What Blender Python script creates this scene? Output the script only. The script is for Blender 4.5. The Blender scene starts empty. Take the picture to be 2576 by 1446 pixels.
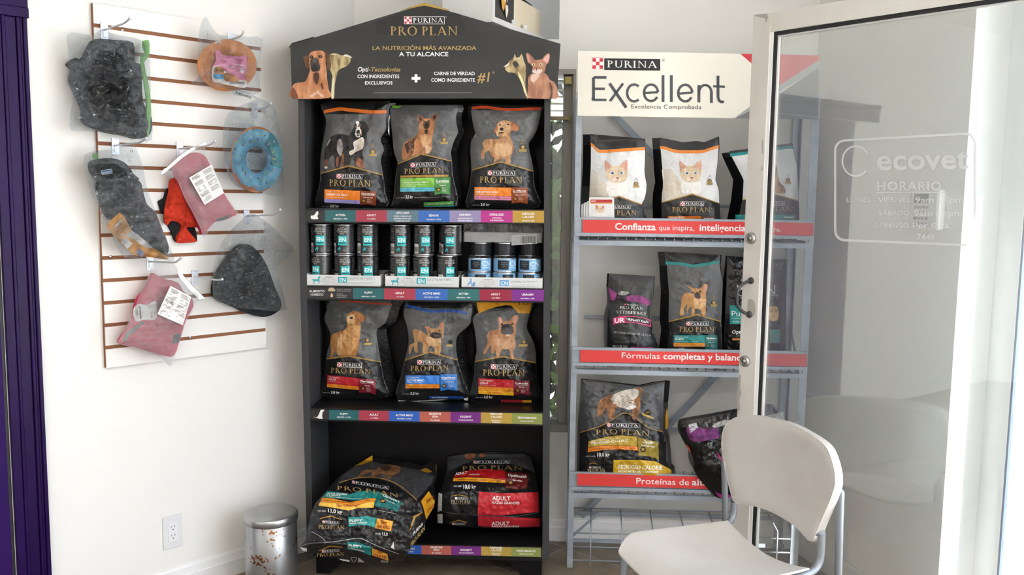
import bpy, bmesh, math, random
import numpy as np
from mathutils import Vector, Matrix
from mathutils.geometry import tessellate_polygon
rnd = random.Random(7)
R = math.radians
sc = bpy.context.scene
C = sc.collection
# ---------------------------------------------------------------- camera (metres; camera stands 1.45 m above the tiles)
F, PITCH, ROLL, EYE = 2186.0, R(6.08), 0.013, np.array([0, 0, 1.45])
_r = np.array([1.0, 0, 0]); _u = np.array([0, math.sin(PITCH), math.cos(PITCH)])
FWD = np.array([0, math.cos(PITCH), -math.sin(PITCH)])
RGT = _r*math.cos(ROLL) + _u*math.sin(ROLL)
UPV = _u*math.cos(ROLL) - _r*math.sin(ROLL)
cd = bpy.data.cameras.new('camera'); cam = bpy.data.objects.new('camera', cd); C.objects.link(cam)
cam.matrix_world = Matrix(((RGT[0], UPV[0], -FWD[0], 0), (RGT[1], UPV[1], -FWD[1], 0), (RGT[2], UPV[2], -FWD[2], 1.45), (0, 0, 0, 1)))
cd.sensor_width = 36; cd.lens = 36*F/2576; cd.clip_start = .02; cd.clip_end = 200
sc.camera = cam
# ---------------------------------------------------------------- world, sun, exposure
sc.view_settings.view_transform = 'Standard'; sc.view_settings.look = 'None'; sc.view_settings.gamma = 1
sc.view_settings.use_curve_mapping = False
sc.view_settings.exposure = 0.95
w = bpy.data.worlds.new('sky'); sc.world = w; w.use_nodes = True
nt = w.node_tree; bg = nt.nodes['Background']
tc = nt.nodes.new('ShaderNodeTexCoord'); sep = nt.nodes.new('ShaderNodeSeparateXYZ'); cr = nt.nodes.new('ShaderNodeValToRGB')
nt.links.new(tc.outputs['Generated'], sep.inputs[0]); nt.links.new(sep.outputs['Z'], cr.inputs[0])
cr.color_ramp.elements[0].position = 0.0; cr.color_ramp.elements[0].color = (.86, .92, 1, 1)
cr.color_ramp.elements[1].position = 0.6; cr.color_ramp.elements[1].color = (.70, .82, 1, 1)
nt.links.new(cr.outputs[0], bg.inputs[0]); bg.inputs[1].default_value = 4.0
def lamp(name, kind, loc, rot, energy, color, **kw):
    l = bpy.data.lights.new(name, kind); l.energy = energy; l.color = color
    for k, v in kw.items(): setattr(l, k, v)
    o = bpy.data.objects.new(name, l); C.objects.link(o); o.location = loc; o.rotation_euler = rot; return o
sd = Vector((-.3, .6, -.74)).normalized()
lamp('sun', 'SUN', (4, -4, 8), sd.to_track_quat('-Z', 'Y').to_euler(), 24.0, (1, .97, .92), angle=R(1))
lamp('ceiling_fill_light', 'AREA', (-.5, -.6, 2.55), (0, 0, 0), 26, (1, .93, .84), shape='RECTANGLE', size=1.2, size_y=.6)  # unseen fill lamp, added to brighten the room
# ---------------------------------------------------------------- helpers: rays and planes
def rays(x, y):
    x = np.asarray(x, float); y = np.asarray(y, float)
    return FWD[None]+RGT[None]*((x-1288)/F)[:, None]-UPV[None]*((y-723)/F)[:, None]
def on(x, y, P0, N):
    d = rays([x], [y])[0]; return Vector(EYE+d*(((np.array(P0)-EYE)@N)/(d@N)))
def atz(x, y, z=0.): 
    d = rays([x], [y])[0]; return Vector(EYE+d*((z-1.45)/d[2]))
def atY(x, y, Y):
    d = rays([x], [y])[0]; return Vector(EYE+d*(Y/d[1]))
# ---------------------------------------------------------------- helpers: materials
MATS = {}
def lin(h):
    h = h.lstrip('#'); v = [int(h[i:i+2], 16)/255 for i in (0, 2, 4)]
    return tuple(c/12.92 if c <= .04045 else ((c+.055)/1.055)**2.4 for c in v)+(1,)
def mat(name, col=None, rough=.5, metal=0., spec=.5, noise=None, bump=None, coat=0):
    """noise=(colour2, scale(x,y,z), contrast lo, hi); bump=(scale,strength)"""
    if name in MATS: return MATS[name]
    m = bpy.data.materials.new(name); m.use_nodes = True; MATS[name] = m
    nt = m.node_tree; b = nt.nodes['Principled BSDF']
    b.inputs['Base Color'].default_value = lin(col or '#808080')
    b.inputs['Roughness'].default_value = rough; b.inputs['Metallic'].default_value = metal
    b.inputs['Specular IOR Level'].default_value = spec
    if coat: b.inputs['Coat Weight'].default_value = coat; b.inputs['Coat Roughness'].default_value = .15
    tc = nt.nodes.new('ShaderNodeTexCoord')
    if noise:
        c2, s, lo, hi = noise
        mp = nt.nodes.new('ShaderNodeMapping'); mp.inputs['Scale'].default_value = s
        nz = nt.nodes.new('ShaderNodeTexNoise'); nz.inputs['Scale'].default_value = 1; nz.inputs['Detail'].default_value = 5
        rp = nt.nodes.new('ShaderNodeValToRGB')
        rp.color_ramp.elements[0].position = lo; rp.color_ramp.elements[0].color = lin(col)
        rp.color_ramp.elements[1].position = hi; rp.color_ramp.elements[1].color = lin(c2)
        nt.links.new(tc.outputs['Object'], mp.inputs[0]); nt.links.new(mp.outputs[0], nz.inputs[0])
        nt.links.new(nz.outputs[0], rp.inputs[0]); nt.links.new(rp.outputs[0], b.inputs['Base Color'])
    if bump:
        nz = nt.nodes.new('ShaderNodeTexNoise'); nz.inputs['Scale'].default_value = bump[0]; nz.inputs['Detail'].default_value = 4
        bp = nt.nodes.new('ShaderNodeBump'); bp.inputs['Strength'].default_value = bump[1]; bp.inputs['Distance'].default_value = .002
        nt.links.new(tc.outputs['Object'], nz.inputs[0]); nt.links.new(nz.outputs[0], bp.inputs['Height']); nt.links.new(bp.outputs[0], b.inputs['Normal'])
    return m
def ink(h, rough=.38, spec=.4): return mat('ink_'+h.lstrip('#')+('' if rough == .38 else '_%d' % (rough*100)), h, rough, spec=spec)
def _soft(h):
    v = [int(h[i:i+2], 16) for i in (1, 3, 5)]; l = sum(v)/765; f = .36*l
    return '#%02x%02x%02x' % tuple(int(c+(t-c)*f) for c, t in zip(v, (236, 214, 180)))
def fur(a, b2):
    a, b2 = _soft(a), _soft(b2)
    return mat('fur_'+a[1:]+b2[1:], a, .55, noise=(b2, (55, 55, 22), .38, .62), spec=.25)
def clear(name, haze, gloss, tint='#ffffff', rough=.12, hazecol='#ffffff', fres=1.0, bump=None):
    if name in MATS: return MATS[name]
    m = bpy.data.materials.new(name); m.use_nodes = True; MATS[name] = m; nt = m.node_tree; nt.nodes.clear()
    out = nt.nodes.new('ShaderNodeOutputMaterial'); tr = nt.nodes.new('ShaderNodeBsdfTransparent'); df = nt.nodes.new('ShaderNodeBsdfDiffuse')
    gl = nt.nodes.new('ShaderNodeBsdfGlossy'); m1 = nt.nodes.new('ShaderNodeMixShader'); m2 = nt.nodes.new('ShaderNodeMixShader')
    tr.inputs[0].default_value = lin(tint); df.inputs[0].default_value = lin(hazecol); gl.inputs['Roughness'].default_value = rough
    fr = nt.nodes.new('ShaderNodeFresnel'); fr.inputs[0].default_value = 1.45
    ad = nt.nodes.new('ShaderNodeMath'); ad.operation = 'MULTIPLY_ADD'; ad.inputs[1].default_value = fres; ad.inputs[2].default_value = gloss; ad.use_clamp = True
    m1.inputs[0].default_value = haze
    L = nt.links.new
    L(tr.outputs[0], m1.inputs[1]); L(df.outputs[0], m1.inputs[2]); L(fr.outputs[0], ad.inputs[0]); L(ad.outputs[0], m2.inputs[0])
    L(m1.outputs[0], m2.inputs[1]); L(gl.outputs[0], m2.inputs[2]); L(m2.outputs[0], out.inputs[0])
    if bump:
        tc = nt.nodes.new('ShaderNodeTexCoord'); nz = nt.nodes.new('ShaderNodeTexNoise'); nz.inputs['Scale'].default_value = bump[0]; nz.inputs['Detail'].default_value = 4; nz.inputs['Distortion'].default_value = 1.2
        bp = nt.nodes.new('ShaderNodeBump'); bp.inputs['Strength'].default_value = bump[1]; bp.inputs['Distance'].default_value = .01
        L(tc.outputs['Object'], nz.inputs[0]); L(nz.outputs[0], bp.inputs['Height']); L(bp.outputs[0], gl.inputs['Normal']); L(bp.outputs[0], fr.inputs['Normal'])
    return m
# ---------------------------------------------------------------- helpers: objects
def tag(o, label=None, cat=None, group=None, kind=None):
    if label: o['label'] = label
    if cat: o['category'] = cat
    if group: o['group'] = group
    if kind: o['kind'] = kind
    return o
def thing(name, label, cat, loc=(0, 0, 0), group=None, rz=0):
    o = bpy.data.objects.new(name, None); C.objects.link(o); o.location = loc; o.rotation_euler = (0, 0, rz); o.empty_display_size = .05
    return tag(o, label, cat, group)
def link(name, me, parent=None, local=False):
    """local=False: mesh is in world coordinates, even under a parent"""
    o = bpy.data.objects.new(name, me); C.objects.link(o)
    if parent:
        o.parent = parent
        if not local and parent.type != 'MESH':
            mw = Matrix.Translation(parent.location) @ parent.rotation_euler.to_matrix().to_4x4()
            p = parent.parent
            while p: mw = (Matrix.Translation(p.location) @ p.rotation_euler.to_matrix().to_4x4()) @ mw; p = p.parent
            o.matrix_parent_inverse = mw.inverted()
    return o
def mesh_obj(name, verts, faces, m, parent=None, local=False, smooth=False, mi=None, mats=None, bevel=0):
    me = bpy.data.meshes.new(name); me.from_pydata([tuple(v) for v in verts], [], faces)
    for mm in (mats or [m]): me.materials.append(mm)
    if mi: me.polygons.foreach_set('material_index', mi)
    bm = bmesh.new(); bm.from_mesh(me); bmesh.ops.recalc_face_normals(bm, faces=bm.faces); bm.to_mesh(me); bm.free()
    if smooth: me.shade_smooth()
    o = link(name, me, parent, local)
    if bevel:
        b = o.modifiers.new('bevel', 'BEVEL'); b.width = bevel; b.segments = 2; b.limit_method = 'ANGLE'
    return o
class MB:
    """collects boxes, tubes, lathes, prisms; build() links them as one mesh"""
    def __init__(s): s.v = []; s.f = []; s.mi = []; s.sm = []
    def add(s, vs, fs, mi=0, smooth=False):
        n = len(s.v); s.v += [Vector(v) for v in vs]; s.f += [[i+n for i in f] for f in fs]; s.mi += [mi]*len(fs); s.sm += [smooth]*len(fs)
    def box(s, a, b, mi=0):
        (x0, y0, z0), (x1, y1, z1) = a, b
        s.add([(x0, y0, z0), (x1, y0, z0), (x1, y1, z0), (x0, y1, z0), (x0, y0, z1), (x1, y0, z1), (x1, y1, z1), (x0, y1, z1)],
              [(0, 3, 2, 1), (4, 5, 6, 7), (0, 1, 5, 4), (1, 2, 6, 5), (2, 3, 7, 6), (3, 0, 4, 7)], mi)
    def hull8(s, a, b, mi=0):   # a: 4 pts loop, b: 4 pts loop behind
        s.prism(a, b, mi)
    def prism(s, a, b, mi=0):   # loops of equal length
        n = len(a)
        s.add(list(a)+list(b), [tuple(range(n)), tuple(range(2*n-1, n-1, -1))]+[(i, (i+1) % n, n+(i+1) % n, n+i) for i in range(n)], mi)
    def tube(s, pts, r, seg=8, mi=0, cap=True):
        pts = [Vector(p) for p in pts]; rings = []; prev = None
        for i, p in enumerate(pts):
            t = (pts[min(i+1, len(pts)-1)]-pts[max(i-1, 0)]).normalized()
            if prev is None: a = t.orthogonal().normalized()
            else: a = (prev-t*prev.dot(t)).normalized()
            prev = a; b = t.cross(a); rr = r[i] if isinstance(r, (list, tuple)) else r
            rings.append([p+a*rr*math.cos(k*2*math.pi/seg)+b*rr*math.sin(k*2*math.pi/seg) for k in range(seg)])
        vs = [v for ring in rings for v in ring]; fs = []
        for i in range(len(pts)-1):
            for k in range(seg): fs.append((i*seg+k, i*seg+(k+1) % seg, (i+1)*seg+(k+1) % seg, (i+1)*seg+k))
        if cap: fs += [tuple(range(seg)), tuple(range(len(vs)-1, len(vs)-seg-1, -1))]
        s.add(vs, fs, mi, True)
    def lathe(s, prof, seg=32, mi=0, c=(0, 0, 0)):
        n = len(prof); vs = [(c[0]+r*math.cos(k*2*math.pi/seg), c[1]+r*math.sin(k*2*math.pi/seg), c[2]+z) for k in range(seg) for r, z in prof]
        fs = [(k*n+i, ((k+1) % seg)*n+i, ((k+1) % seg)*n+i+1, k*n+i+1) for k in range(seg) for i in range(n-1)]
        s.add(vs, fs, mi, True)
    def build(s, name, mats, parent=None, local=False, bevel=0, M=None):
        if not isinstance(mats, (list, tuple)): mats = [mats]
        vs = [M @ v for v in s.v] if M else s.v
        me = bpy.data.meshes.new(name); me.from_pydata([tuple(v) for v in vs], [], s.f)
        for m in mats: me.materials.append(m)
        bm = bmesh.new(); bm.from_mesh(me)
        for f, mi, sm in zip(bm.faces, s.mi, s.sm): f.material_index = mi; f.smooth = sm
        bmesh.ops.recalc_face_normals(bm, faces=bm.faces); bmesh.ops.remove_doubles(bm, verts=bm.verts, dist=1e-6)
        bm.to_mesh(me); bm.free()
        o = link(name, me, parent, local)
        if bevel:
            b = o.modifiers.new('bevel', 'BEVEL'); b.width = bevel; b.segments = 2; b.limit_method = 'ANGLE'; b.angle_limit = R(50)
        return o
def arc_pts(pts, rad=.03, n=5):
    """round the corners of a polyline"""
    pts = [Vector(p) for p in pts]; out = [pts[0]]
    for i in range(1, len(pts)-1):
        a, p, b = pts[i-1], pts[i], pts[i+1]; r = min(rad, (a-p).length*.45, (b-p).length*.45)
        s, e = p+(a-p).normalized()*r, p+(b-p).normalized()*r
        for k in range(n+1):
            t = k/n; out.append(s*(1-t)**2+p*2*t*(1-t)+e*t*t)
    return out+[pts[-1]]
def copy_tree(o, parent=None):
    c = o.copy(); C.objects.link(c); c.parent = parent
    if parent: c.matrix_parent_inverse = o.matrix_parent_inverse.copy()
    for ch in list(o.children): copy_tree(ch, c)
    return c
# ---------------------------------------------------------------- helpers: smooth outlines, noise
def smooth(pts, n=4, closed=True):
    out = []; N = len(pts)
    for i in range(N if closed else N-1):
        p0, p1, p2, p3 = [pts[(i+k) % N] if closed else pts[min(max(i+k, 0), N-1)] for k in (-1, 0, 1, 2)]
        for k in range(n):
            t = k/n
            out.append(tuple(.5*((2*p1[a])+(-p0[a]+p2[a])*t+(2*p0[a]-5*p1[a]+4*p2[a]-p3[a])*t*t+(-p0[a]+3*p1[a]-3*p2[a]+p3[a])*t**3) for a in (0, 1)))
    if not closed: out.append(tuple(pts[-1]))
    return out
def K(s, x0, y0): return lambda pts: [(x0+p[0]/s, y0+p[1]/s) for p in pts]
_T = np.random.RandomState(5).rand(64, 64)
def vnoise(x, y):
    xi = np.floor(x).astype(int); yi = np.floor(y).astype(int); fx = x-xi; fy = y-yi
    fx = fx*fx*(3-2*fx); fy = fy*fy*(3-2*fy)
    g = lambda a, b: _T[a % 64, b % 64]
    return (g(xi, yi)*(1-fx)+g(xi+1, yi)*fx)*(1-fy)+(g(xi, yi+1)*(1-fx)+g(xi+1, yi+1)*fx)*fy-.5
def wrinkle(x, y, s, seed=0, ridged=False):
    a = vnoise(x/s+seed*7.3, y/s+seed*3.1)+.5*vnoise(x/s*2.1+5, y/s*2.1+seed)+.25*vnoise(x/s*4.3+9, y/s*4.1+seed*2)
    return (.35-np.abs(a)*1.4) if ridged else a
def pdist(x, y, poly):
    P = np.array(poly); Q = np.roll(P, -1, 0); best = np.full(len(x), 1e9)
    for (ax, ay), (bx, by) in zip(P, Q):
        dx, dy = bx-ax, by-ay; L = dx*dx+dy*dy+1e-9; t = np.clip(((x-ax)*dx+(y-ay)*dy)/L, 0, 1)
        best = np.minimum(best, (x-ax-t*dx)**2+(y-ay-t*dy)**2)
    return np.sqrt(best)
# ---------------------------------------------------------------- helpers: letters
GL = {}
CH = "ABCDEFGHIJKLMNOPQRSTUVWXYZabcdefghijklmnopqrstuvwxyz0123456789.,:-+#%/&'ÑÁÉÍÓÚñáéíóú®*"
def make_glyphs():
    tmp = []
    def T(body, bold):
        c = bpy.data.curves.new('t', 'FONT'); c.body = body; c.size = 1; c.resolution_u = 3; c.offset = .018 if bold else 0.0
        o = bpy.data.objects.new('t', c); C.objects.link(o); tmp.append(o); return o
    items = []; bar = T('II', False)
    for ch in CH:
        for b in (False, True): items.append((ch, b, T(ch, b), T('I'+ch+'I', False) if not b else None))
    bpy.context.view_layer.update(); dg = bpy.context.evaluated_depsgraph_get()
    def ext(o): bb = o.evaluated_get(dg).bound_box; return max(v[0] for v in bb)-min(v[0] for v in bb)
    wb = ext(bar); adv = {}
    for ch, b, o, o2 in items:
        if o2: adv[ch] = ext(o2)-wb
        me = o.evaluated_get(dg).to_mesh()
        vs = [(v.co.x, v.co.y) for v in me.vertices]; fs = [tuple(p.vertices) for p in me.polygons]
        GL[(ch, b)] = (vs, fs, adv[ch]); o.evaluated_get(dg).to_mesh_clear()
    for o in tmp:
        c = o.data; bpy.data.objects.remove(o); bpy.data.curves.remove(c)
make_glyphs()
CAPH = .727
def letters(s, x, y, cap, bold=False, w=None, anchor='l', slope=0., shear=0., track=0.):
    """s in capitals of height cap with its baseline at x,y; w stretches it; anchor l c r"""
    k = cap/CAPH; out = []; cx = 0
    for ch in s:
        if ch == ' ': cx += .28+track; continue
        vs, fs, a = GL.get((ch, bold)) or GL[('-', bold)]
        out.append([[((cx+vs[i][0]), vs[i][1]) for i in f] for f in fs]); cx += a+track
    wd = cx*k; sx = (w/wd) if w else 1.; wd *= sx
    ox = x-(wd if anchor == 'r' else wd/2 if anchor == 'c' else 0)
    res = []
    for g in out:
        for f in g:
            res.append([(ox+(px*k*sx)+shear*py*k, y-py*k+slope*((ox+px*k*sx)-x)) for px, py in f])
    return res
def _serif():
    G = {}
    def rect(x0, x1, y0, y1): return [(x0, y0), (x1, y0), (x1, y1), (x0, y1)]
    def stem(x, t=.15, b=0, tp=1, sb=True, st=True):
        r = [rect(x, x+t, b, tp)]
        if sb: r.append([(x-.08, b), (x+t+.08, b), (x+t+.08, b+.035), (x+t, b+.07), (x, b+.07), (x-.08, b+.035)])
        if st: r.append([(x-.08, tp), (x-.08, tp-.035), (x, tp-.07), (x+t, tp-.07), (x+t+.08, tp-.035), (x+t+.08, tp)])
        return r
    def ring(cx, cy, rx, ry, tx, ty, a0=0, a1=360, n=24):
        out = []
        for i in range(n):
            a, b = R(a0+(a1-a0)*i/n), R(a0+(a1-a0)*(i+1)/n)
            out.append([(cx+rx*math.cos(a), cy+ry*math.sin(a)), (cx+rx*math.cos(b), cy+ry*math.sin(b)),
                        (cx+(rx-tx)*math.cos(b), cy+(ry-ty)*math.sin(b)), (cx+(rx-tx)*math.cos(a), cy+(ry-ty)*math.sin(a))])
        return out
    def bar(x0, y0, x1, y1, t): 
        return [(x0-t/2, y0), (x0+t/2, y0), (x1+t/2, y1), (x1-t/2, y1)]
    foot = lambda x, y=0, w=.13: rect(x-w, x+w, y, y+.04)
    head = lambda x, w=.13: rect(x-w, x+w, .96, 1)
    G['I'] = (stem(.1), .38)
    G['P'] = (stem(.1)+ring(.25, .73, .33, .27, .13, .06, -90, 90, 14)+[rect(.2, .26, .94, 1), rect(.2, .26, .46, .52)], .66)
    G['R'] = (stem(.1)+ring(.25, .74, .31, .26, .13, .06, -90, 90, 14)+[rect(.2, .26, .94, 1), rect(.2, .26, .48, .54), [(.33, .5), (.48, .5), (.86, .03), (.86, 0), (.66, 0)]], .84)
    G['O'] = (ring(.5, .5, .46, .52, .14, .07, 0, 360, 28), 1.0)
    G['L'] = (stem(.1)+[rect(.2, .6, 0, .06), [(.54, 0), (.62, 0), (.64, .22), (.60, .22)]], .68)
    G['A'] = ([bar(.12, 0, .46, 1, .07), [(.40, 1), (.52, 1), (.92, 0), (.74, 0)], rect(.24, .7, .33, .385), foot(.12), foot(.83)], .96)
    G['N'] = ([bar(.17, 0, .17, 1, .07), bar(.83, 0, .83, 1, .07), [(.08, 1), (.24, 1), (.87, 0), (.80, 0)], foot(.17), head(.12, .1), head(.83)], 1.0)
    G['U'] = ([rect(.12, .27, .3, 1), rect(.72, .79, .3, 1), head(.2), head(.76)]+ring(.455, .32, .335, .34, .13, .07, 180, 360, 14), .92)
    G['V'] = ([[(.06, 1), (.24, 1), (.53, 0), (.45, 0)], bar(.49, 0, .78, 1, .07), head(.15), head(.78)], .9)
    G['E'] = (stem(.1)+[rect(.2, .56, 0, .06), rect(.2, .56, .94, 1), rect(.2, .46, .48, .54), rect(.53, .58, 0, .18), rect(.52, .57, .82, 1), rect(.44, .48, .4, .62)], .66)
    G['T'] = (stem(.32, .15, 0, 1, True, False)+[rect(.03, .76, .94, 1), rect(.01, .06, .78, 1), rect(.73, .78, .78, 1)], .8)
    G['Y'] = ([rect(.38, .53, 0, .46), [(.03, 1), (.2, 1), (.53, .44), (.40, .44)], bar(.48, .44, .8, 1, .07), foot(.455), head(.12), head(.8)], .88)
    G['D'] = (stem(.1)+ring(.3, .5, .5, .5, .14, .06, -90, 90, 18)+[rect(.2, .32, 0, .06), rect(.2, .32, .94, 1)], .88)
    G['S'] = (ring(.34, .74, .25, .26, .1, .07, 20, 270, 14)+ring(.34, .26, .28, .27, .1, .07, -160, 90, 14), .7)
    G['X'] = (G['V'][0][:0]+[[(.05, 1), (.23, 1), (.87, 0), (.69, 0)], bar(.12, 0, .78, 1, .07)], .9)
    return G
SG = _serif()
def serif(s, x0, y0, x1, y1, slope=0., arch=0.):
    """serif capitals filling the box; slope tilts, arch bows them up"""
    tot = sum(.34 if ch == ' ' else SG[ch][1]+.08 for ch in s); k = (x1-x0)/tot; h = y1-y0; res = []; cx = 0
    for ch in s:
        if ch == ' ': cx += .34; continue
        for poly in SG[ch][0]:
            pts = []
            for px, py in poly:
                X = x0+(cx+px)*k; t = (X-x0)/(x1-x0)*2-1
                pts.append((X, y1-py*h+slope*(X-x0)+arch*t*t))
            res.append(pts)
        cx += SG[ch][1]+.08
    return res
# ---------------------------------------------------------------- helpers: printed sheets
def _clipax(poly, ax, v, keep_less):
    out = []; n = len(poly)
    for i in range(n):
        a, b = poly[i], poly[(i+1) % n]; ia = (a[ax] <= v) if keep_less else (a[ax] >= v); ib = (b[ax] <= v) if keep_less else (b[ax] >= v)
        if ia: out.append(a)
        if ia != ib:
            t = (v-a[ax])/(b[ax]-a[ax]); out.append((a[0]+(b[0]-a[0])*t, a[1]+(b[1]-a[1])*t))
    return out
def _slice(poly, g):
    res = []
    x0 = min(p[0] for p in poly); x1 = max(p[0] for p in poly)
    k0 = math.floor(x0/g); k1 = math.ceil(x1/g)
    for k in range(k0, k1):
        c = poly
        if k > k0: c = _clipax(c, 0, k*g, False)
        if k < k1-1 and c: c = _clipax(c, 0, (k+1)*g, True)
        if len(c) < 3: continue
        y0 = min(p[1] for p in c); y1 = max(p[1] for p in c); j0 = math.floor(y0/g); j1 = math.ceil(y1/g)
        for j in range(j0, j1):
            d = c
            if j > j0: d = _clipax(d, 1, j*g, False)
            if j < j1-1 and d: d = _clipax(d, 1, (j+1)*g, True)
            if len(d) >= 3: res.append(d)
    return res
def _area(p): return .5*sum(p[i][0]*p[(i+1) % len(p)][1]-p[(i+1) % len(p)][0]*p[i][1] for i in range(len(p)))
class Sheet:
    """flat artwork laid over a real surface; P0,N: the surface's base plane (N towards the room), hf: height of the surface over it"""
    def __init__(s, P0=None, N=None, hf=None, grid=0, eps=.0006, fn=None, clip=None):
        s.P0 = None if P0 is None else np.array(P0, float); s.N = None if N is None else np.array(N, float); s.hf = hf; s.g = grid; s.eps = eps; s.fn = fn
        s.V = []; s.L = []; s.key = {}; s.F = []; s.M = []; s.mats = []; s.dup = set()
    def map(s, x, y, lay):
        x = np.asarray(x, float); y = np.asarray(y, float); lay = np.asarray(lay, float)
        if s.fn: return s.fn(x, y, lay*s.eps)
        h = (np.minimum(lay, 1)*.0012+lay*.00045+s.hf(x, y)) if s.hf else lay*s.eps
        d = rays(x, y); return EYE+d*((((s.P0-EYE)@s.N)+h)/(d@s.N))[:, None]
    def _vi(s, p, lay):
        k = (round(p[0], 3), round(p[1], 3), lay)
        if k not in s.key: s.key[k] = len(s.V); s.V.append((p[0], p[1])); s.L.append(lay)
        return s.key[k]
    def raw(s, polys, m, lay=1):
        if m not in s.mats: s.mats.append(m)
        mi = s.mats.index(m)
        for p in polys:
            if s.g and (max(q[0] for q in p)-min(q[0] for q in p) > s.g*1.2 or max(q[1] for q in p)-min(q[1] for q in p) > s.g*1.2): ps = _slice(p, s.g)
            else: ps = [p]
            for q in ps:
                ids = []
                for v in q:
                    i = s._vi(v, lay)
                    if not ids or (ids[-1] != i and ids[0] != i): ids.append(i)
                if len(set(ids)) != len(ids) or len(ids) < 3: continue
                fk = (tuple(sorted(ids)))
                if fk in s.dup: continue
                s.dup.add(fk)
                if _area(q) > 0: ids = ids[::-1]
                s.F.append(ids); s.M.append(mi)
        return s
    def poly(s, pts, m, lay=1):
        if isinstance(m, str): m = ink(m)
        tris = tessellate_polygon([[Vector((p[0], p[1], 0)) for p in pts]])
        return s.raw([[pts[i] for i in t] for t in tris], m, lay)
    def blob(s, pts, m, lay=1, n=4): return s.poly(smooth(pts, n), m, lay)
    def text(s, st, x, y, cap, col='#f2f0ee', lay=3, **kw): return s.raw(letters(st, x, y, cap, **kw), ink(col) if isinstance(col, str) else col, lay)
    def serif(s, st, box, col, lay=3, **kw): return s.raw(serif(st, *box, **kw), ink(col) if isinstance(col, str) else col, lay)
    def quad(s, x0, y0, x1, y1, m, lay=1, sl=0.): return s.poly([(x0, y0), (x1, y0+sl*(x1-x0)), (x1, y1+sl*(x1-x0)), (x0, y1)], m, lay)
    def build(s, name, parent=None, local=False, back=None, side=None, flipback=False):
        """back: outline (px) list + depth fn → closes the shape behind"""
        x = np.array([v[0] for v in s.V]); y = np.array([v[1] for v in s.V]); L = np.array(s.L)
        P = s.map(x, y, L); e = .8
        A = s.map(x+e, y, L)-s.map(x-e, y, L); B = s.map(x, y+e, L)-s.map(x, y-e, L); Nn = np.cross(B, A)
        Nn /= (np.linalg.norm(Nn, axis=1)[:, None]+1e-12)
        V = [tuple(p) for p in P]; Fc = list(s.F); M = list(s.M); nn = [tuple(q) for q in Nn]; mats = list(s.mats)
        nf = len(Fc)
        if back:
            outline, loops, bm_ = back          # loops: list of fn(outline pts)->3D list, successive rings going back
            if bm_ not in mats: mats.append(bm_)
            mi = mats.index(bm_); ring0 = len(V); V += [tuple(p) for p in s.map([p[0] for p in outline], [p[1] for p in outline], [0]*len(outline))]
            n = len(outline); rings = [ring0]
            for lp in loops:
                rings.append(len(V)); V += [tuple(p) for p in lp]
            for a, b in zip(rings[:-1], rings[1:]):
                for i in range(n): Fc.append([a+i, a+(i+1) % n, b+(i+1) % n, b+i]); M.append(mi)
            tris = tessellate_polygon([[Vector((p[0], p[1], 0)) for p in outline]])
            for t in tris: Fc.append([rings[-1]+i for i in t]); M.append(mi)
        me = bpy.data.meshes.new(name); me.from_pydata(V, [], Fc)
        for m in mats: me.materials.append(m)
        me.polygons.foreach_set('material_index', M)
        me.polygons.foreach_set('use_smooth', [True]*nf+[False]*(len(Fc)-nf))
        me.update()
        # use the surface's own normals on the printed front, face normals elsewhere
        ln = [None]*len(me.loops)
        for pi, p in enumerate(me.polygons):
            for li in p.loop_indices:
                vi = me.loops[li].vertex_index
                ln[li] = nn[vi] if pi < nf else tuple(p.normal)
        me.normals_split_custom_set(ln)
        return link(name, me, parent, local)
CHECK_RED = '#c8283c'
def checker(S, x0, y0, x1, y1, lay=3, sl=0.):
    S.quad(x0, y0, x1, y1, '#f0ecea', lay, sl); m = (x1-x0)*.05; n = 3; dx = (x1-x0-2*m)/n; dy = (y1-y0-2*m)/n
    for i in range(n):
        for j in range(n):
            if (i+j) % 2 == 0:
                a = x0+m+i*dx; b = y0+m+j*dy+sl*(a-x0); S.quad(a, b, a+dx, b+dy, CHECK_RED, lay+1, sl)
def purina(S, x0, y0, x1, y1, lay=3, sl=0., fill=None, line='#e8e6e2', arch=0):
    h = y1-y0; cw = h*1.0; checker(S, x0, y0, x0+cw, y1, lay, sl)
    t = h*.06; a = x0+cw
    if fill: S.quad(a, y0+sl*cw, x1, y1+sl*cw, fill, lay, sl)
    else:
        S.quad(a, y0+sl*cw, x1, y0+t+sl*cw, line, lay, sl); S.quad(a, y1-t+sl*cw, x1, y1+sl*cw, line, lay, sl)
        S.quad(x1-t, y0+sl*(x1-x0), x1, y1+sl*(x1-x0), line, lay, sl)
    S.serif('PURINA', (a+h*.16, y0+h*.2+sl*cw, x1-h*.14, y1-h*.2+sl*cw), '#f4f2f0', lay+1, slope=sl)
    S.text('®', x1+h*.12, y0+h*.15+sl*(x1-x0), h*.16, '#d8d6d2', lay+1)
# ================================================================= THE ROOM
def st(o): return tag(o, kind='structure')
paint = mat('wall_paint', '#e9e7e3', .6, bump=(60, .12), spec=.3)
trimw = mat('trim_white', '#e6e6e6', .4)
LD = Vector((.69478, .71922, 0)); LN = Vector((.71922, -.69478, 0)); LA = Vector((-1.05857, 3.16744, 0))
BDIR = Vector((math.cos(R(3)), -math.sin(R(3)), 0)); BN = Vector((-math.sin(R(3)), -math.cos(R(3)), 0)); BA = Vector((.16886, 3.54897, 0))
KC = Vector((-.64861, 3.59181, 0))                       # corner of left and back wall
RD = Vector((-.2256, .9742, 0)); RN = Vector((-.9742, -.2256, 0)); RA = Vector((1.24, 3.28, 0))
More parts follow.
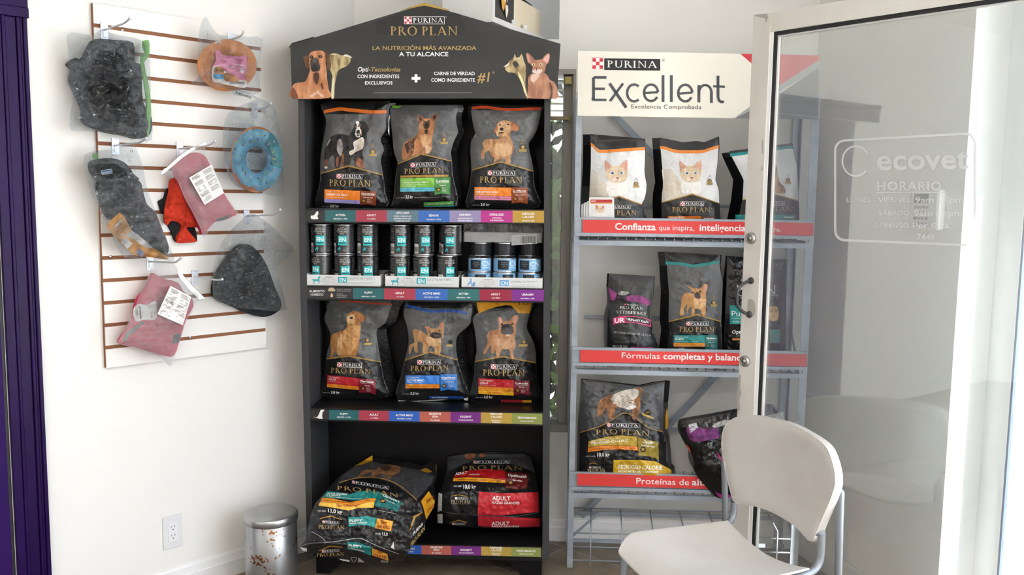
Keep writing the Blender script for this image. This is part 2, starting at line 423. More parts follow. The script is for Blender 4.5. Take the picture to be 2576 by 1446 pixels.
# corner of back and right wall
_s = (Matrix(((BDIR.x, -RD.x), (BDIR.y, -RD.y))).inverted() @ (RA-BA).xy)
KR = BA+BDIR*_s[0]
TOP = 2.72
def W(t, z, off=0.): return KC-LD*t+Vector((0, 0, z))+LN*off         # left wall coordinates
def wl(px, py, off=0.):
    p = on(px, py, LA+LN*off, LN); return p
def wt(px, py): p = wl(px, py); return (KC-p).dot(LD), p.z
def slab(name, a, b, z0, z1, thick, m=paint, parent=None):
    """wall panel from plan point a to b, thickness going away from the room (to the left of a→b)"""
    d = (b-a).normalized(); n = Vector((-d.y, d.x, 0))*thick
    mb = MB(); mb.prism([a+Vector((0, 0, z0)), b+Vector((0, 0, z0)), b+Vector((0, 0, z1)), a+Vector((0, 0, z1))],
                        [a+n+Vector((0, 0, z0)), b+n+Vector((0, 0, z0)), b+n+Vector((0, 0, z1)), a+n+Vector((0, 0, z1))])
    return mb.build(name, m, parent)
# floor of brown slate tiles laid diagonally
def floor_mat():
    m = bpy.data.materials.new('slate_tiles'); m.use_nodes = True; nt = m.node_tree; b = nt.nodes['Principled BSDF']
    tc = nt.nodes.new('ShaderNodeTexCoord'); mp = nt.nodes.new('ShaderNodeMapping'); mp.inputs['Rotation'].default_value = (0, 0, R(41)); mp.inputs['Location'].default_value = (.12, .2, 0)
    br = nt.nodes.new('ShaderNodeTexBrick'); br.offset = 0; br.inputs['Scale'].default_value = 1; br.inputs['Brick Width'].default_value = .33; br.inputs['Row Height'].default_value = .33
    br.inputs['Mortar Size'].default_value = .003; br.inputs['Color1'].default_value = lin('#6b635b'); br.inputs['Color2'].default_value = lin('#93836f'); br.inputs['Mortar'].default_value = lin('#a39b90')
    nz = nt.nodes.new('ShaderNodeTexNoise'); nz.inputs['Scale'].default_value = 9; nz.inputs['Detail'].default_value = 8; nz.inputs['Roughness'].default_value = .65
    rp = nt.nodes.new('ShaderNodeValToRGB'); rp.color_ramp.elements[0].position = .3; rp.color_ramp.elements[0].color = (.45, .43, .42, 1); rp.color_ramp.elements[1].position = .7; rp.color_ramp.elements[1].color = (1.1, 1.05, 1, 1)
    mx = nt.nodes.new('ShaderNodeMix'); mx.data_type = 'RGBA'; mx.blend_type = 'MULTIPLY'; mx.inputs[0].default_value = .8
    L = nt.links.new; L(tc.outputs['Object'], mp.inputs[0]); L(mp.outputs[0], br.inputs[0]); L(mp.outputs[0], nz.inputs[0]); L(nz.outputs[0], rp.inputs[0])
    L(br.outputs[0], mx.inputs[6]); L(rp.outputs[0], mx.inputs[7]); L(mx.outputs[2], b.inputs['Base Color']); b.inputs['Roughness'].default_value = .42
    bp = nt.nodes.new('ShaderNodeBump'); bp.inputs['Strength'].default_value = .3; L(nz.outputs[0], bp.inputs['Height']); L(bp.outputs[0], b.inputs['Normal'])
    return m
LE = KC-LD*4.3                                            # far end of the left wall, beside the camera
RE = RA-RD*.62                                            # end of the right wall where the shop front begins
S0 = RE+Vector((.088, 0, 0)); SD = -RD; S1 = S0+SD*4.6
B1 = Vector((-2.4, -2.6, 0)); B2 = Vector((2.62, -2.2, 0))
mb = MB(); mb.add([p+Vector((0, 0, 0)) for p in (LE+Vector((-.2, 0, 0)), B1+Vector((-.2, -.2, 0)), B2+Vector((.12, -.2, 0)), S0+Vector((.13, .1, 0)), KR+Vector((.3, .3, 0)), KC+Vector((-.1, .3, 0)))], [(0, 1, 2, 3, 4, 5)])
fo = mb.v[:]; mb.prism(fo, [p-Vector((0, 0, .08)) for p in fo]); mb.f = mb.f[1:]; mb.mi = mb.mi[1:]; mb.sm = mb.sm[1:]
st(mb.build('floor', floor_mat()))
mb = MB(); mb.prism([p+Vector((0, 0, TOP)) for p in fo], [p+Vector((0, 0, TOP+.1)) for p in fo]); st(mb.build('ceiling', mat('ceiling_paint', '#efeeea', .8)))
st(slab('wall_left', LE-LD*.1, KC+LD*.0, 0, TOP, .12))
# back wall with the opening of the louvre window
def bpt(px, py, off=0.): return on(px, py, BA+BN*off, BN)
bx = lambda p: (p-KC).dot(BDIR)
WX0, WX1 = bx(bpt(1270, 600)), bx(bpt(1441, 600)); WZ0, WZ1 = bpt(1430, 1086).z, bpt(1430, 174).z
mb = MB()
def bw(s0, s1, z0, z1, o0=0., o1=-.14, mi=0):
    q = lambda s, z, o: KC+BDIR*s+Vector((0, 0, z))+BN*o
    mb.prism([q(s0, z0, o0), q(s1, z0, o0), q(s1, z1, o0), q(s0, z1, o0)], [q(s0, z0, o1), q(s1, z0, o1), q(s1, z1, o1), q(s0, z1, o1)], mi)
BL = (KR-KC).dot(BDIR)
NX0, NX1 = bx(bpt(1112, 40)), bx(bpt(1407, 60)); NZ = 2.068
bw(0, NX0, 0, TOP); bw(NX0, WX0, 0, NZ); bw(WX1, BL, 0, TOP); bw(WX0, WX1, 0, WZ0); bw(WX0, WX1, WZ1, NZ); bw(NX1, WX1, NZ, TOP)
bw(NX0-.05, NX1+.05, NZ-.1, TOP, -.4, -.44); bw(NX0-.05, NX0, NZ, TOP, -.141, -.4); bw(NX1, NX1+.05, NZ, TOP, -.141, -.4); bw(NX0, NX1, NZ-.1, NZ, -.141, -.4)
st(mb.build('wall_back', paint))
st(slab('wall_right', KR, RE, 0, TOP, .14))
mb = MB(); mb.prism([RE+Vector((.002, 0, 0)), S0+Vector((.14, 0, 0)), S0+Vector((.14, 0, TOP)), RE+Vector((.002, 0, TOP))], [p+Vector((.01, .13, 0)) for p in (RE+Vector((.002, 0, 0)), S0+Vector((.14, 0, 0)), S0+Vector((.14, 0, TOP)), RE+Vector((.002, 0, TOP)))])
st(mb.build('trim_1', trimw))
st(slab('wall_rear', B1, LE, 0, TOP, .12)); st(slab('wall_front', B2+Vector((.2, 0, 0)), B1, 0, TOP, .12))
st(slab('wall_street', S1, B2, 0, TOP, .1))
# baseboards
def baseboard(name, a, d, n, L, h=.095, t=.014):
    mb = MB(); prof = [(0, 0), (t, 0), (t, h*.62), (t*.75, h*.66), (t*.55, h*.9), (t*.3, h), (0, h)]
    A = [a+n*u+Vector((0, 0, v)) for u, v in prof]; Bp = [p+d*L for p in A]; mb.prism(A, Bp); return st(mb.build(name, trimw))
baseboard('baseboard_left', KC-LD*1.66, LD, LN, 1.65); baseboard('baseboard_back', KC+BDIR*.01, BDIR, BN, BL-.02); baseboard('baseboard_right', RE+RD*.0, RD, RN, (KR-RE).length-.01)
# ---- louvre window in the back wall
winframe = mat('window_frame_bronze', '#9a968f', .45, metal=.3); brass = mat('aged_brass', '#b0a060', .5, metal=.4); jal = mat('jalousie_bronze', '#8a7c62', .4, metal=.6)
w1 = thing('window_1', None, None, KC+BDIR*WX0+Vector((0, 0, WZ0))); st(w1)
def bq(s0, s1, z0, z1, o0, o1):
    q = lambda s, z, o: KC+BDIR*s+Vector((0, 0, z))+BN*o
    mb.prism([q(s0, z0, o0), q(s1, z0, o0), q(s1, z1, o0), q(s0, z1, o0)], [q(s0, z0, o1), q(s1, z0, o1), q(s1, z1, o1), q(s0, z1, o1)])
mb = MB(); jw = .05
bq(WX0, WX1, WZ0, WZ0+.03, .006, -.12); bq(WX0, WX1, WZ1-.02, WZ1, .006, -.12); bq(WX1-jw, WX1, WZ0+.03, WZ1-.02, -.03, -.12); bq(WX1-.012, WX1, WZ0+.03, WZ1-.02, .008, -.03); bq(WX0, WX0+.04, WZ0+.03, WZ1-.02, .006, -.12)
mb.build('window_frame', winframe, w1, bevel=.002)
mb = MB()
for k in range(6): bq(WX0+.04, WX1-.03, WZ1-.045-.028*k, WZ1-.05-.028*k+.004, -.02-.006*k, -.1)
bq(WX0+.04, WX1-.025, WZ1-.2, WZ1-.185, 0.0, -.03)
mb.build('louvre_blade', jal, w1)
mb = MB(); bq(WX1-.045, WX1-.018, WZ1-.06, WZ1-.03, .012, -.01); bq(WX1-.03, WX1-.02, WZ1-.205, WZ1-.185, .012, -.01); mb.build('window_operator', brass, w1, bevel=.003)
mb = MB(); bq(WX0+.03, WX1-jw, WZ0+.03, WZ1-.2, -.075, -.08); mb.build('glass_pane', clear('window_glass', .04, .05, tint='#b9bbb4', rough=.03), w1)
# ---- shop front on the right
wf = mat('white_aluminium', '#eceded', .35); gask = mat('black_rubber', '#17181b', .5)
w2 = thing('window_2', None, None, S0); st(w2)
def sq(s0, s1, z0, z1, o0, o1):
    q = lambda s, z, o: S0+SD*s+Vector((0, 0, z))+RN*o
    mb.prism([q(s0, z0, o0), q(s1, z0, o0), q(s1, z1, o0), q(s0, z1, o0)], [q(s0, z0, o1), q(s1, z0, o1), q(s1, z1, o1), q(s0, z1, o1)])
mb = MB(); ZT = 2.035
sq(0, .078, 0, TOP, -.02, -.12); sq(.078, .122, 0, TOP, 0, -.09)
sq(.122, 4.55, ZT, ZT+.07, 0, -.09); sq(.122, 4.55, 0, .12, 0, -.09); sq(.122, 4.55, TOP-.06, TOP, 0, -.09)
for s in (.95, 1.95, 2.95, 3.95): sq(s, s+.05, 0, TOP, 0, -.09)
mb.build('window_frame', wf, w2)
mb = MB(); sq(.122, .13, .12, ZT, -.002, -.012); sq(.122, .95, ZT-.008, ZT, -.002, -.012); mb.build('gasket', mat('blue_grey_gasket', '#4a5a7c', .5), w2)
mb = MB(); sq(.13, 4.5, .12, ZT, -.045, -.051); sq(.13, 4.5, ZT+.07, TOP-.06, -.045, -.051); mb.build('glass_pane', clear('shop_glass', 0, .02, rough=.02, fres=.25), w2)
# pavement outside
mb = MB(); mb.box((1.8, -12, -.12), (14, 12, -.1)); mb.box((-6, 3.9, -.12), (1.8, 14, -.1)); st(mb.build('ground', mat('pavement', '#c9c6bf', .8, noise=('#b8b4ac', (3, 3, 3), .4, .6))))
# ---- purple door in the left wall
pur = mat('purple_paint', '#220843', .35, noise=('#1d063a', (30, 30, 6), .4, .6), spec=.12); pur2 = mat('purple_door_leaf', '#2a1050', .5, spec=.1)
T1 = wt(124, 1446)[0]; T1b = wt(64, 60)[0]; tc_ = (T1+T1b)/2; T2 = wt(42, 1446)[0]; ZH = wt(64, 48)[1]
d1 = thing('door_1', None, None, W(T2, 0)); st(d1)
mb = MB()
def wq(t0, t1, z0, z1, o0, o1, mi=0, B=None): (B or mb).prism([W(t0, z0, o0), W(t1, z0, o0), W(t1, z1, o0), W(t0, z1, o0)], [W(t0, z0, o1), W(t1, z0, o1), W(t1, z1, o1), W(t0, z1, o1)], mi)
cw = T2-tc_
prof = [(0, 0, .022), (.0, .12, .022), (.12, .2, .016), (.2, .3, .02), (.3, .62, .012), (.62, .72, .019), (.72, 1., .014)]
for a, b, o in prof[1:]: wq(tc_+cw*a, tc_+cw*b, 0, ZH, -.02, o)
for a, b, o in ((0, .03, .022), (.03, .06, .016), (.06, .085, .026), (.085, .11, .034)): wq(tc_-.006, tc_+1.3, ZH+a, ZH+b, -.02, o)
mb.build('door_frame', pur, d1, bevel=.002)
mb = MB(); wq(T2+.012, T2+.95, .01, ZH-.004, -.02, .004); wq(T2+.002, T2+.011, .0, ZH-.004, .0005, -.02, 1)  # the second, black strip paints the shade in the gap beside the leaf
mb.build('door_leaf', [pur2, gask], d1)
# ---- outside plants behind the louvre window
def leaves(name, c, n, rad, cols, label, seed):
    rr = random.Random(seed); mb = MB()
    for i in range(n):
        p = Vector(c)+Vector((rr.gauss(0, rad[0]), rr.gauss(0, rad[1]), rr.gauss(0, rad[2])))
        a = Vector((rr.uniform(-1, 1), rr.uniform(-.4, .4), rr.uniform(-1, 1))).normalized(); b = a.cross(Vector((0, -1, .3))).normalized(); l = rr.uniform(.03, .085); q = l*.32
        mb.add([p-a*l, p+b*q-a*l*.1, p+a*l, p-b*q-a*l*.1, p+Vector((0, -.006, 0))], [(0, 1, 4), (1, 2, 4), (2, 3, 4), (3, 0, 4)], rr.randrange(len(cols)))
    return mb
lm = [mat('leaf_dark', '#10190b', .5), mat('leaf_mid', '#26391a', .5), mat('leaf_light', '#4d662c', .5)]
bush = thing('bush', 'green leafy bush outside the louvre window behind the black display', 'bush', (.3, 4.5, -.1))
m_ = leaves('f', (.2, 4.6, 1.05), 2300, (.4, .2, .62), lm, '', 3); m_.build('foliage', lm, bush)
mb = MB(); mb.tube([(.3, 4.55, -.1), (.28, 4.55, .8), (.2, 4.6, 1.4), (.35, 4.65, 2.0)], [.05, .045, .035, .02], 10); mb.tube([(.28, 4.55, .9), (.1, 4.6, 1.5), (.12, 4.6, 1.9)], [.03, .02, .012], 8); mb.build('trunk', mat('bark', '#5f5147', .8), bush)
# ================================================================= SLAT BOARD, HOOKS, OUTLETS ON THE LEFT WALL
TA, TB = wt(247, 500)[0], wt(657, 500)[0]                   # near and far end of the board
ZB, ZTp = .86, 2.04
pv = mat('slat_board_white', '#e8e6e2', .45); mdf = mat('raw_mdf_brown', '#8a5a3c', .8)
mb = MB(); gz = [.9286+.07447*k for k in range(15)]; gh = .0062
zs = [ZB]+[v for g in gz for v in (g-gh, g+gh)]+[ZTp]
for i in range(0, len(zs), 2):
    wq(TB, TA, zs[i], zs[i+1], .0135, .019, 0)
wq(TB, TA+.0008, ZB, ZTp, .0005, .0135, 1)
sb = thing('slatwall_panel', 'white slatted board with brown grooves screwed to the left wall', 'slat board', W(TA, ZB))
mb.build('board', [pv, mdf], sb)
chrome = mat('chrome', '#c9ccd0', .18, metal=1)
for px, py in ((308, 76), (278, 645), (478, 848), (330, 380)):
    p = wl(px, py, .016); mb = MB(); mb.lathe([(0, .004), (.003, .004), (.0055, .002), (.006, 0)], 16)
    mb.build('screw', chrome, sb, M=Matrix.Translation(p) @ LN.to_track_quat('Z', 'Y').to_matrix().to_4x4())
# hooks
hookm = mat('white_hook_steel', '#d3d6dc', .3, metal=.5)
def hook(px, py, txp, typ, label, plate=True):
    b = wl(px, py, .02); 
    # tip: straight out of the board until it meets the tip pixel's line of sight
    d = Vector(rays([txp], [typ])[0]); e = Vector(EYE)
    best = min((((e+d*((b+LN*o-e).dot(FWDV)/d.dot(FWDV)))-(b+LN*o)).xy.length, o) for o in [i*.005 for i in range(12, 60)])[1]
    t = thing('wall_hook', label, 'hook', b, 'prong hooks on the slat board'); z = Vector((0, 0, 1)); L = best
    dz = (e+d*((b+LN*L-e).dot(FWDV)/d.dot(FWDV))).z-b.z; dz = max(-.02, min(.035, dz))
    mb = MB(); mb.tube(arc_pts([b-LN*.0, b+LN*(L*.8)+z*(dz*.35), b+LN*L+z*(dz+.004)], .03), .0032, 10)
    mb.lathe([(0, 0), (.0044, .0), (.0048, .004), (.003, .008), (0, .009)], 12, c=b+LN*L+z*(dz+.001)); mb.build('prong', hookm, t)
    if plate:
        mb = MB(); q = lambda u, v, o: b-LD*u+Vector((0, 0, v))+LN*o
        def bb(u0, u1, v0, v1, o0, o1): mb.prism([q(u0, v0, o0), q(u1, v0, o0), q(u1, v1, o0), q(u0, v1, o0)], [q(u0, v0, o1), q(u1, v0, o1), q(u1, v1, o1), q(u0, v1, o1)])
        bb(-.012, .012, -.03, .022, .0, .0025); bb(-.012, .012, .018, .024, -.009, .0025); bb(-.005, .005, -.022, -.002, .0025, .005); mb.build('plate', mat('hook_plate', '#d9dbe2', .3, metal=.35), t, bevel=.0006)
    return t, b+LN*(L*.6)
FWDV = Vector(FWD)
HK = {}
for k, a in {'carrier': (262, 76, 327, 50, 'bent prong hook at top left holding the grey carrier bag'), 'orange': (580, 100, 612, 84, 'prong hook at top right holding the orange collar'),
             'donut': (640, 276, 682, 263, 'prong hook holding the blue donut collar'), 'pouch': (290, 366, 368, 352, 'prong hook holding the black waist pouch'),
             'pink': (452, 374, 541, 359, 'prong hook holding the red jacket and upper pink coat'), 'hood': (620, 543, 705, 531, 'prong hook holding the dark grey hooded coat'),
             'lower': (377, 658, 458, 651, 'prong hook holding the lower pink coat'), 'empty': (490, 696, 559, 706, 'empty prong hook on the slat board')}.items():
    HK[k] = hook(*a)[1]
# sockets
def socket(mid, d, n, label):
    o = thing('wall_socket', label, 'socket', mid, 'double wall sockets'); q = lambda u, v, w_: mid+d*u+Vector((0, 0, v))+n*w_
    wm = mat('socket_white', '#e6e6e8', .35); dk = mat('socket_slot', '#35322f', .6)
    def bx_(mb, u0, u1, v0, v1, o0, o1, mi=0): mb.prism([q(u0, v0, o0), q(u1, v0, o0), q(u1, v1, o0), q(u0, v1, o0)], [q(u0, v0, o1), q(u1, v0, o1), q(u1, v1, o1), q(u0, v1, o1)], mi)
    mb = MB(); bx_(mb, -.035, .035, -.06, .06, .0005, .0055); mb.build('cover_plate', mat('socket_plate', '#dededf', .4), o, bevel=.0015)
    mb = MB(); bx_(mb, -.0165, .0165, -.034, .034, .0055, .008)
    for v in (.016, -.016):
        for u, h in ((-.006, .004), (.006, .005)): bx_(mb, u-.0009, u+.0009, v+.003-h/2, v+.003+h, .008, .0083, 1)
        bx_(mb, -.002, .002, v-.009, v-.005, .008, .0083, 1)
    mb.build('receptacle', [wm, dk], o); 
    for v in (.048, -.048): mb = MB(); bx_(mb, -.002, .002, v-.002, v+.002, .0055, .0065); mb.build('screw', wm, o)
    return o
socket(wl(433, 1336), LD, LN, 'white double wall socket low on the left wall beside the steel bin')
p = on(2122, 1362, RA, RN); socket(p, RD, RN, 'white double wall socket low on the right wall seen through the glass door')
# ---- pedal bin
c = Vector((-.868, 3.06, 0)); 
bin_ = thing('waste_bin', 'small round stainless steel bin with rust spots, beside the black display', 'bin', c)
steel = mat('brushed_steel', '#b9babb', .28, metal=.9, noise=('#8d8c8a', (4, 4, 60), .35, .7))
m = mat('rusty_steel', '#a9aaab', .3, metal=.85); nt = m.node_tree; b = nt.nodes['Principled BSDF']; tcn = nt.nodes.new('ShaderNodeTexCoord'); nz = nt.nodes.new('ShaderNodeTexNoise'); nz.inputs['Scale'].default_value = 95; nz.inputs['Detail'].default_value = 3
n2 = nt.nodes.new('ShaderNodeTexNoise'); n2.inputs['Scale'].default_value = 14; ml = nt.nodes.new('ShaderNodeMath'); ml.operation = 'MULTIPLY'
rp = nt.nodes.new('ShaderNodeValToRGB'); rp.color_ramp.elements[0].position = .335; rp.color_ramp.elements[0].color = lin('#a9aaab'); rp.color_ramp.elements[1].position = .37; rp.color_ramp.elements[1].color = lin('#7a4e2c')
nt.links.new(tcn.outputs['Object'], nz.inputs[0]); nt.links.new(tcn.outputs['Object'], n2.inputs[0]); nt.links.new(nz.outputs[0], ml.inputs[0]); nt.links.new(n2.outputs[0], ml.inputs[1]); nt.links.new(ml.outputs[0], rp.inputs[0]); nt.links.new(rp.outputs[0], b.inputs['Base Color'])
mb = MB(); mb.lathe([(0, .004), (.09, .004), (.0925, .01), (.0925, .262), (.0905, .264)], 48); mb.build('body', m, bin_, local=True)
mb = MB(); mb.lathe([(0, 0), (.094, 0), (.096, .004), (.096, .016), (0, .016)], 48); mb.build('base', gask, bin_, local=True)
mb = MB(); mb.lathe([(.0955, .262), (.0965, .264), (.0965, .286), (.094, .29), (.088, .2915), (.06, .294), (0, .296)], 48); mb.build('lid', steel, bin_, local=True)
mb = MB(); mb.box((-.015, -.125, .004), (.015, -.085, .01)); mb.build('pedal', gask, bin_, local=True, bevel=.002)
# ---- alarm keypad on the right wall
kp = on(2343, 527, RA, RN); kt = thing('keypad_phone', 'white wall keypad with dark screen seen through the glass door', 'keypad', kp)
def kq(mb, u0, u1, v0, v1, o0, o1, mi=0):
    q = lambda u, v, w_: kp+RD*u+Vector((0, 0, v))+RN*w_
    mb.prism([q(u0, v0, o0), q(u1, v0, o0), q(u1, v1, o0), q(u0, v1, o0)], [q(u0, v0, o1), q(u1, v0, o1), q(u1, v1, o1), q(u0, v1, o1)], mi)
mb = MB(); kq(mb, -.07, .07, -.065, .065, .001, .03); mb.build('housing', mat('keypad_white', '#e4e1da', .4), kt, bevel=.01)
mb = MB(); kq(mb, -.02, .045, .02, .05, .03, .0315); mb.build('screen', mat('keypad_screen', '#3a3c3e', .2), kt)
for i in range(4):
    for j in range(4):
        mb = MB(); kq(mb, .036-.018*i-.006, .036-.018*i+.006, .008-.018*j-.005, .008-.018*j+.004, .03, .033); mb.build('key', mat('keypad_key', '#8f9093', .5), kt)
# ---- white shelf unit hanging high over the display, open towards the right
z0 = 2.0895; a = atz(1240, 40, z0); e = atz(1404, 109, z0); dd = (e-a); Lz = dd.length; dd.normalize(); pp = Vector((-dd.y, dd.x, 0))
su = thing('wall_shelf_unit', 'white open shelf unit high on the wall behind the black display', 'shelf unit', a)
sp = lambda s, t, z: a+dd*s+pp*t+Vector((0, 0, z-z0))
def sx(mb, s0, s1, t0, t1, za, zb): mb.prism([sp(s0, t0, za), sp(s1, t0, za), sp(s1, t0, zb), sp(s0, t0, zb)], [sp(s0, t1, za), sp(s1, t1, za), sp(s1, t1, zb), sp(s0, t1, zb)])
wsm = mat('white_laminate', '#e4e3e1', .4)
mb = MB(); sx(mb, 0, Lz-.04, 0, .21, z0-.02, z0); mb.build('shelf_board', wsm, su)
mb = MB(); sx(mb, 0, .016, 0, .21, z0, 2.55); mb.build('side_panel', wsm, su); mb = MB(); sx(mb, .016, Lz-.04, .2, .21, z0, 2.55); mb.build('back_panel', wsm, su); mb = MB(); sx(mb, 0, Lz-.04, 0, .21, 2.55, 2.57); mb.build('top_panel', wsm, su)
ar = thing('framed_picture', 'dark framed picture with yellow and white splashes on the high white shelf', 'picture', sp(.06, .03, z0))
mb = MB(); sx(mb, .035, .2, .012, .03, z0+.001, 2.36); mb.build('frame', mat('black_gloss_frame', '#1c1b1c', .3), ar, bevel=.002)
rr = random.Random(4); mb = MB()
for i in range(26):
    s = rr.gauss(.115, .014); z = rr.uniform(z0+.03, 2.32); r = rr.uniform(.006, .018); n = 7
    mb.add([sp(s+r*math.cos(k*6.283/n)*rr.uniform(.5, 1.1), .0115-.0002*i, z+2.2*r*math.sin(k*6.283/n)*rr.uniform(.5, 1.1)) for k in range(n)], [tuple(range(n))], rr.randrange(4))
mb.build('picture', [ink('#d8a13a'), ink('#e9e2d2'), ink('#c46a2c'), ink('#e8c86a')], ar)
cb = thing('cream_box', 'cream slope-topped box with rounded corners on the high white shelf', 'box', sp(.25, .05, z0))
mb = MB(); mb.prism([sp(.23, .03, z0+.001), sp(.5, .03, z0+.001), sp(.5, .03, z0+.115), sp(.23, .03, z0+.125)], [sp(.23, .13, z0+.001), sp(.5, .13, z0+.001), sp(.5, .13, z0+.115), sp(.23, .13, z0+.125)]); mb.build('body', mat('cream_plastic', '#ecdfc6', .45), cb, bevel=.008)
ob = thing('black_tool', 'slim black tool lying on top of the cream box', 'tool', sp(.3, .05, z0+.126))
mb = MB(); mb.tube([sp(.25, .05, z0+.135), sp(.33, .055, z0+.133), sp(.46, .06, z0+.13)], [.006, .009, .005], 10); mb.build('handle', gask, ob); mb = MB(); mb.tube([sp(.33, .055, z0+.14), sp(.4, .05, z0+.15)], [.004, .006], 8); mb.build('blade', mat('pale_blade', '#c8bfae', .4), ob)
for i, (s, l) in enumerate(((.19, 'small white cup at the edge of the high shelf, nearer the picture'), (.3, 'small white cup at the edge of the high shelf, in front of the cream box'))):
    cu = thing('small_cup', l, 'cup', sp(s, .012, z0+.001), 'white cups on the high shelf'); mb = MB(); mb.lathe([(0, 0), (.009, 0), (.011, .018), (.009, .02), (0, .014)], 16); mb.build('cup', wsm, cu, local=True)
# ================================================================= THE BLACK DISPLAY
DA = R(2.5); DN = Vector((-math.sin(DA), -math.cos(DA), 0)); DX = Vector((math.cos(DA), -math.sin(DA), 0)); DP = Vector((-.3114, 3.17, 0))
def D(x, y, off=0.): return on(x, y, DP+DN*off, DN)
lam = mat('black_laminate', '#151516', .32, spec=.35, noise=('#191919', (3, 3, 40), .4, .6)); lamg = mat('dark_grey_edge', '#3c3c3e', .5, spec=.3)
inner = mat('black_laminate_inside', '#0b0b0c', .4, spec=.2)
def dprism(mb, px, o0, o1, mi=0):
    a = [D(x, y, o0) for x, y in px]; b = [p+DN*(o1-o0) for p in a]; mb.prism(a, b, mi)
disp = thing('display_cabinet', 'tall black pet food display shelf with printed gabled header', 'display shelf', D(1075, 1440, -.13)*1.0)
disp.location.z = 0
DB = -.268
mb = MB(); dprism(mb, [(750, 240), (766, 240), (768, 560), (772, 753), (781, 1073), (788, 1403), (773, 1403), (764, 1073), (757, 800), (752, 600)], 0, DB); mb.build('side_panel', lamg, disp)
mb = MB(); dprism(mb, [(1369.5, 240), (1385.5, 240), (1384, 760), (1383, 1073), (1381, 1406), (1364, 1406), (1366, 1073), (1367.5, 760)], 0, DB); mb.build('side_panel', lamg, disp)
mb = MB(); dprism(mb, [(764, 238), (1371, 238), (1366, 1400), (787, 1396)], DB+.012, DB); mb.build('back_panel', inner, disp)
mb = MB(); dprism(mb, [(750, 232), (1385, 232), (1385, 242), (750, 242)], 0, DB); mb.build('top_panel', lamg, disp)
RAILS = [(523, 527, 561, 564, 768, 1368), (719, 726, 755, 762, 771, 1368), (1026, 1037, 1058, 1072, 780, 1366), (1362, 1375, 1397, 1411, 787, 1364)]
SHELVES = []
for a, b, c_, d_, xl, xr in RAILS:
    mb = MB(); dprism(mb, [(xl+.5, a), (xr-.5, b), (xr-.5, d_), (xl+.5, c_)], -.0005, DB+.013); SHELVES.append(mb.build('shelf', lam, disp))
mb = MB(); dprism(mb, [(795, 1397.5), (872, 1399), (862, 1413), (832, 1440), (828, 1461), (796, 1461)], -.004, -.03); fl = mb.build('foot', inner, disp)
mb = MB(); dprism(mb, [(1362, 1411.5), (1272, 1409), (1284, 1420), (1309, 1440), (1312, 1462), (1362, 1462)], -.004, -.03); mb.build('foot', inner, disp)
for xx in (800, 1350):
    a = D(xx, 1399, -.03); b_ = a-DN*-.0; q = [a, a+DX*.02]; mb = MB()
    mb.prism([Vector((p.x, p.y, 0)) for p in (q[0], q[1])]+[Vector((p.x, p.y, a.z-.012)) for p in (q[1], q[0])], [Vector((p.x, p.y, 0))-DN*.2 for p in (q[0], q[1])]+[Vector((p.x, p.y, a.z-.012))-DN*.2 for p in (q[1], q[0])]); mb.build('foot', inner, disp)
# header
HOF = .035
hp = [(735, 247), (730, 113), (1067.7, 10), (1410, 110), (1401, 247)]
S = Sheet(DP+DN*HOF, DN)
hdr = mat('header_print', '#323232', .45, noise=('#3b3b3a', (5, 5, 9), .3, .7), spec=.3)
S.poly(hp, hdr, 0)
k = K(3.481, 700, 0)
S.poly(k([(840, 190), (1280, 45), (1585, 122), (1612, 170), (1636, 240), (1634, 302), (1300, 306), (870, 300)]), ink('#2d2d2d', .45, .3), 1)
S.poly(k([(1050, 97), (1280, 22), (1500, 88), (1500, 98), (1280, 48), (1050, 97)]), '#a8873c', 2)
GOLD = '#b0915a'; WH = '#eeecea'
purina(S, 1016.6, 41.7, 1118.5, 60.9, 3)
S.serif('PRO PLAN', (981.5, 66.5, 1154, 88.8), GOLD)
S.text('LA NUTRICIÓN MÁS AVANZADA', 936, 125.7, 10.6, GOLD, bold=True, w=262.4); S.text('A TU ALCANCE', 1004.5, 141.3, 11, WH, bold=True, w=123.5)
S.text('Opti', 898.6, 179.8, 11.6, WH, bold=True, shear=.2, w=27.5); S.text('-Tecnologías', 927, 179.8, 11.2, GOLD, bold=True, shear=.2, w=80)
S.text('CON INGREDIENTES', 898.8, 196.2, 8.8, WH, bold=True, w=105.7); S.text('EXCLUSIVOS', 917.5, 212.6, 8.8, WH, bold=True, w=70)
S.quad(1043, 186.7, 1050, 207.4, WH, 2); S.quad(1035.5, 193.6, 1057.5, 200.6, WH, 3)
S.text('CARNE DE VERDAD', 1091.5, 189, 8.9, WH, bold=True, w=103); S.text('COMO INGREDIENTE', 1084.4, 205.4, 9, WH, bold=True, w=110.3)
S.text('#1', 1201, 205.8, 25, GOLD, bold=True, shear=.12, w=34); S.text('*', 1238, 191, 12, GOLD)
S.text('Consulte al Médico Veterinario. * El ingrediente de los siguientes productos: alimentos formulados en carne o aves, Pro Plan Reduced Calorie, Pro Plan Urinary, Pro Plan Sterilized', 940.7, 234, 2.6, '#a9a7a3', w=247)
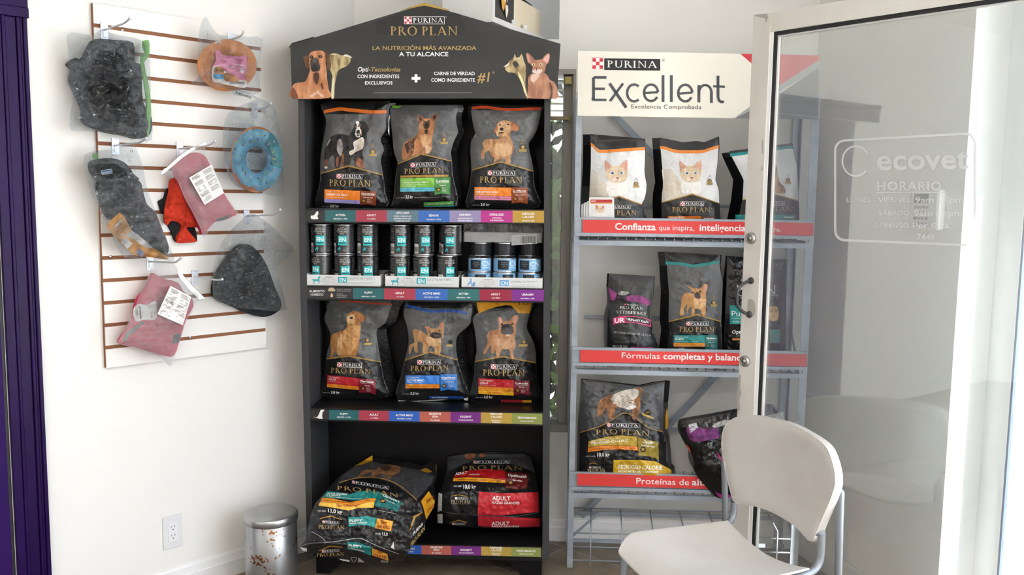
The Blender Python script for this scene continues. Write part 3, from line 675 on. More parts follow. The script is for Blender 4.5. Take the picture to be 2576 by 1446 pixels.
def art(S, k, items, lay0=2, dl=.5):
    if S.hf: lay0 = max(lay0, 3.5); dl = .3
    for i, (c_, pts, *o) in enumerate(items):
        m_ = c_ if not isinstance(c_, tuple) else fur(*c_)
        P_ = k(pts)
        if o and o[0] == 'line':
            w_ = o[1]; P_ = smooth(P_, 4, False); L_ = []; Rr = []
            for j in range(len(P_)):
                a = P_[max(j-1, 0)]; b = P_[min(j+1, len(P_)-1)]; dx, dy = b[0]-a[0], b[1]-a[1]; n = math.hypot(dx, dy)+1e-9; nx, ny = -dy/n*w_/2, dx/n*w_/2
                L_.append((P_[j][0]+nx, P_[j][1]+ny)); Rr.append((P_[j][0]-nx, P_[j][1]-ny))
            S.raw([[L_[j], L_[j+1], Rr[j+1], Rr[j]] for j in range(len(L_)-1)], ink(m_) if isinstance(m_, str) else m_, lay0+i*dl)
        elif o and o[0] == 'poly': S.poly(P_, m_, lay0+i*dl)
        else: S.blob(P_, m_, lay0+i*dl)
def spot(x, y, rx, ry=None, n=10): ry = ry or rx; return [(x+rx*math.cos(i*2*math.pi/n), y+ry*math.sin(i*2*math.pi/n)) for i in range(n)]
k7 = K(7.23, 700, 60)
RB = ('#a5623f', '#c98560'); DKB = ('#4a3226', '#6b4733'); GD = ('#6e5a3a', '#b9a679')
art(S, k7, [
 (GD, [(935, 560), (1000, 535), (1070, 545), (1160, 575), (1240, 565), (1300, 580), (1318, 640), (1300, 710), (1240, 770), (1140, 815), (1095, 850), (1060, 960), (1030, 1100), (1020, 1340), (960, 1340), (965, 1100), (985, 960), (960, 880), (940, 820), (965, 700)]),
 ('#d9d3c4', [(1190, 570), (1250, 556), (1345, 612), (1310, 615), (1280, 600), (1215, 592)]), ('#cfc6a8', [(965, 545), (1030, 536), (1080, 545), (1040, 560), (975, 562)]),
 ('#d8cfa8', [(990, 1000), (1010, 980), (1020, 1090), (1005, 1330), (965, 1338), (975, 1120)]), ('#c9bd92', [(960, 830), (945, 700), (935, 600), (955, 640), (968, 740)]),
 (RB, [(245, 1345), (245, 1170), (310, 1080), (480, 1050), (540, 940), (575, 840), (560, 740), (550, 620), (590, 520), (680, 490), (800, 490), (860, 560), (860, 720), (880, 860), (890, 1000), (915, 1180), (918, 1345)], ),
 (DKB, [(455, 620), (490, 590), (560, 570), (555, 700), (570, 780), (510, 800), (480, 730)]), (DKB, [(860, 500), (900, 530), (940, 600), (960, 740), (940, 830), (890, 815), (870, 700), (855, 590)]),
 ('#3c3533', [(590, 650), (660, 615), (720, 640), (750, 740), (765, 800), (735, 860), (680, 870), (620, 865), (590, 800)]), ('#1f1d1e', [(625, 760), (655, 730), (700, 770), (710, 840), (650, 860), (605, 840)]),
 ('#59524f', [(620, 650), (660, 625), (705, 645), (700, 690), (660, 705), (630, 690)]), ('#241a17', spot(605, 600, 32, 28)), ('#241a17', spot(765, 595, 38, 28)), ('#8a7a70', spot(600, 596, 8)), ('#8a7a70', spot(768, 590, 9)),
 ('#4b2e22', [(650, 900), (720, 880), (745, 950), (710, 1090), (670, 1060), (640, 980)]), ('#d9b59f', [(570, 1310), (650, 1260), (700, 1240), (720, 1195), (760, 1260), (830, 1300), (800, 1340), (730, 1280), (690, 1275), (610, 1345)]),
 ('#5a3325', [(775, 1090), (800, 1080), (825, 1180), (800, 1180)]), ('#7a4430', [(245, 1180), (290, 1170), (360, 1340), (250, 1343)])])
k8 = K(8.035, 1240, 100)
CB = ('#8f5c48', '#b17c62')
art(S, k8, [
 (GD, [(215, 545), (300, 480), (330, 430), (410, 375), (440, 290), (475, 355), (530, 350), (585, 290), (610, 400), (655, 500), (670, 620), (655, 860), (700, 1090), (712, 1183), (690, 1180), (620, 1050), (600, 950), (540, 800), (460, 690), (400, 665), (310, 655), (250, 600), (250, 550)]),
 ('#d8d0b4', [(215, 545), (290, 490), (330, 470), (310, 520), (240, 545)]), ('#d9d0a5', [(500, 640), (560, 720), (620, 850), (660, 1000), (700, 1170), (640, 1060), (590, 900), (540, 780)]), ('#cfc6a4', [(410, 385), (500, 365), (540, 380), (460, 395)]),
 ('#cbc2a6', [(600, 320), (625, 430), (660, 540), (610, 440)]), ('#2b2a22', [(400, 470), (470, 430), (520, 520), (460, 560)]),
 (CB, [(735, 1180), (705, 1100), (715, 780), (760, 700), (830, 660), (1000, 650), (1100, 720), (1150, 810), (1230, 850), (1290, 950), (1310, 1060), (1295, 1183)]),
 (CB, [(720, 460), (760, 440), (820, 400), (880, 410), (940, 400), (1010, 400), (1080, 470), (1065, 560), (1040, 650), (970, 690), (900, 695), (820, 670), (790, 600), (800, 540)]),
 (CB, [(672, 290), (700, 265), (760, 310), (830, 390), (780, 450), (720, 470), (685, 380)]), (CB, [(1000, 390), (1060, 310), (1120, 272), (1150, 320), (1130, 440), (1090, 490), (1040, 450)]),
 ('#c98f8a', [(685, 310), (710, 300), (750, 370), (740, 440), (715, 455), (695, 390)]), ('#d9a4a0', [(1020, 400), (1080, 320), (1125, 290), (1140, 340), (1110, 450), (1060, 450)]),
 ('#d9c5ba', [(790, 640), (840, 600), (920, 600), (1000, 610), (960, 680), (900, 692), (830, 675)]), ('#d8b9a9', [(760, 780), (800, 700), (930, 700), (920, 760), (830, 860), (780, 840)]),
 ('#e8dcb0', spot(820, 500, 30, 24)), ('#e8dcb0', spot(970, 498, 32, 24)), ('#1b1b1b', spot(824, 500, 14, 18)), ('#1b1b1b', spot(968, 498, 14, 18)), ('#9a4a45', [(860, 555), (895, 555), (880, 590)]),
 ('#5c3a2d', [(1140, 860), (1200, 960), (1200, 1180), (1150, 1180), (1180, 1050)]), ('#3a2a22', [(870, 590), (885, 590), (880, 640)])])
mb = MB(); mb.prism([D(x, y, HOF-.0012) for x, y in hp], [D(x, y, HOF-.0012)-DN*.022 for x, y in hp]); S.build('header_face', mb.build('header_board', lamg, disp))
mb = MB(); mb.prism([D(x, y, HOF-.025) for x, y in [(726, 119), (735, 108), (790, 92), (790, 120)]], [D(x, y, HOF-.2) for x, y in [(726, 119), (735, 108), (790, 92), (790, 120)]]); mb.build('header_bracket', lam, disp)
# price-rail labels
def strip(name, x0, x1, yl, yr, ybl, ybr, cells, X0, X1, parent=disp, off=.0008, extra=None):
    S = Sheet(DP+DN*off, DN); t = lambda x: (x-X0)/(X1-X0)
    yt = lambda x: yl+(yr-yl)*t(x); yb = lambda x: ybl+(ybr-ybl)*t(x); sl = (yr-yl)/(X1-X0)
    S.poly([(x0, yt(x0)), (x1, yt(x1)), (x1, yb(x1)), (x0, yb(x0))], ink('#2f2e2f', .3), 0)
    for a, b, col, lines in cells:
        S.poly([(a, yt(a)), (b, yt(b)), (b, yb(b)), (a, yb(a))], ink(col, .25), 1)
        c = (a+b)/2; H_ = yb(c)-yt(c)
        for txt, fy, cap in lines: S.text(txt, c, yt(c)+H_*fy, cap, '#f0edeb', 2, bold=True, anchor='c', slope=sl)
    if extra: extra(S)
    return S.build(name, parent)
k9 = lambda v, s=3.903: 740+v/s
T_, A_, M2 = '#2c6165', '#a23c4d', 'MENORES A 1 AÑO'
def cat1(S):
    S.blob(K(3.903, 740, 240)([(165, 1180), (185, 1178), (205, 1165), (215, 1145), (232, 1136), (238, 1160), (228, 1185), (236, 1205), (228, 1213), (175, 1213), (163, 1200)]), '#e9e6e4', 2)
strip('label_strip', 769, 1368.5, 528, 530, 557, 560, [
 (k9(305), k9(605), T_, [('KITTEN', .52, 5.2), (M2, .8, 2.9)]), (k9(605), k9(910), A_, [('ADULT', .52, 5.2), ('1 A 7 AÑOS', .8, 2.9)]),
 (k9(910), k9(1217), '#5e7785', [('LIVECLEAR', .3, 5.2), ('AYUDA A REDUCIR LOS', .55, 3), ('ALÉRGENOS EN EL PELO', .76, 3), ('Y CASPA DEL GATO', .97, 3)]),
 (k9(1217), k9(1525), '#3767b2', [('SENIOR', .52, 5.2), ('MAYORES A 7 AÑOS', .82, 2.9)]), (k9(1525), k9(1833), '#8f86ab', [('URINARY', .44, 5.2), ('SALUD DEL TRACTO', .72, 2.9), ('URINARIO INFERIOR', .92, 2.9)]),
 (k9(1833), k9(2145), '#b02f86', [('STERILIZED', .42, 5.4), ('CASTRADOS', .67, 3), ('O ESTERILIZADOS', .87, 3)]), (k9(2145), 1368.5, '#b08c35', [('REDUCED', .34, 5.2), ('CALORIE', .6, 5.2), ('EXCESO DE PESO', .9, 2.9)])], 768, 1369, extra=cat1, parent=SHELVES[0])
def wet(S):
    S.text('ALIMENTO', 778, 734.8, 5.6, '#d9d7d4', 2, bold=True, w=39); S.text('HÚMEDO', 781, 743.5, 5.6, '#d9d7d4', 2, bold=True, w=33)
    S.blob([(826, 732), (828, 725), (834, 723), (840, 725), (843, 732)], '#b9a184', 2); S.blob([(834.5, 737), (838, 744), (834.5, 748), (831, 744)], '#d6b99a', 2)
    for i, s_ in enumerate(('SABOR Y TEXTURA', 'QUE LES ENCANTA')): S.text(s_, 847, 728.8+4.5*i, 2.7, '#bdbbb8', 2, w=36)
    for i, s_ in enumerate(('AYUDA A', 'MANTENERLOS', 'HIDRATADOS')): S.text(s_, 847, 740.6+4.3*i, 2.7, '#bdbbb8', 2)
strip('label_strip', 771, 1368, 723.5, 728.8, 750.6, 757.8, [
 (k9(578), k9(883), T_, [('PUPPY', .5, 5.2), (M2, .8, 2.9)]), (k9(883), k9(1192), A_, [('ADULT', .5, 5.2), ('1 A 7 AÑOS', .8, 2.9)]), (k9(1192), k9(1508), '#3767b2', [('ACTIVE MIND', .5, 5.2), ('MAYORES A 7 AÑOS', .8, 2.9)]),
 (k9(1508), k9(1820), '#2f6a6c', [('KITTEN', .5, 5.2), (M2, .8, 2.9)]), (k9(1820), k9(2135), '#952640', [('ADULT', .52, 5.2), ('1 A 7 AÑOS', .8, 2.9)]), (k9(2135), 1368, '#7a2b88', [('URINARY', .52, 5.2), ('MAYORES A 1 AÑO', .82, 2.9)])], 771, 1368, extra=wet, parent=SHELVES[1])
SS = [('#b25f52', [('SENSITIVE', .3, 5), ('SKIN', .56, 5), ('PIEL SENSIBLE', .88, 2.9)]), ('#74307f', [('EXIGENT', .52, 5.2), ('PALADAR EXIGENTE', .8, 2.9)]), ('#b39545', [('REDUCED', .2, 5), ('CALORIE', .48, 5), ('TENDENCIA AL', .78, 2.7), ('SOBREPESO', .95, 2.7)]), ('#8a9150', [('PERFORMANCE', .5, 5), ('ADULTOS ACTIVOS', .78, 2.8)])]
def dog1(S): S.blob(K(3.903, 740, 740)([(188, 1200), (225, 1205), (250, 1160), (262, 1135), (285, 1132), (296, 1142), (280, 1158), (275, 1200), (280, 1220), (240, 1220)]), '#e9e6e4', 2)
b3 = [k9(v) for v in (342, 635, 933, 1232, 1535, 1833, 2137, 2437)]
strip('label_strip', 781, 1365.5, 1030, 1040, 1054, 1067.5, [(b3[0], b3[1], T_, [('PUPPY', .5, 5.2), (M2, .78, 2.9)]), (b3[1], b3[2], A_, [('ADULT', .5, 5.2), ('1 A 7 AÑOS', .8, 2.9)]), (b3[2], b3[3], '#3060b4', [('ACTIVE MIND', .5, 5.2), ('MAYORES A 7 AÑOS', .8, 2.9)])]+[(b3[3+i], b3[4+i], c_, l_) for i, (c_, l_) in enumerate(SS)], 781, 1365.5, extra=dog1, parent=SHELVES[2])
b4 = [740+v/3.745 for v in (351, 634, 917, 1200, 1480, 1762, 2045, 2325)]
strip('label_strip', 788, 1363.5, 1366, 1377.5, 1388, 1400.5, [(b4[0], b4[1], T_, [('PUPPY', .5, 5), (M2, .78, 2.8)]), (b4[1], b4[2], A_, [('ADULT', .5, 5), ('1 A 7 AÑOS', .8, 2.8)]), (b4[2], b4[3], '#3060b4', [('ACTIVE MIND', .5, 5), ('MAYORES A 7 AÑOS', .8, 2.8)])]+[(b4[3+i], b4[4+i], c_, l_) for i, (c_, l_) in enumerate(SS)], 788, 1363.5, parent=SHELVES[3])
# ================================================================= PET FOOD BAGS
film = mat('black_film', '#161617', .33, spec=.5, noise=('#1f1f21', (14, 14, 5), .35, .7)); gus = mat('printed_gusset', '#0e0e0f', .35, noise=('#5f5f60', (60, 60, 420), .56, .7)); plain_g = mat('black_gusset', '#101011', .33)
greyp = mat('grey_print', '#4a4a4b', .36, spec=.45, noise=('#666767', (5, 5, 9), .3, .75)); GOLDP = '#a8813a'; silver = mat('silver_foil_edge', '#c9ccd0', .25, metal=.7)
whitep = mat('white_marble_print', '#dedede', .4, noise=('#c9c9cb', (13, 13, 9), .42, .75)); greyd = mat('dark_grey_print', '#39393b', .36, noise=('#4c4e52', (5, 5, 9), .3, .75))
def rowx(out):   # left / right edge of an outline at height y
    P = out+[out[0]]
    def f(y):
        xs = []
        for (ax, ay), (b_x, by) in zip(P[:-1], P[1:]):
            if (ay-y)*(by-y) <= 0 and ay != by: xs.append(ax+(b_x-ax)*(y-ay)/(by-ay))
        return (min(xs), max(xs)) if xs else (P[0][0], P[0][0])
    return f
def bag(name, label, group, out, off, T, B=.045, s_=26, seed=1, wr=.006, prints=None, base=film, gm=(.0, .0), gmat=gus, PP=(DP, DN, DX), grid=5, hx=None, parts=None, cat='pet food bag', sm=True, Tback=None, lean=0.):
    P0, N, XD = PP; P0 = P0+N*off
    o2 = smooth(out, 3) if sm else out; yb = max(p[1] for p in o2); yt = min(p[1] for p in o2)
    def hf(x, y):
        d = pdist(x, y, o2); q = 1-np.exp(-d/s_); v = np.clip((y-yt)/(yb-yt), 0, 1)
        h = B*q*(.35+.65*np.clip(v*1.6, 0, 1)) + wr*q*(wrinkle(x, y, 38, seed)*2+wrinkle(x, y, 17, seed+3, True)*1.1)
        h = h-lean*(1-v)
        if hx: h = h+hx(x, y)
        return h
    S = Sheet(P0, N, hf, grid=grid)
    S.poly(o2, base, 0)
    if prints: prints(S, rowx(o2))
    cx = sum(p[0] for p in o2)/len(o2)
    f = S.map([p[0] for p in o2], [p[1] for p in o2], [0]*len(o2)); zmin = min(p[2] for p in f)
    A, Bk = [], []
    for (x, y), p in zip(o2, f):
        v = (y-yt)/(yb-yt); tt = T*min(1, .1+1.5*v) if Tback is None else Tback(x, y); g = gm[0] if x < cx else gm[1]; sgn = -1 if x < cx else 1
        A.append(Vector(p)-N*tt*.5+XD*sgn*g); Bk.append(Vector(p)-N*tt+XD*sgn*g*.4)
    t = thing(name, label, cat, Vector((sum(p[0] for p in f)/len(f), sum(p[1] for p in f)/len(f), zmin))-N*T*.5, group)
    pb = S.build('printed_bag', t, back=(o2, [A, Bk], gmat))
    if parts: parts(pb, S)
    return t, S
def lower(S, fx, ap, cl, cr_, pur_, pp, base=film, panel=greyp, top=None, sl=0., gold=2.6, arch=0):
    """grey picture panel down to the gold chevron, then brand box and brand line"""
    if panel:
        yt = top if top else min(0, 0); ys = np.linspace(yt, (cl[1]+cr_[1])/2, 14)
        Lp = [(fx(y)[0]+.6, y) for y in ys if y < cl[1]]+[(fx(cl[1])[0]+.6, cl[1])]; Rp = [(fx(y)[1]-.6, y) for y in ys if y < cr_[1]]+[(fx(cr_[1])[1]-.6, cr_[1])]
        S.poly(Lp+[ap]+Rp[::-1], panel, 1)
    cl = (fx(cl[1])[0]+.6, cl[1]); cr_ = (fx(cr_[1])[1]-.6, cr_[1])
    S.poly([cl, ap, cr_, (cr_[0], cr_[1]+gold), (ap[0], ap[1]+gold*1.3), (cl[0], cl[1]+gold)], GOLDP, 11)
    purina(S, *pur_, lay=12, sl=sl); S.serif('PRO PLAN', pp, GOLD, 12, slope=sl, arch=arch)
    S.text('®', pp[2]+1, pp[1]+4+sl*(pp[2]-pp[0]), 2.6, '#c9b68c', 12)
def band(S, fx, pts, m, w_, lay=2):
    """coloured band under the seal; pts from left to right"""
    P_ = smooth(pts, 3, False); S.raw([[P_[i], P_[i+1], (P_[i+1][0], P_[i+1][1]+w_), (P_[i][0], P_[i][1]+w_)] for i in range(len(P_)-1)], ink(m) if isinstance(m, str) else m, lay)
def block(S, x0, y0, x1, y1, col, lines, sl=0., col2=None, h2=0, l2='', opt=None, oc=None, obox=None, ol=None, lay=12, colour2b=None):
    S.quad(x0, y0, x1, y1, col, lay, sl); H_ = y1-y0
    for txt, fy, cap, w_ in lines: S.text(txt, x0+4, y0+H_*fy+sl*4, cap, '#f3efec', lay+1, bold=cap > 3, slope=sl, w=w_)
    if col2:
        S.quad(x0, y1+.4, x1, y1+h2, col2, lay, sl); S.text(l2 or 'CARNE DE POLLO COMO PRIMER INGREDIENTE', x0+3, y1+h2*.62+sl*3, 1.7, '#5a4630', lay+1, slope=sl, w=(x1-x0)*.68)
        S.quad(x1-(x1-x0)*.2, y1+h2*.2+sl*(x1-x0)*.8, x1-(x1-x0)*.195, y1+h2*.8+sl*(x1-x0)*.8, '#5a4630', lay+1); S.text('26%', x1-(x1-x0)*.16, y1+h2*.72+sl*(x1-x0)*.85, 2.8, '#5a4630', lay+1, bold=True, slope=sl)
    if obox:
        a, b, c_, d_ = obox; S.poly([(a, b), (c_, b+sl*(c_-a)), (c_, d_+1+sl*(c_-a)), ((a+c_)/2, d_-2.2+sl*(c_-a)/2), (a, d_+1)], oc, lay)
        w_ = c_-a; S.text(opt, a+w_*.07, b+(d_-b)*.26, 4.6, '#f6f2ee', lay+1, bold=True, shear=.2, w=w_*.82, slope=sl); S.quad(a+w_*.08, b+(d_-b)*.32, c_-w_*.08, b+(d_-b)*.33+.3, '#e9e3dd', lay+1, sl)
        if ol: S.text(ol, (a+c_)/2, b+(d_-b)*.5+sl*w_/2, 2.8, '#f6f2ee', lay+1, bold=True, anchor='c', shear=.15, slope=sl)
        S.poly(spot(a+w_*.24, b+(d_-b)*.72, min(w_*.13, 5.2)), '#2a211b', lay+1); S.poly(spot(a+w_*.24, b+(d_-b)*.72, min(w_*.08, 3.2)), GOLDP, lay+2)
        for i in range(4): S.text(('Ayuda a', 'reforzar las', 'defensas de', 'su mascota')[i], a+w_*.45, b+(d_-b)*(.62+.08*i)+sl*w_*.4, 1.7, '#efe6de', lay+1, slope=sl)
def kg(S, x0, y1, w_, txt, sl=0., cap=6.6, lay=13):
    S.text(txt, x0, y1, cap, '#efece9', lay, bold=True, slope=sl, w=w_); S.text('CONT. NETO', x0-2, y1-.5, cap*.33, '#cfccc9', lay, anchor='r', slope=sl)
def seals(S, x, y, g=1., dark=False):
    c1 = GOLDP if not dark else '#77787a'
    S.raw([[a, b, c_, d_] for a, b, c_, d_ in [(spot(x, y-15*g, 3.2*g)[i], spot(x, y-15*g, 3.2*g)[(i+1) % 10], spot(x, y-15*g, 2.5*g)[(i+1) % 10], spot(x, y-15*g, 2.5*g)[i]) for i in range(10)]], ink(c1), 11)
    S.quad(x-7*g, y-9.5*g, x+7*g, y-9*g, c1, 11); S.text('OPTI', x, y-13.6*g, 2*g, c1, 11, anchor='c')
    S.poly(spot(x, y, 6.2*g, n=14), '#211e19', 11); S.poly(spot(x, y, 4.6*g, n=12), GOLDP, 12); S.quad(x-9*g, y+5*g, x+9*g, y+11*g, '#b09045', 12); S.text('CON OPTI', x, y+9*g, 2.2*g, '#4a3b1c', 13, anchor='c')
# ---- A sensitive skin, mountain dog
k = K(5.164, 780, 250)
def pA(S, fx):
    band(S, fx, k([(178, 140), (370, 103), (500, 113), (720, 135), (860, 140), (993, 137)]), '#cf6a22', 8.6)
    lower(S, fx, (878, 415.6), (805, 435), (964, 439), (847, 437, 911, 449), (828.5, 451, 933, 467.5), top=287, sl=.02, panel=greyp)
    art(S, k, [(('#17161a', '#2f2c2f'), [(590, 290), (640, 280), (720, 300), (768, 380), (740, 440), (735, 520), (700, 620), (680, 700), (700, 890), (640, 850), (590, 850), (550, 740), (510, 852), (440, 862), (425, 720), (380, 880), (330, 890), (305, 730), (240, 780), (218, 895), (190, 895), (185, 700), (210, 600), (230, 520), (300, 470), (400, 450), (500, 460), (560, 380), (580, 320)]),
        ('#d9d4cf', [(592, 290), (635, 288), (640, 350), (662, 400), (662, 480), (610, 492), (582, 455), (592, 400), (612, 360)]), ('#1a181a', [(602, 405), (642, 400), (645, 465), (608, 470)]), ('#a3643f', spot(597, 358, 8, 16)), ('#a3643f', spot(650, 338, 8, 12)), ('#a3643f', [(665, 400), (675, 460), (662, 470)]),
        (('#d6d0cc', '#a9a09c'), [(560, 560), (620, 520), (685, 490), (705, 560), (680, 640), (600, 680), (530, 725), (508, 680), (570, 640)]), (('#a5643f', '#6e3f28'), [(620, 760), (675, 790), (700, 890), (600, 862), (590, 820)]),
        (('#a5643f', '#6e3f28'), [(412, 740), (438, 700), (438, 855), (410, 858)]), (('#a5643f', '#6e3f28'), [(190, 800), (225, 780), (222, 870), (190, 880)]), (('#a5643f', '#6e3f28'), [(335, 780), (370, 740), (365, 870), (340, 860)]), (('#8d8888', '#5a5556'), [(210, 590), (250, 515), (268, 520), (228, 600)]), (('#8d8888', '#4a4648'), [(360, 540), (400, 520), (430, 620), (400, 740), (350, 660)]), ('#d9d6d3', [(190, 875), (222, 870), (222, 896), (188, 896)])], 2)
    seals(S, 938, 381.5)
    block(S, 816, 476, 905, 500, '#e8812e', [('TODAS LAS RAZAS', .25, 2.6, 33), ('SENSITIVE SKIN', .62, 5.2, 55), ('PIEL SENSIBLE TODAS LAS EDADES', .84, 1.8, 46)], .045, '#9a92cf', 9, opt='Optiderma', oc='#7d3c20', obox=(905.5, 479.5, 946, 515), ol='Omega 6 and 3')
    kg(S, 830, 521.5, 22, '3,0 kg', 0); 
bag('food_bag', 'grey food bag with black and white dog, top left of the black display', None, k([(140, 75), (200, 45), (330, 25), (600, 35), (860, 22), (1000, 35), (1025, 60), (1000, 130), (985, 250), (985, 400), (915, 520), (965, 650), (920, 775), (950, 975), (975, 1200), (1000, 1396), (600, 1400), (92, 1396), (125, 1100), (132, 955), (140, 700), (205, 320), (180, 190)]), -.05, .12, seed=2, prints=pA, gm=(.004, .024),
    parts=lambda t, S: (lambda Q: (Q.poly(k([(980, 28), (1030, 22), (1046, 60), (1045, 160), (1028, 300), (1030, 470), (1012, 420), (1000, 300), (985, 290), (1008, 180), (1010, 60)]), silver, 0), Q.build('foil_edge', t)))(Sheet(DP+DN*-.058, DN)))
# ---- B sensitive skin and stomach, shepherd
kB = K(5.162, 970, 250)
def pB(S, fx):
    S.blob(kB([(85, 85), (120, 78), (160, 92), (197, 78), (185, 105), (150, 112), (115, 108), (90, 106)]), '#6fae2c', 2)
    lower(S, fx, (1061, 385.6), (1001, 411), (1136, 404), (1033, 409.5, 1096, 421), (1017, 424, 1118, 437), top=265, sl=-.025)
    art(S, kB, [(('#b9784a', '#8c5432'), [(225, 785), (215, 660), (240, 570), (330, 510), (420, 450), (430, 380), (440, 320), (480, 260), (560, 245), (610, 260), (640, 330), (620, 440), (600, 560), (600, 640), (560, 705), (470, 700), (330, 745)]),
        (('#3a2a25', '#7a4c38'), [(250, 580), (340, 510), (410, 450), (420, 480), (370, 560), (370, 640), (330, 740), (290, 730), (260, 640)]), (('#6a4230', '#8c5840'), [(415, 215), (440, 198), (500, 250), (470, 290), (440, 310), (420, 270)]), (('#6a4230', '#8c5840'), [(590, 240), (640, 180), (670, 200), (660, 260), (640, 300), (600, 270)]),
        ('#54332a', [(425, 225), (445, 220), (475, 255), (450, 280)]), ('#54332a', [(610, 240), (645, 200), (655, 230), (640, 270)]), (('#c9986c', '#a8744a'), [(450, 470), (530, 450), (600, 470), (590, 560), (540, 600), (500, 640), (470, 580)]),
        ('#4a342a', [(488, 300), (520, 285), (565, 292), (572, 345), (548, 380), (505, 376), (486, 340)]), ('#161315', spot(520, 335, 24, 17)), ('#161315', spot(497, 280, 11, 8)), ('#161315', spot(562, 278, 11, 8)), ('#3a2620', [(505, 400), (550, 395), (530, 455)]),
        (('#d6b793', '#b98d66'), [(500, 600), (560, 600), (595, 640), (555, 700), (520, 700), (520, 640)]), (('#a06a45', '#7d4d33'), [(440, 690), (500, 615), (520, 660), (500, 700)])], 2)
    seals(S, 1117, 351)
    S.quad(1007, 441.5, 1128, 446.8, GOLDP, 12, -.02)
    block(S, 1007, 448, 1093, 472, '#7dbb4b', [('TODAS LAS RAZAS', .26, 2.4, 25), ('SENSITIVE SKIN AND STOMACH', .55, 3.8, 66), ('PIEL SENSIBLE Y ESTÓMAGO', .75, 2, 60), ('TODAS LAS EDADES', .92, 2, 35)], -.02, '#5fb9cf', 10.5, opt='Optidual', oc='#3e7b35', obox=(1093.5, 446, 1133, 489), ol='Probiotics')
    kg(S, 1020, 499, 18.5, '3,5 kg', -.03, 8); S.text('Alimento completo y balanceado para perros adultos', 1042, 498, 1.6, '#c9c6c3', 13, slope=-.03, w=92)
    S.quad(1066, 509, 1141, 520, '#4d8f3c', 12, -.04); S.quad(1068, 518.5, 1144, 521, '#3f9db0', 13, -.03); S.text('SENSITIVE SKIN AND STOMACH', 1075, 515, 3, '#dfe9d8', 13, slope=-.04, w=60)
bag('food_bag', 'grey food bag with shepherd dog and green label, top middle of black display', None, kB([(75, 82), (300, 70), (600, 74), (930, 72), (915, 220), (925, 330), (945, 430), (890, 540), (850, 680), (862, 795), (880, 1000), (920, 1390), (500, 1402), (95, 1400), (100, 1300), (130, 1000), (155, 830), (112, 700), (90, 500), (65, 220)]), -.052, .12, seed=4, prints=pB, gm=(.008, .018))
# ---- C sensitive skin, wire haired dachshund
kC = K(3.903, 740, 240)
def pC(S, fx):
    band(S, fx, kC([(1750, 112), (1880, 100), (2000, 118), (2150, 125), (2300, 118), (2428, 115)]), '#b8421d', 7)
    lower(S, fx, (1260, 405), (1186, 427), (1342, 429.6), (1227, 429, 1294, 440.5), (1207, 444, 1315, 459.5), top=277, sl=.012)
    art(S, kC, [(('#b5845c', '#8f5c3c'), [(1835, 560), (1860, 520), (1850, 460), (1890, 430), (2000, 430), (2020, 400), (1990, 370), (1965, 355), (1990, 290), (2020, 255), (2080, 245), (2140, 262), (2200, 310), (2190, 345), (2140, 345), (2120, 400), (2150, 480), (2155, 540), (2125, 600), (2120, 665), (2080, 660), (2060, 620), (2000, 640), (1960, 655), (1965, 610), (1930, 600), (1920, 545), (1880, 560), (1865, 615), (1840, 618)]),
        (('#c9a075', '#a67a52'), [(1985, 390), (1995, 310), (2030, 270), (2100, 270), (2130, 310), (2120, 350), (2080, 390), (2030, 405)]), (('#a8623c', '#8c4c2e'), [(2135, 270), (2175, 275), (2207, 315), (2190, 350), (2150, 340)]), (('#a8623c', '#8c4c2e'), [(1965, 350), (1985, 300), (2005, 290), (1995, 350), (1975, 362)]),
        (('#c69a72', '#a87a55'), [(1975, 480), (2050, 470), (2120, 480), (2140, 540), (2100, 590), (2020, 600), (1970, 560)]), ('#20191a', spot(2037, 330, 19, 16)), ('#1d1716', spot(2022, 290, 10, 8)), ('#1d1716', spot(2100, 284, 10, 8)), ('#6c4531', [(2010, 362), (2060, 360), (2050, 372), (2020, 374)])], 2)
    seals(S, 1315.5, 370, 1.05)
    block(S, 1193.5, 470, 1286.5, 492, '#e6822c', [('RAZAS PEQUEÑAS', .3, 2.8, 34), ('SENSITIVE SKIN', .68, 5.2, 56), ('PIEL SENSIBLE ADULTOS', .88, 1.8, 48)], .02, '#cf7f9d', 10, opt='Optiderma', oc='#8b4424', obox=(1287, 471, 1327.5, 511), ol='Omega 6 and 3')
    kg(S, 1209, 517.5, 22, '3,0 kg')
bag('food_bag', 'grey food bag with wire haired tan dog, top right of the black display', None, kC([(1750, 98), (1900, 90), (2100, 100), (2432, 104), (2425, 150), (2385, 330), (2330, 430), (2300, 480), (2330, 620), (2350, 740), (2362, 900), (2400, 1095), (2000, 1102), (1700, 1100), (1720, 900), (1740, 730), (1730, 560), (1740, 430), (1785, 400), (1750, 250)]), -.052, .12, seed=6, prints=pC, gm=(.014, .018))
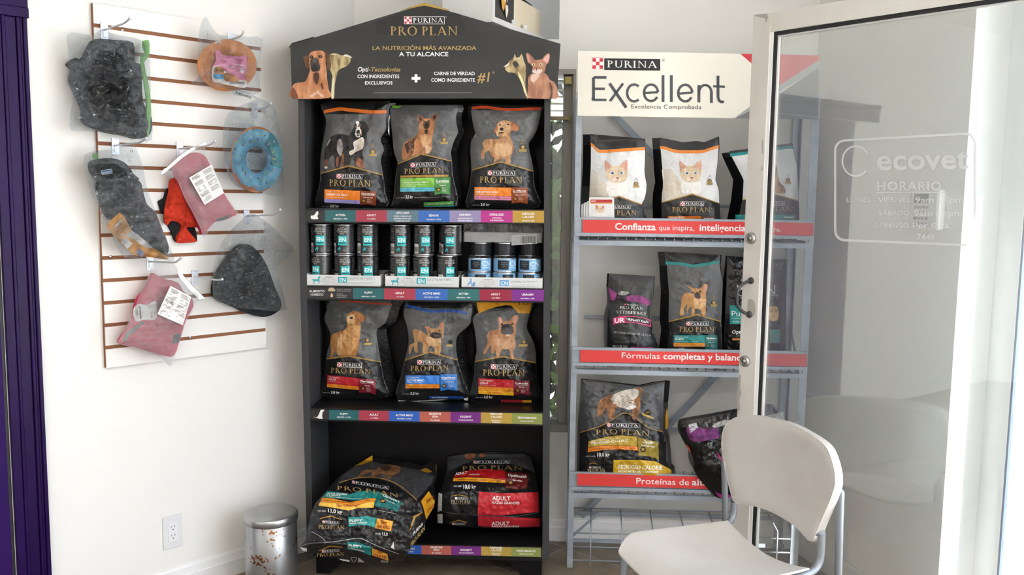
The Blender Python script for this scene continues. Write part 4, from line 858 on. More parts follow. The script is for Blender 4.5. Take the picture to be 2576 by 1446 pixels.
# ---- D adult, golden
kD = K(3.903, 740, 740)
def pD(S, fx):
    band(S, fx, kD([(440, 62), (600, 66), (750, 78), (960, 92)]), '#a83a1c', 4)
    lower(S, fx, (875.8, 893.7), (819.6, 901.4), (957.5, 909), (848, 911, 910, 923), (832, 924.5, 934, 937.5), top=757, sl=.035)
    art(S, kD, [(('#b5773f', '#94582c'), [(352, 618), (365, 560), (355, 470), (370, 400), (440, 370), (500, 345), (520, 290), (512, 220), (550, 175), (610, 167), (660, 190), (705, 235), (670, 270), (650, 265), (655, 340), (640, 460), (630, 540), (605, 608), (560, 595), (480, 605), (440, 600), (400, 565), (378, 610)]),
        (('#c89358', '#a8733d'), [(520, 330), (600, 300), (650, 320), (640, 420), (600, 520), (540, 590), (500, 500), (480, 420)]), (('#a5622f', '#8b4f25'), [(650, 185), (690, 210), (703, 238), (665, 272), (645, 230)]), (('#d2ab78', '#b98c55'), [(520, 230), (545, 200), (590, 205), (595, 260), (580, 300), (545, 298), (520, 265)]),
        (('#cfa574', '#ac7d4a'), [(430, 420), (470, 400), (470, 520), (450, 600), (420, 570)]), ('#292222', spot(562, 232, 17, 13)), ('#241a15', spot(610, 212, 8, 5)), ('#241a15', spot(543, 205, 6, 5)), ('#4a352c', [(535, 285), (570, 292), (585, 280), (560, 300)])], 2)
    S.poly(spot(924, 855.5, 5.5), '#211e19', 11); S.poly(spot(924, 855.5, 4), GOLDP, 12); S.quad(915.5, 863, 937, 868, '#b09045', 12, -.06)
    block(S, 822.5, 943, 902.5, 964, '#b3242e', [('RAZAS PEQUEÑAS', .26, 2.7, 28), ('ADULT', .58, 5, 19), ('PERROS DE 1 A 7 AÑOS', .78, 1.8, 36)], .1, '#d98324', 9, opt='Optihealth', oc='#7c1f2c', obox=(903, 951, 945, 987), ol='Spirulina')
    kg(S, 832, 989.5, 21.5, '3,0 kg', .03)
bag('food_bag', 'grey food bag with golden long haired dog and red label in black display', None, kD([(330, 72), (520, 58), (800, 62), (985, 72), (950, 125), (900, 280), (812, 350), (830, 520), (852, 660), (882, 830), (915, 1012), (600, 1018), (268, 1005), (290, 830), (312, 630), (325, 560), (352, 470), (350, 370), (295, 245), (320, 150)]), -.15, .1, seed=8, prints=pD, gm=(.002, .034))
# ---- E active mind, puppy looking back
def pE(S, fx):
    band(S, fx, kD([(1100, 98), (1250, 135), (1340, 155), (1500, 150), (1640, 160), (1698, 178)]), '#174a9c', 6.5)
    lower(S, fx, (1080.8, 883.5), (1017, 905), (1151, 904), (1050, 905.5, 1109, 917), (1033, 920, 1130, 933), top=775, sl=-.018)
    art(S, kD, [(('#b98a5c', '#96653c'), [(1125, 575), (1135, 500), (1180, 470), (1170, 400), (1160, 360), (1200, 342), (1260, 370), (1310, 400), (1300, 350), (1283, 320), (1320, 312), (1350, 335), (1410, 330), (1430, 290), (1460, 272), (1476, 300), (1465, 360), (1470, 420), (1440, 440), (1445, 520), (1430, 590), (1380, 590), (1380, 530), (1330, 510), (1300, 575), (1260, 570), (1265, 480), (1215, 470), (1215, 565), (1185, 565), (1170, 500), (1140, 580)]),
        (('#d0a77b', '#b58a5e'), [(1300, 420), (1400, 430), (1440, 445), (1435, 500), (1380, 510), (1310, 490)]), ('#3a2f2c', [(1330, 395), (1370, 370), (1430, 380), (1455, 410), (1420, 435), (1350, 425)]), ('#171415', spot(1392, 388, 12, 8)), ('#171415', spot(1332, 372, 8, 8)), ('#171415', spot(1428, 360, 8, 8)), ('#b9756a', [(1440, 310), (1462, 290), (1462, 330), (1445, 345)]), ('#b9756a', [(1295, 322), (1320, 322), (1330, 345)])], 2)
    S.poly(spot(1134, 860, 5), '#211e19', 11); S.quad(1123, 866, 1137.5, 871, '#b09045', 12, .06)
    block(S, 1020, 944, 1106, 966, '#3f7fd2', [('RAZAS PEQUEÑAS', .32, 2.8, 30), ('ACTIVE MIND', .68, 5.2, 44), ('PERROS MAYORES DE 7 AÑOS', .85, 1.8, 40)], 0, '#dc8526', 10.5, opt='Optiage', oc='#2a6db8', obox=(1107.7, 941, 1150, 982), ol='Botanical Oils')
    kg(S, 1032, 992.5, 21.5, '3,0 kg'); S.quad(1080, 996.5, 1165, 1002, '#1e4c9c', 12, 0); S.text('ACTIVE MIND', 1087, 1001.5, 3.6, '#c9d6ef', 13, bold=True, w=40)
def eE(t, S):
    Q = Sheet(DP+DN*-.138, DN); Q.raw([[p, q, (q[0], q[1]+2.2), (p[0], p[1]+2.2)] for p, q in zip(*(lambda L: (L[:-1], L[1:]))(kD([(1022, 1040), (1150, 1044), (1400, 1035), (1560, 1020), (1712, 1016)])))], silver, 0); Q.poly(kD([(1670, 1012), (1710, 1020), (1705, 1045), (1668, 1038)]), silver, 0); Q.build('foil_edge', t)
bag('food_bag', 'grey food bag with tan puppy and blue label in black display', None, kD([(1095, 85), (1150, 66), (1500, 70), (1735, 66), (1745, 180), (1730, 290), (1610, 400), (1590, 500), (1607, 640), (1660, 830), (1708, 1015), (1400, 1038), (1015, 1036), (1050, 800), (1085, 640), (1122, 480), (1110, 330), (1075, 205)]), -.14, .1, seed=11, prints=pE, gm=(.008, .03), parts=eE)
# ---- F adult, bulldog with upright ears
def pF(S, fx):
    S.poly(kD([(1790, 78), (1950, 80), (2150, 82), (2333, 85), (2322, 150), (2310, 188), (2200, 185), (2130, 110), (2080, 105), (1980, 125), (1900, 150), (1815, 188), (1800, 130)]), '#dc9c1a', 3)
    S.text('kg', 1246, 765.5, 8, '#b0342a', 4, bold=False, w=9); S.text('TIS', 1300, 768, 10, '#b0342a', 4, w=30, slope=-.12)
    lower(S, fx, (1265, 895), (1195, 907.8), (1348, 911), (1235, 916, 1299, 928), (1215, 929, 1321, 944), top=775, sl=.016)
    art(S, kD, [(('#b98560', '#97603f'), [(1855, 575), (1890, 510), (1900, 460), (1895, 400), (1930, 355), (2000, 345), (2010, 300), (1998, 240), (2020, 222), (2060, 262), (2120, 255), (2150, 215), (2190, 203), (2200, 240), (2180, 300), (2180, 370), (2170, 430), (2178, 500), (2150, 560), (2155, 625), (2125, 620), (2115, 545), (2040, 545), (2015, 610), (1985, 612), (1975, 545), (1960, 580), (1935, 575), (1935, 500), (1905, 540), (1880, 580)]),
        (('#c99a76', '#a9795a'), [(2000, 440), (2080, 440), (2160, 430), (2160, 500), (2080, 540), (2000, 520)]), ('#40393a', [(2030, 330), (2060, 295), (2120, 295), (2150, 330), (2150, 385), (2100, 395), (2040, 385)]), ('#151314', spot(2088, 318, 15, 10)), ('#151314', spot(2040, 296, 11, 10)), ('#151314', spot(2140, 292, 11, 10)), ('#cf9488', [(2010, 240), (2030, 240), (2045, 275), (2020, 290)]), ('#cf9488', [(2155, 235), (2185, 218), (2185, 260), (2165, 290)]), ('#cdb5a2', [(2080, 395), (2120, 395), (2110, 412), (2085, 412)])], 2)
    S.poly(spot(1318, 860, 5.5), '#211e19', 11); S.poly(spot(1318, 860, 4), GOLDP, 12); S.quad(1305, 866, 1327.5, 872, '#b09045', 12, -.04)
    block(S, 1203.5, 951, 1292, 971, '#b2262f', [('RAZAS PEQUEÑAS', .32, 2.7, 32), ('ADULT', .68, 5.2, 21), ('PERROS DE 1 A 7 AÑOS', .88, 1.8, 40)], .05, '#d98324', 9.5, opt='Optihealth', oc='#6e1c26', obox=(1292.6, 956, 1332.5, 992), ol='Spirulina')
    S.quad(1203.5, 981, 1292, 990.5, '#dfa428', 13, .05); S.text('1kg GRATIS', 1226, 989.5, 4.4, '#a8322a', 14, bold=True, w=36, slope=.04)
    kg(S, 1217, 1001.5, 21.5, '4,0 kg'); S.quad(1260, 1005, 1314, 1011.5, '#8e2026', 12, .02); S.quad(1314, 1006, 1337.5, 1013, '#c98f24', 12)
bag('food_bag', 'grey food bag with bulldog, red label and yellow top in black display', None, kD([(1785, 74), (2000, 68), (2335, 76), (2312, 190), (2285, 330), (2342, 450), (2372, 560), (2377, 670), (2392, 850), (2422, 1060), (2100, 1068), (1742, 1042), (1765, 830), (1775, 650), (1790, 560), (1780, 400), (1752, 232), (1810, 190)]), -.125, .115, seed=13, prints=pF, gm=(.014, .012))
# ================================================================= THE TWO SACKS LYING ON THE LOWEST SHELF
def interp(xs, ys): return lambda y: np.interp(y, xs, ys)
k = K(4.666, 740, 1120)
prof = interp([1144, 1158, 1175, 1200, 1235, 1265, 1300, 1345, 1375, 1400, 1418], [-.225, -.21, -.12, -.01, .1, .155, .18, .2, .205, .19, .165])
def hxO(x, y):
    xe = np.clip((x-1035)/55, 0, 1); xl = np.clip((800-x)/55, 0, 1)
    sg = np.exp(-((y-1372-(x-880)*.12)/9)**2)*.014
    return prof(y)-.09*xe**1.6-.05*xl**1.5+sg
def pO(S, fx):
    P = lambda pts, c_, lay=2: S.poly(k(pts), c_, lay)
    P([(500, 470), (560, 350), (720, 240), (925, 195), (1240, 252), (1480, 292), (1655, 370), (1600, 460), (1440, 640), (1300, 540), (1150, 440), (1000, 390), (900, 375), (700, 390), (550, 430)], greyd, 1)
    art(S, k, [(('#8c5a34', '#5e3a22'), [(740, 385), (790, 310), (860, 285), (950, 290), (1010, 240), (1100, 225), (1240, 250), (1240, 310), (1180, 350), (1130, 370), (1100, 410), (1060, 400), (1080, 350), (1000, 340), (940, 375), (890, 372), (920, 320), (840, 330), (770, 385)]), ('#3b2a20', [(1010, 245), (1100, 230), (1140, 260), (1090, 300), (1020, 280)])], 2)
    art(S, k, [(GOLDP, [(530, 440), (700, 390), (900, 374), (1100, 408), (1250, 480), (1360, 570), (1440, 645)], 'line', 1.8)], 4)
    P([(708, 238), (920, 118), (920, 178), (800, 226)], '#c9981f', 3); P([(1478, 292), (1675, 200), (1668, 302), (1560, 322)], '#b5811c', 3)
    x0, y0 = k([(680, 412)])[0]; x1, y1 = k([(1110, 445)])[0]; purina(S, x0, y0, x1, y1, 5, .17); q = k([(500, 462), (1235, 545)]); S.serif('PRO PLAN', (q[0][0], q[0][1], q[1][0], q[1][1]-8), GOLD, 5, slope=.13, arch=3)
    P([(385, 540), (500, 545), (650, 575), (760, 540), (850, 530), (1005, 545), (965, 620), (850, 620), (740, 650), (650, 640), (450, 618), (330, 610)], '#1d7f7c')
    P([(328, 614), (450, 622), (640, 665), (740, 655), (860, 623), (963, 621), (947, 660), (860, 665), (740, 700), (640, 705), (450, 670), (310, 660)], '#e8912a')
    P([(305, 664), (450, 673), (640, 708), (740, 705), (860, 668), (942, 662), (935, 730), (750, 735), (640, 765), (450, 730), (285, 705)], '#efbd4e')
    P([(1010, 548), (1270, 665), (1210, 780), (1090, 735), (950, 720), (945, 660)], '#156a68')
    t = lambda s, x, y, cap, w_, c_='#f1eeea', lay=6, **kw: (lambda q: S.text(s, q[0], q[1], cap/4.666, c_, lay, bold=True, w=w_/4.666, **kw))(k([(x, y)])[0])
    t('RAZAS GRANDES', 392, 568, 16, 230, slope=.06); t('PUPPY', 378, 592, 20, 170, slope=.05); t('CORDEROS Y ARROZ CACHORROS HASTA 24 MESES', 380, 606, 9, 430, slope=.07); t('CARNE DE POLLO COMO PRIMER INGREDIENTE', 345, 645, 11, 380, '#6b4720', slope=.1); t('26%', 850, 650, 14, 45, '#6b4720')
    t('3kg GRATIS', 492, 715, 26, 250, '#a33a2c', slope=.03); t('Optistart', 1035, 590, 26, 200, slope=.42, shear=.2); t('Calostrum', 1060, 640, 16, 120, slope=.42)
    q = k([(1043, 650)])[0]; S.poly(spot(q[0], q[1], 8, 6), '#2a211b', 6); S.poly(spot(q[0], q[1], 4.5, 3.5), GOLDP, 7)
    t('CONT. NETO', 275, 775, 15, 95, slope=.05); t('13,0 kg', 388, 782, 46, 172, slope=.14); t('Venta en veterinarias', 978, 762, 8, 225, '#cfccc9', slope=.2)
    P([(300, 856), (435, 820), (565, 872), (560, 878), (435, 836), (302, 864)], GOLDP)
    q = k([(330, 882), (530, 914)]); purina(S, q[0][0], q[0][1], q[1][0], q[1][1], 5, .05); q = k([(285, 932), (592, 980)]); S.serif('PRO PLAN', (q[0][0], q[0][1], q[1][0], q[1][1]), GOLD, 5, slope=.03)
    P([(635, 840), (760, 840), (850, 830), (970, 852), (945, 965), (850, 935), (750, 940), (640, 955)], '#2a918e'); P([(975, 855), (1162, 890), (1135, 1010), (948, 970)], '#eaa83e')
    t('PUPPY', 648, 900, 33, 150, slope=-.02); t('RAZAS GRANDES', 648, 925, 18, 210, slope=-.05); t('3kg', 1015, 915, 40, 72, '#a33a2c', slope=.15); t('GRATIS', 975, 965, 38, 150, '#a33a2c', slope=.15)
    t('CONT. NETO', 950, 1040, 14, 70, slope=.1); t('13,0', 1027, 1055, 38, 72, slope=.1)
    P([(290, 1232), (420, 1175), (572, 1190), (568, 1200), (422, 1188), (296, 1240)], GOLDP)
    q = k([(325, 1226), (530, 1258)]); purina(S, q[0][0], q[0][1], q[1][0], q[1][1], 5, -.05); q = k([(262, 1268), (595, 1306)]); S.serif('PRO PLAN', (q[0][0], q[0][1], q[1][0], q[1][1]), GOLD, 5, slope=-.04)
    P([(625, 1130), (760, 1140), (910, 1200), (905, 1295), (760, 1235), (620, 1222)], '#1d7f7c'); P([(915, 1205), (1095, 1275), (1108, 1355), (915, 1290)], '#eaa83e')
    t('PUPPY', 635, 1190, 33, 160, slope=.08); t('RAZAS GRANDES', 635, 1206, 16, 190, slope=.25); t('3kg', 975, 1260, 36, 66, '#a33a2c', slope=.2); t('GRATIS', 932, 1305, 36, 150, '#a33a2c', slope=.2); t('13,0 kg', 1010, 1368, 22, 90, slope=.08)
    P([(1168, 1125), (1135, 1195), (1176, 1222)], '#d9d5cf'); P([(66, 1192), (150, 1205), (150, 1248), (100, 1232)], '#dcdad6'); P([(520, 1330), (650, 1345), (650, 1368), (560, 1350)], '#dcdad6'); P([(755, 1315), (790, 1345), (830, 1372), (750, 1370)], '#b9b8b5')
    art(S, k, [('#d8d6d3', [(665, 1320), (735, 1318), (700, 1370), (665, 1322)], 'line', 1)], 5)
    art(S, k, [('#8a8b8d', [(70, 1188), (180, 1150), (360, 1142)], 'line', 1.4), ('#b9babc', [(205, 1010), (300, 1065), (355, 1110), (365, 1142)], 'line', 1.0), ('#b9babc', [(365, 1142), (560, 1118), (760, 1090), (900, 1145), (1000, 1190), (1230, 1275)], 'line', 1.3), ('#2c2d2f', [(365, 1120), (560, 1098), (760, 1070), (900, 1125), (1000, 1165)], 'line', 2.5)], 5)
    P([(1490, 655), (1580, 535), (1650, 655), (1640, 720), (1550, 870), (1520, 740)], '#d3991f', 3); t('3kg', 1545, 700, 50, 90, '#a33a2c', slope=-.9); t('GRATIS', 1556, 800, 36, 90, '#a33a2c', slope=-1.0)
    P([(1355, 1000), (1400, 830), (1510, 778), (1505, 790), (1425, 850), (1370, 990)], GOLDP, 3); t('PURINA', 1400, 1060, 45, 110, '#f1eeea', slope=-1.1); t('PRO PLAN', 1365, 1200, 55, 170, GOLD, slope=-1.25)
mb = [(66, 1192), (130, 1120), (160, 960), (190, 820), (240, 690), (330, 600), (430, 480), (560, 340), (720, 235), (850, 155), (920, 118), (925, 188), (1050, 205), (1240, 248), (1300, 236), (1480, 288), (1675, 198), (1672, 380), (1640, 470), (1625, 520), (1652, 680), (1600, 800), (1540, 900), (1500, 1010), (1430, 1130), (1345, 1240), (1290, 1355), (1250, 1372), (1050, 1375), (800, 1377), (640, 1367), (500, 1322), (300, 1290), (150, 1250)]
zsh = D(1000, 1368, 0).z
def sackback(y): return .0
bag('food_sack', 'large black puppy food sack hanging over the front edge of the lowest display shelf', None, k(mb), .0, .1, B=.02, s_=14, seed=21, wr=.009, prints=pO, hx=hxO, gmat=plain_g, sm=False, cat='pet food sack', Tback=lambda x, y: .05)
k2 = K(3.745, 740, 1060)
profP = interp([1138, 1150, 1175, 1200, 1236, 1262, 1290, 1330], [-.235, -.225, -.16, -.1, -.05, -.04, -.045, -.07])
def pP(S, fx):
    P = lambda pts, c_, lay=2: S.poly(k2(pts), c_, lay)
    t = lambda s, x, y, cap, w_, c_='#f1eeea', lay=6, **kw: (lambda q: S.text(s, q[0], q[1], cap/3.745, c_, lay, bold=True, w=w_/3.745, **kw))(k2([(x, y)])[0])
    P([(1445, 335), (1620, 308), (2150, 308), (2228, 335), (2268, 480), (2100, 415), (1900, 352), (1750, 352), (1600, 400), (1445, 472)], greyd, 1)
    art(S, k2, [(('#8c4f30', '#5e3320'), [(1610, 310), (1700, 305), (1690, 350), (1640, 362), (1610, 340)]), (('#8c4f30', '#5e3320'), [(1750, 305), (1805, 305), (1790, 335), (1750, 335)])], 2)
    q = k2([(1690, 368), (2030, 396)]); purina(S, q[0][0], q[0][1], q[1][0], q[1][1], 5, .0); q = k2([(1582, 412), (2160, 452)]); S.serif('PRO PLAN', (q[0][0], q[0][1], q[1][0], q[1][1]), '#8c7343', 5, slope=.0, arch=3)
    P([(1545, 485), (1600, 468), (1700, 455), (1790, 445), (1990, 465), (1990, 550), (1780, 525), (1600, 520), (1500, 530), (1515, 505)], '#a3181c')
    P([(1500, 535), (1600, 525), (1780, 530), (1990, 553), (1990, 580), (1780, 570), (1600, 560), (1498, 562)], '#df9422'); P([(1993, 472), (2208, 492), (2196, 625), (2100, 642), (1990, 625)], '#5c1514')
    t('ADULT', 1520, 505, 24, 110, slope=-.12); t('PERROS ADULTOS', 1650, 503, 10, 95, slope=0); t('CARNE DE POLLO COMO PRIMER INGREDIENTE', 1540, 551, 10, 280, '#6b4720', slope=.02); t('26%', 1905, 570, 18, 50, '#6b4720')
    t('Optihealth', 2010, 515, 26, 180, slope=.1, shear=.2); t('Spirulina', 2060, 557, 13, 90, slope=.1); q = k2([(2040, 577)])[0]; S.poly(spot(q[0], q[1], 8, 6.5), '#2a211b', 6); S.poly(spot(q[0], q[1], 4.5, 3.8), GOLDP, 7)
    t('CONT. NETO', 1502, 615, 13, 74); t('10,0 kg', 1585, 632, 40, 126)
    P([(1482, 700), (1550, 686), (1632, 702), (1630, 708), (1550, 694), (1484, 706)], GOLDP)
    q = k2([(1515, 712), (1640, 734)]); purina(S, q[0][0], q[0][1], q[1][0], q[1][1], 5, .02); q = k2([(1480, 738), (1655, 776)]); S.serif('PRO PLAN', (q[0][0], q[0][1], q[1][0], q[1][1]), '#c9b68c', 5, slope=.02)
    P([(1740, 660), (1950, 675), (2300, 665), (2305, 850), (1950, 885), (1728, 880)], '#c02a34'); t('ADULT', 1868, 740, 40, 168, slope=.02); t('RAZAS GRANDES', 1865, 775, 25, 258, slope=.02)
    P([(1732, 888), (2110, 905), (2318, 912), (2316, 990), (1900, 999), (1732, 982)], '#b52832'); t('ADULT', 1860, 976, 34, 170, slope=.0); t('RAZAS GRANDES', 1860, 996, 16, 260, slope=.0)
    P([(1360, 672), (1394, 682), (1392, 840), (1352, 850)], '#dad7d2'); P([(1350, 872), (1398, 872), (1398, 960), (1352, 955)], '#dad7d2')
    art(S, k2, [('#58595b', [(1365, 840), (1500, 865), (1730, 884), (1950, 892), (2110, 893), (2300, 855)], 'line', 1.4)], 4); P([(2110, 895), (2160, 885), (2320, 862), (2320, 905), (2200, 908)], '#151516', 5)
    P([(1462, 955), (1550, 925), (1630, 950), (1628, 956), (1550, 934), (1466, 960)], GOLDP); q = k2([(1490, 955), (1610, 975)]); purina(S, q[0][0], q[0][1], q[1][0], q[1][1], 5, .0)
bag('food_sack', 'large black adult food sack with red labels lying in the lowest display shelf', None, k2([(1438, 335), (1620, 298), (1860, 293), (2150, 298), (2232, 330), (2272, 480), (2302, 650), (2312, 780), (2322, 990), (2200, 1002), (1900, 1007), (1700, 1000), (1440, 968), (1348, 957), (1343, 870), (1350, 675), (1382, 665), (1430, 480)]), .0, .02, B=.02, s_=16, seed=23, wr=.008, prints=pP, hx=lambda x, y: profP(y)-.03*np.clip((1130-x)/40, 0, 1)-.035*np.clip((x-1325)/40, 0, 1), gmat=plain_g, sm=False, cat='pet food sack', Tback=lambda x, y: .02)
# ================================================================= CANS AND TRAYS ON THE SECOND SHELF
tin = mat('tin_metal', '#c4c7ca', .25, metal=.9); cann = mat('can_label_black', '#1b1b1d', .25, coat=.3)
def cyl(Rr):
    def fn(x, y, h):
        a = x/(Rr*1000); r = Rr+h; return np.stack([r*np.sin(a), -r*np.cos(a), -y/1000.], 1)
    return fn
def can(Rr, H_, draw, name, label, group, cat='can', body=cann):
    t = thing(name, label, cat, (0, 0, 0), group)
    S = Sheet(fn=cyl(Rr), grid=5, eps=.00012); n = 32; C_ = 2*math.pi*Rr*1000; hh = H_*1000
    S.raw([[(-C_/2+C_*i/n, -hh+4), (-C_/2+C_*(i+1)/n, -hh+4), (-C_/2+C_*(i+1)/n, -4), (-C_/2+C_*i/n, -4)] for i in range(n)], body, 0)
    draw(S); S.build('can_label', t, True)
    mb = MB(); mb.lathe([(0, .002), (Rr-.004, .002), (Rr-.001, 0), (Rr+.0012, .0015), (Rr-.0002, .0045), (Rr-.0002, H_-.0045), (Rr+.0012, H_-.0015), (Rr-.0005, H_), (Rr-.004, H_-.004), (Rr-.012, H_-.004), (Rr-.013, H_-.005), (0, H_-.005)], 32)
    mb.build('tin', tin, t, True); return t
def serlines(S, cx, y, lines, col='#d5d2cd', lay=2):
    for s_, w_, h_, dy in lines: S.serif(s_, (cx-w_/2, y+dy, cx+w_/2, y+dy+h_), col, lay)
def dEN(S):
    y0 = -110
    S.quad(-11, y0+9, -8.6, y0+12, CHECK_RED, 2); S.text('PURINA', 2, y0+12, 3, '#c9c6c2', 2, anchor='c', w=15)
    serlines(S, 1, y0, [('PRO PLAN', 36, 6, 14), ('VETERINARY', 42, 6, 22.5), ('DIETS', 18, 5, 31)])
    S.quad(-14.5, y0+41, 19, y0+76, '#29b3b5', 2); S.text('EN', 2.2, y0+62, 15.5, '#eef4f4', 3, bold=True, anchor='c'); S.text('GASTROENTERIC', 2.2, y0+69, 2.4, '#123', 3, bold=True, anchor='c') if False else S.quad(-12, y0+66, 16.5, y0+69.5, '#10393b', 3)
    S.blob([(-16, y0+88), (-13, y0+87), (-12, y0+84), (-8, y0+82), (-7, y0+85), (-4, y0+86), (-5, y0+90), (-6, y0+97), (-8, y0+97), (-8, y0+92), (-13, y0+92), (-14, y0+97), (-16, y0+97)], '#2aa0a6', 2)
    for i in range(4): S.text('WT NET 13.4 OZ', 4+i*.0, y0+88+4.2*i, 2.6, '#b5b3b0', 2, w=17-i)
    for i in range(22): S.text('FEEDING GUIDE INGREDIENTS WATER CHICKEN', 29, y0+10+4.2*i, 2, '#77777a', 2, w=26)
    S.quad(-48, y0+68, -26, y0+104, '#c9c7c4', 2)
    for i in range(9): S.quad(-46+2.1*i, y0+80, -45+2.1*i+.3*(i % 3), y0+98, '#333333', 3)
    for i in range(12): S.quad(-48, y0+10+4.4*i, -26-(i*7 % 5), y0+12+4.4*i, '#5c5c5e', 2)
def dCN(S):
    y0 = -54
    S.quad(-50, y0+8, 38, y0+46, '#79aed6', 1); S.quad(-50, y0+10, -8, y0+44, '#17181c', 2); S.text('CN', 14, y0+31, 18, '#e9eef3', 3, bold=False, anchor='c'); S.quad(-2, y0+36, 28, y0+38, '#cfe0ee', 3)
    serlines(S, -26, y0, [('PRO PLAN', 22, 4, 16), ('VETERINARY', 26, 4, 23), ('DIETS', 12, 4, 30)], '#8fa0b0', 3); S.quad(42, y0+12, 86, y0+42, '#8e9296', 2)
tall = []
def shelfpt(px, inset, z): p = D(px, 650, 0); q = D(px, 650, -inset); return Vector((q.x, q.y, z))
ZS = (D(775, 719.5, 0).z+D(1366, 725.5, 0).z)/2+.0
def zsh_(px): a, b = D(771, 719, 0).z, D(1368, 726, 0).z; return a+(b-a)*(px-771)/597
RC, HC = .0382, .1115
TL = 'tall black can with turquoise square, %s of the %s white tray'
proto = can(RC, HC, dEN, 'food_can', 'x', 'tall cans in the white trays')
USED = set()
def put(proto, px, ins, z, rz, label, group):
    o = proto if proto.name not in USED else copy_tree(proto); USED.add(proto.name)
    o.location = shelfpt(px, ins, z); o.rotation_euler = (0, 0, rz); o['label'] = label; o['group'] = group; return o
pos = ('left', 'middle', 'right')
for tname, base, xsT, xsB in (('left-hand', 0, (809, 867, 925), (809, 867, 925)), ('middle', 1, (1005.5, 1064.5, 1133), (1006, 1064, 1124))):
    rots = [(.02, -.08, .12, .1, .12, -.12), (.18, .22, -.12, .5, .3, .22)][base]; rb = [(-.5, .2, .15), (.25, .22, .4)][base]
    for i in range(3):
        zz = zsh_(xsT[i])+.004
        put(proto, xsB[i], .055, zz, rb[i], 'tall black can, lower front row, %s place in the %s white tray' % (pos[i], tname), 'tall cans in the white trays')
        put(proto, xsT[i]+(2 if base else 0), .057, zz+HC+.0005, rots[i], 'tall black can, upper front row, %s place over the %s white tray' % (pos[i], tname), 'tall cans in the white trays')
        for r in (1, 2):
            for lv in (0, 1): put(proto, xsB[i]+(1.5+1.2*r if i == 2 else 0), .055+.0775*r, zz+lv*(HC+.0005), rots[i]+.4, 'tall black can standing behind the front row of the %s white tray' % tname, 'cans behind the %s tray front row' % tname)
# trays
def tray(px0, px1, py0, py1, off, L_, label, draw):
    t = thing('cardboard_tray', label, 'tray', D((px0+px1)/2, py1, off-.1), 'white cardboard can trays')
    a, b = D(px0, (py0+py1)/2, off), D(px1, (py0+py1)/2, off); zb = zsh_((px0+px1)/2)+.0008; zt = D(px0, py0, off).z; th = .0018
    u = (b-a); u.z = 0; Wd = u.length; u.normalize(); o = Vector((a.x, a.y, 0)); mb = MB()
    def bx_(u0, u1, v0, v1, z0_, z1_): f = lambda s, v, z: o+u*s-DN*v+Vector((0, 0, z)); mb.prism([f(u0, v0, z0_), f(u1, v0, z0_), f(u1, v0, z1_), f(u0, v0, z1_)], [f(u0, v1, z0_), f(u1, v1, z0_), f(u1, v1, z1_), f(u0, v1, z1_)])
    bx_(0, Wd, 0, L_, zb, zb+.0025); bx_(0, Wd, 0, th, zb, zt); bx_(0, Wd, L_-th, L_, zb, zt); bx_(0, th, th, L_-th, zb, zt+.004); bx_(Wd-th, Wd, th, L_-th, zb, zt+.004)
    mb.build('carton', mat('white_cardboard', '#d5d5d5', .55), t)
    S = Sheet(DP+DN*(off+.0004), DN, eps=.0003); draw(S); S.build('printing', t)
def trayEN(x0, y0, s=1.):   # x0,y0 px of the printing's top left corner
    def f(S):
        S.blob([(x0+p*s, y0+q*s) for p, q in [(0, 4), (3, 3), (8, 3), (14, 3), (15, -2), (20, -4), (21, -1), (18, 2), (19, 7), (18, 15), (16.5, 15), (16, 9), (8, 8), (5, 15), (3, 15), (4, 8), (1, 6)]], '#38a5ac', 0)
        S.text('PURINA', x0+32, y0-1, 2.4, '#444444', 0, bold=True, w=20)
        S.serif('PRO PLAN', (x0+25, y0+.5, x0+59, y0+5.8), '#9aa0a3', 0); S.serif('VETERINARY', (x0+20, y0+6.8, x0+62, y0+11.4), '#9aa0a3', 0); S.serif('DIETS', (x0+32, y0+12.6, x0+52, y0+15.6), '#9aa0a3', 0)
        S.quad(x0+65, y0-2.8, x0+158, y0+12, '#7cc0c6', 0); S.quad(x0+65.8, y0-2, x0+157.2, y0+11.2, '#dadcdc', 1); S.quad(x0+65, y0-2.8, x0+88.5, y0+12, '#35a3ab', 2); S.text('EN', x0+76.8, y0+9.6, 9.8, '#eaf4f5', 3, bold=True, anchor='c')
        S.text('GASTROENTERIC', x0+91, y0+4, 5.2, '#55585a', 2, w=64); S.text('CANINE FORMULA  FORMULE CANINE  FORMULA CANINA', x0+91, y0+8, 1.8, '#8a8d8f', 2, w=62); S.text('12/13.4 OZ (380 g) CANS/BOITES/LATAS, TOTAL NET WT/POIDS NET 10.1 LB', x0+50, y0+15.6, 2.2, '#85888a', 2, w=106)
    return f
tray(772, 957, 690.5, 719, -.006, .245, 'white cardboard tray with turquoise printing, left of three on second shelf', trayEN(785, 699))
tray(969, 1154, 693.5, 722.5, -.006, .245, 'white cardboard tray with turquoise printing, middle of three on second shelf', trayEN(983, 702))
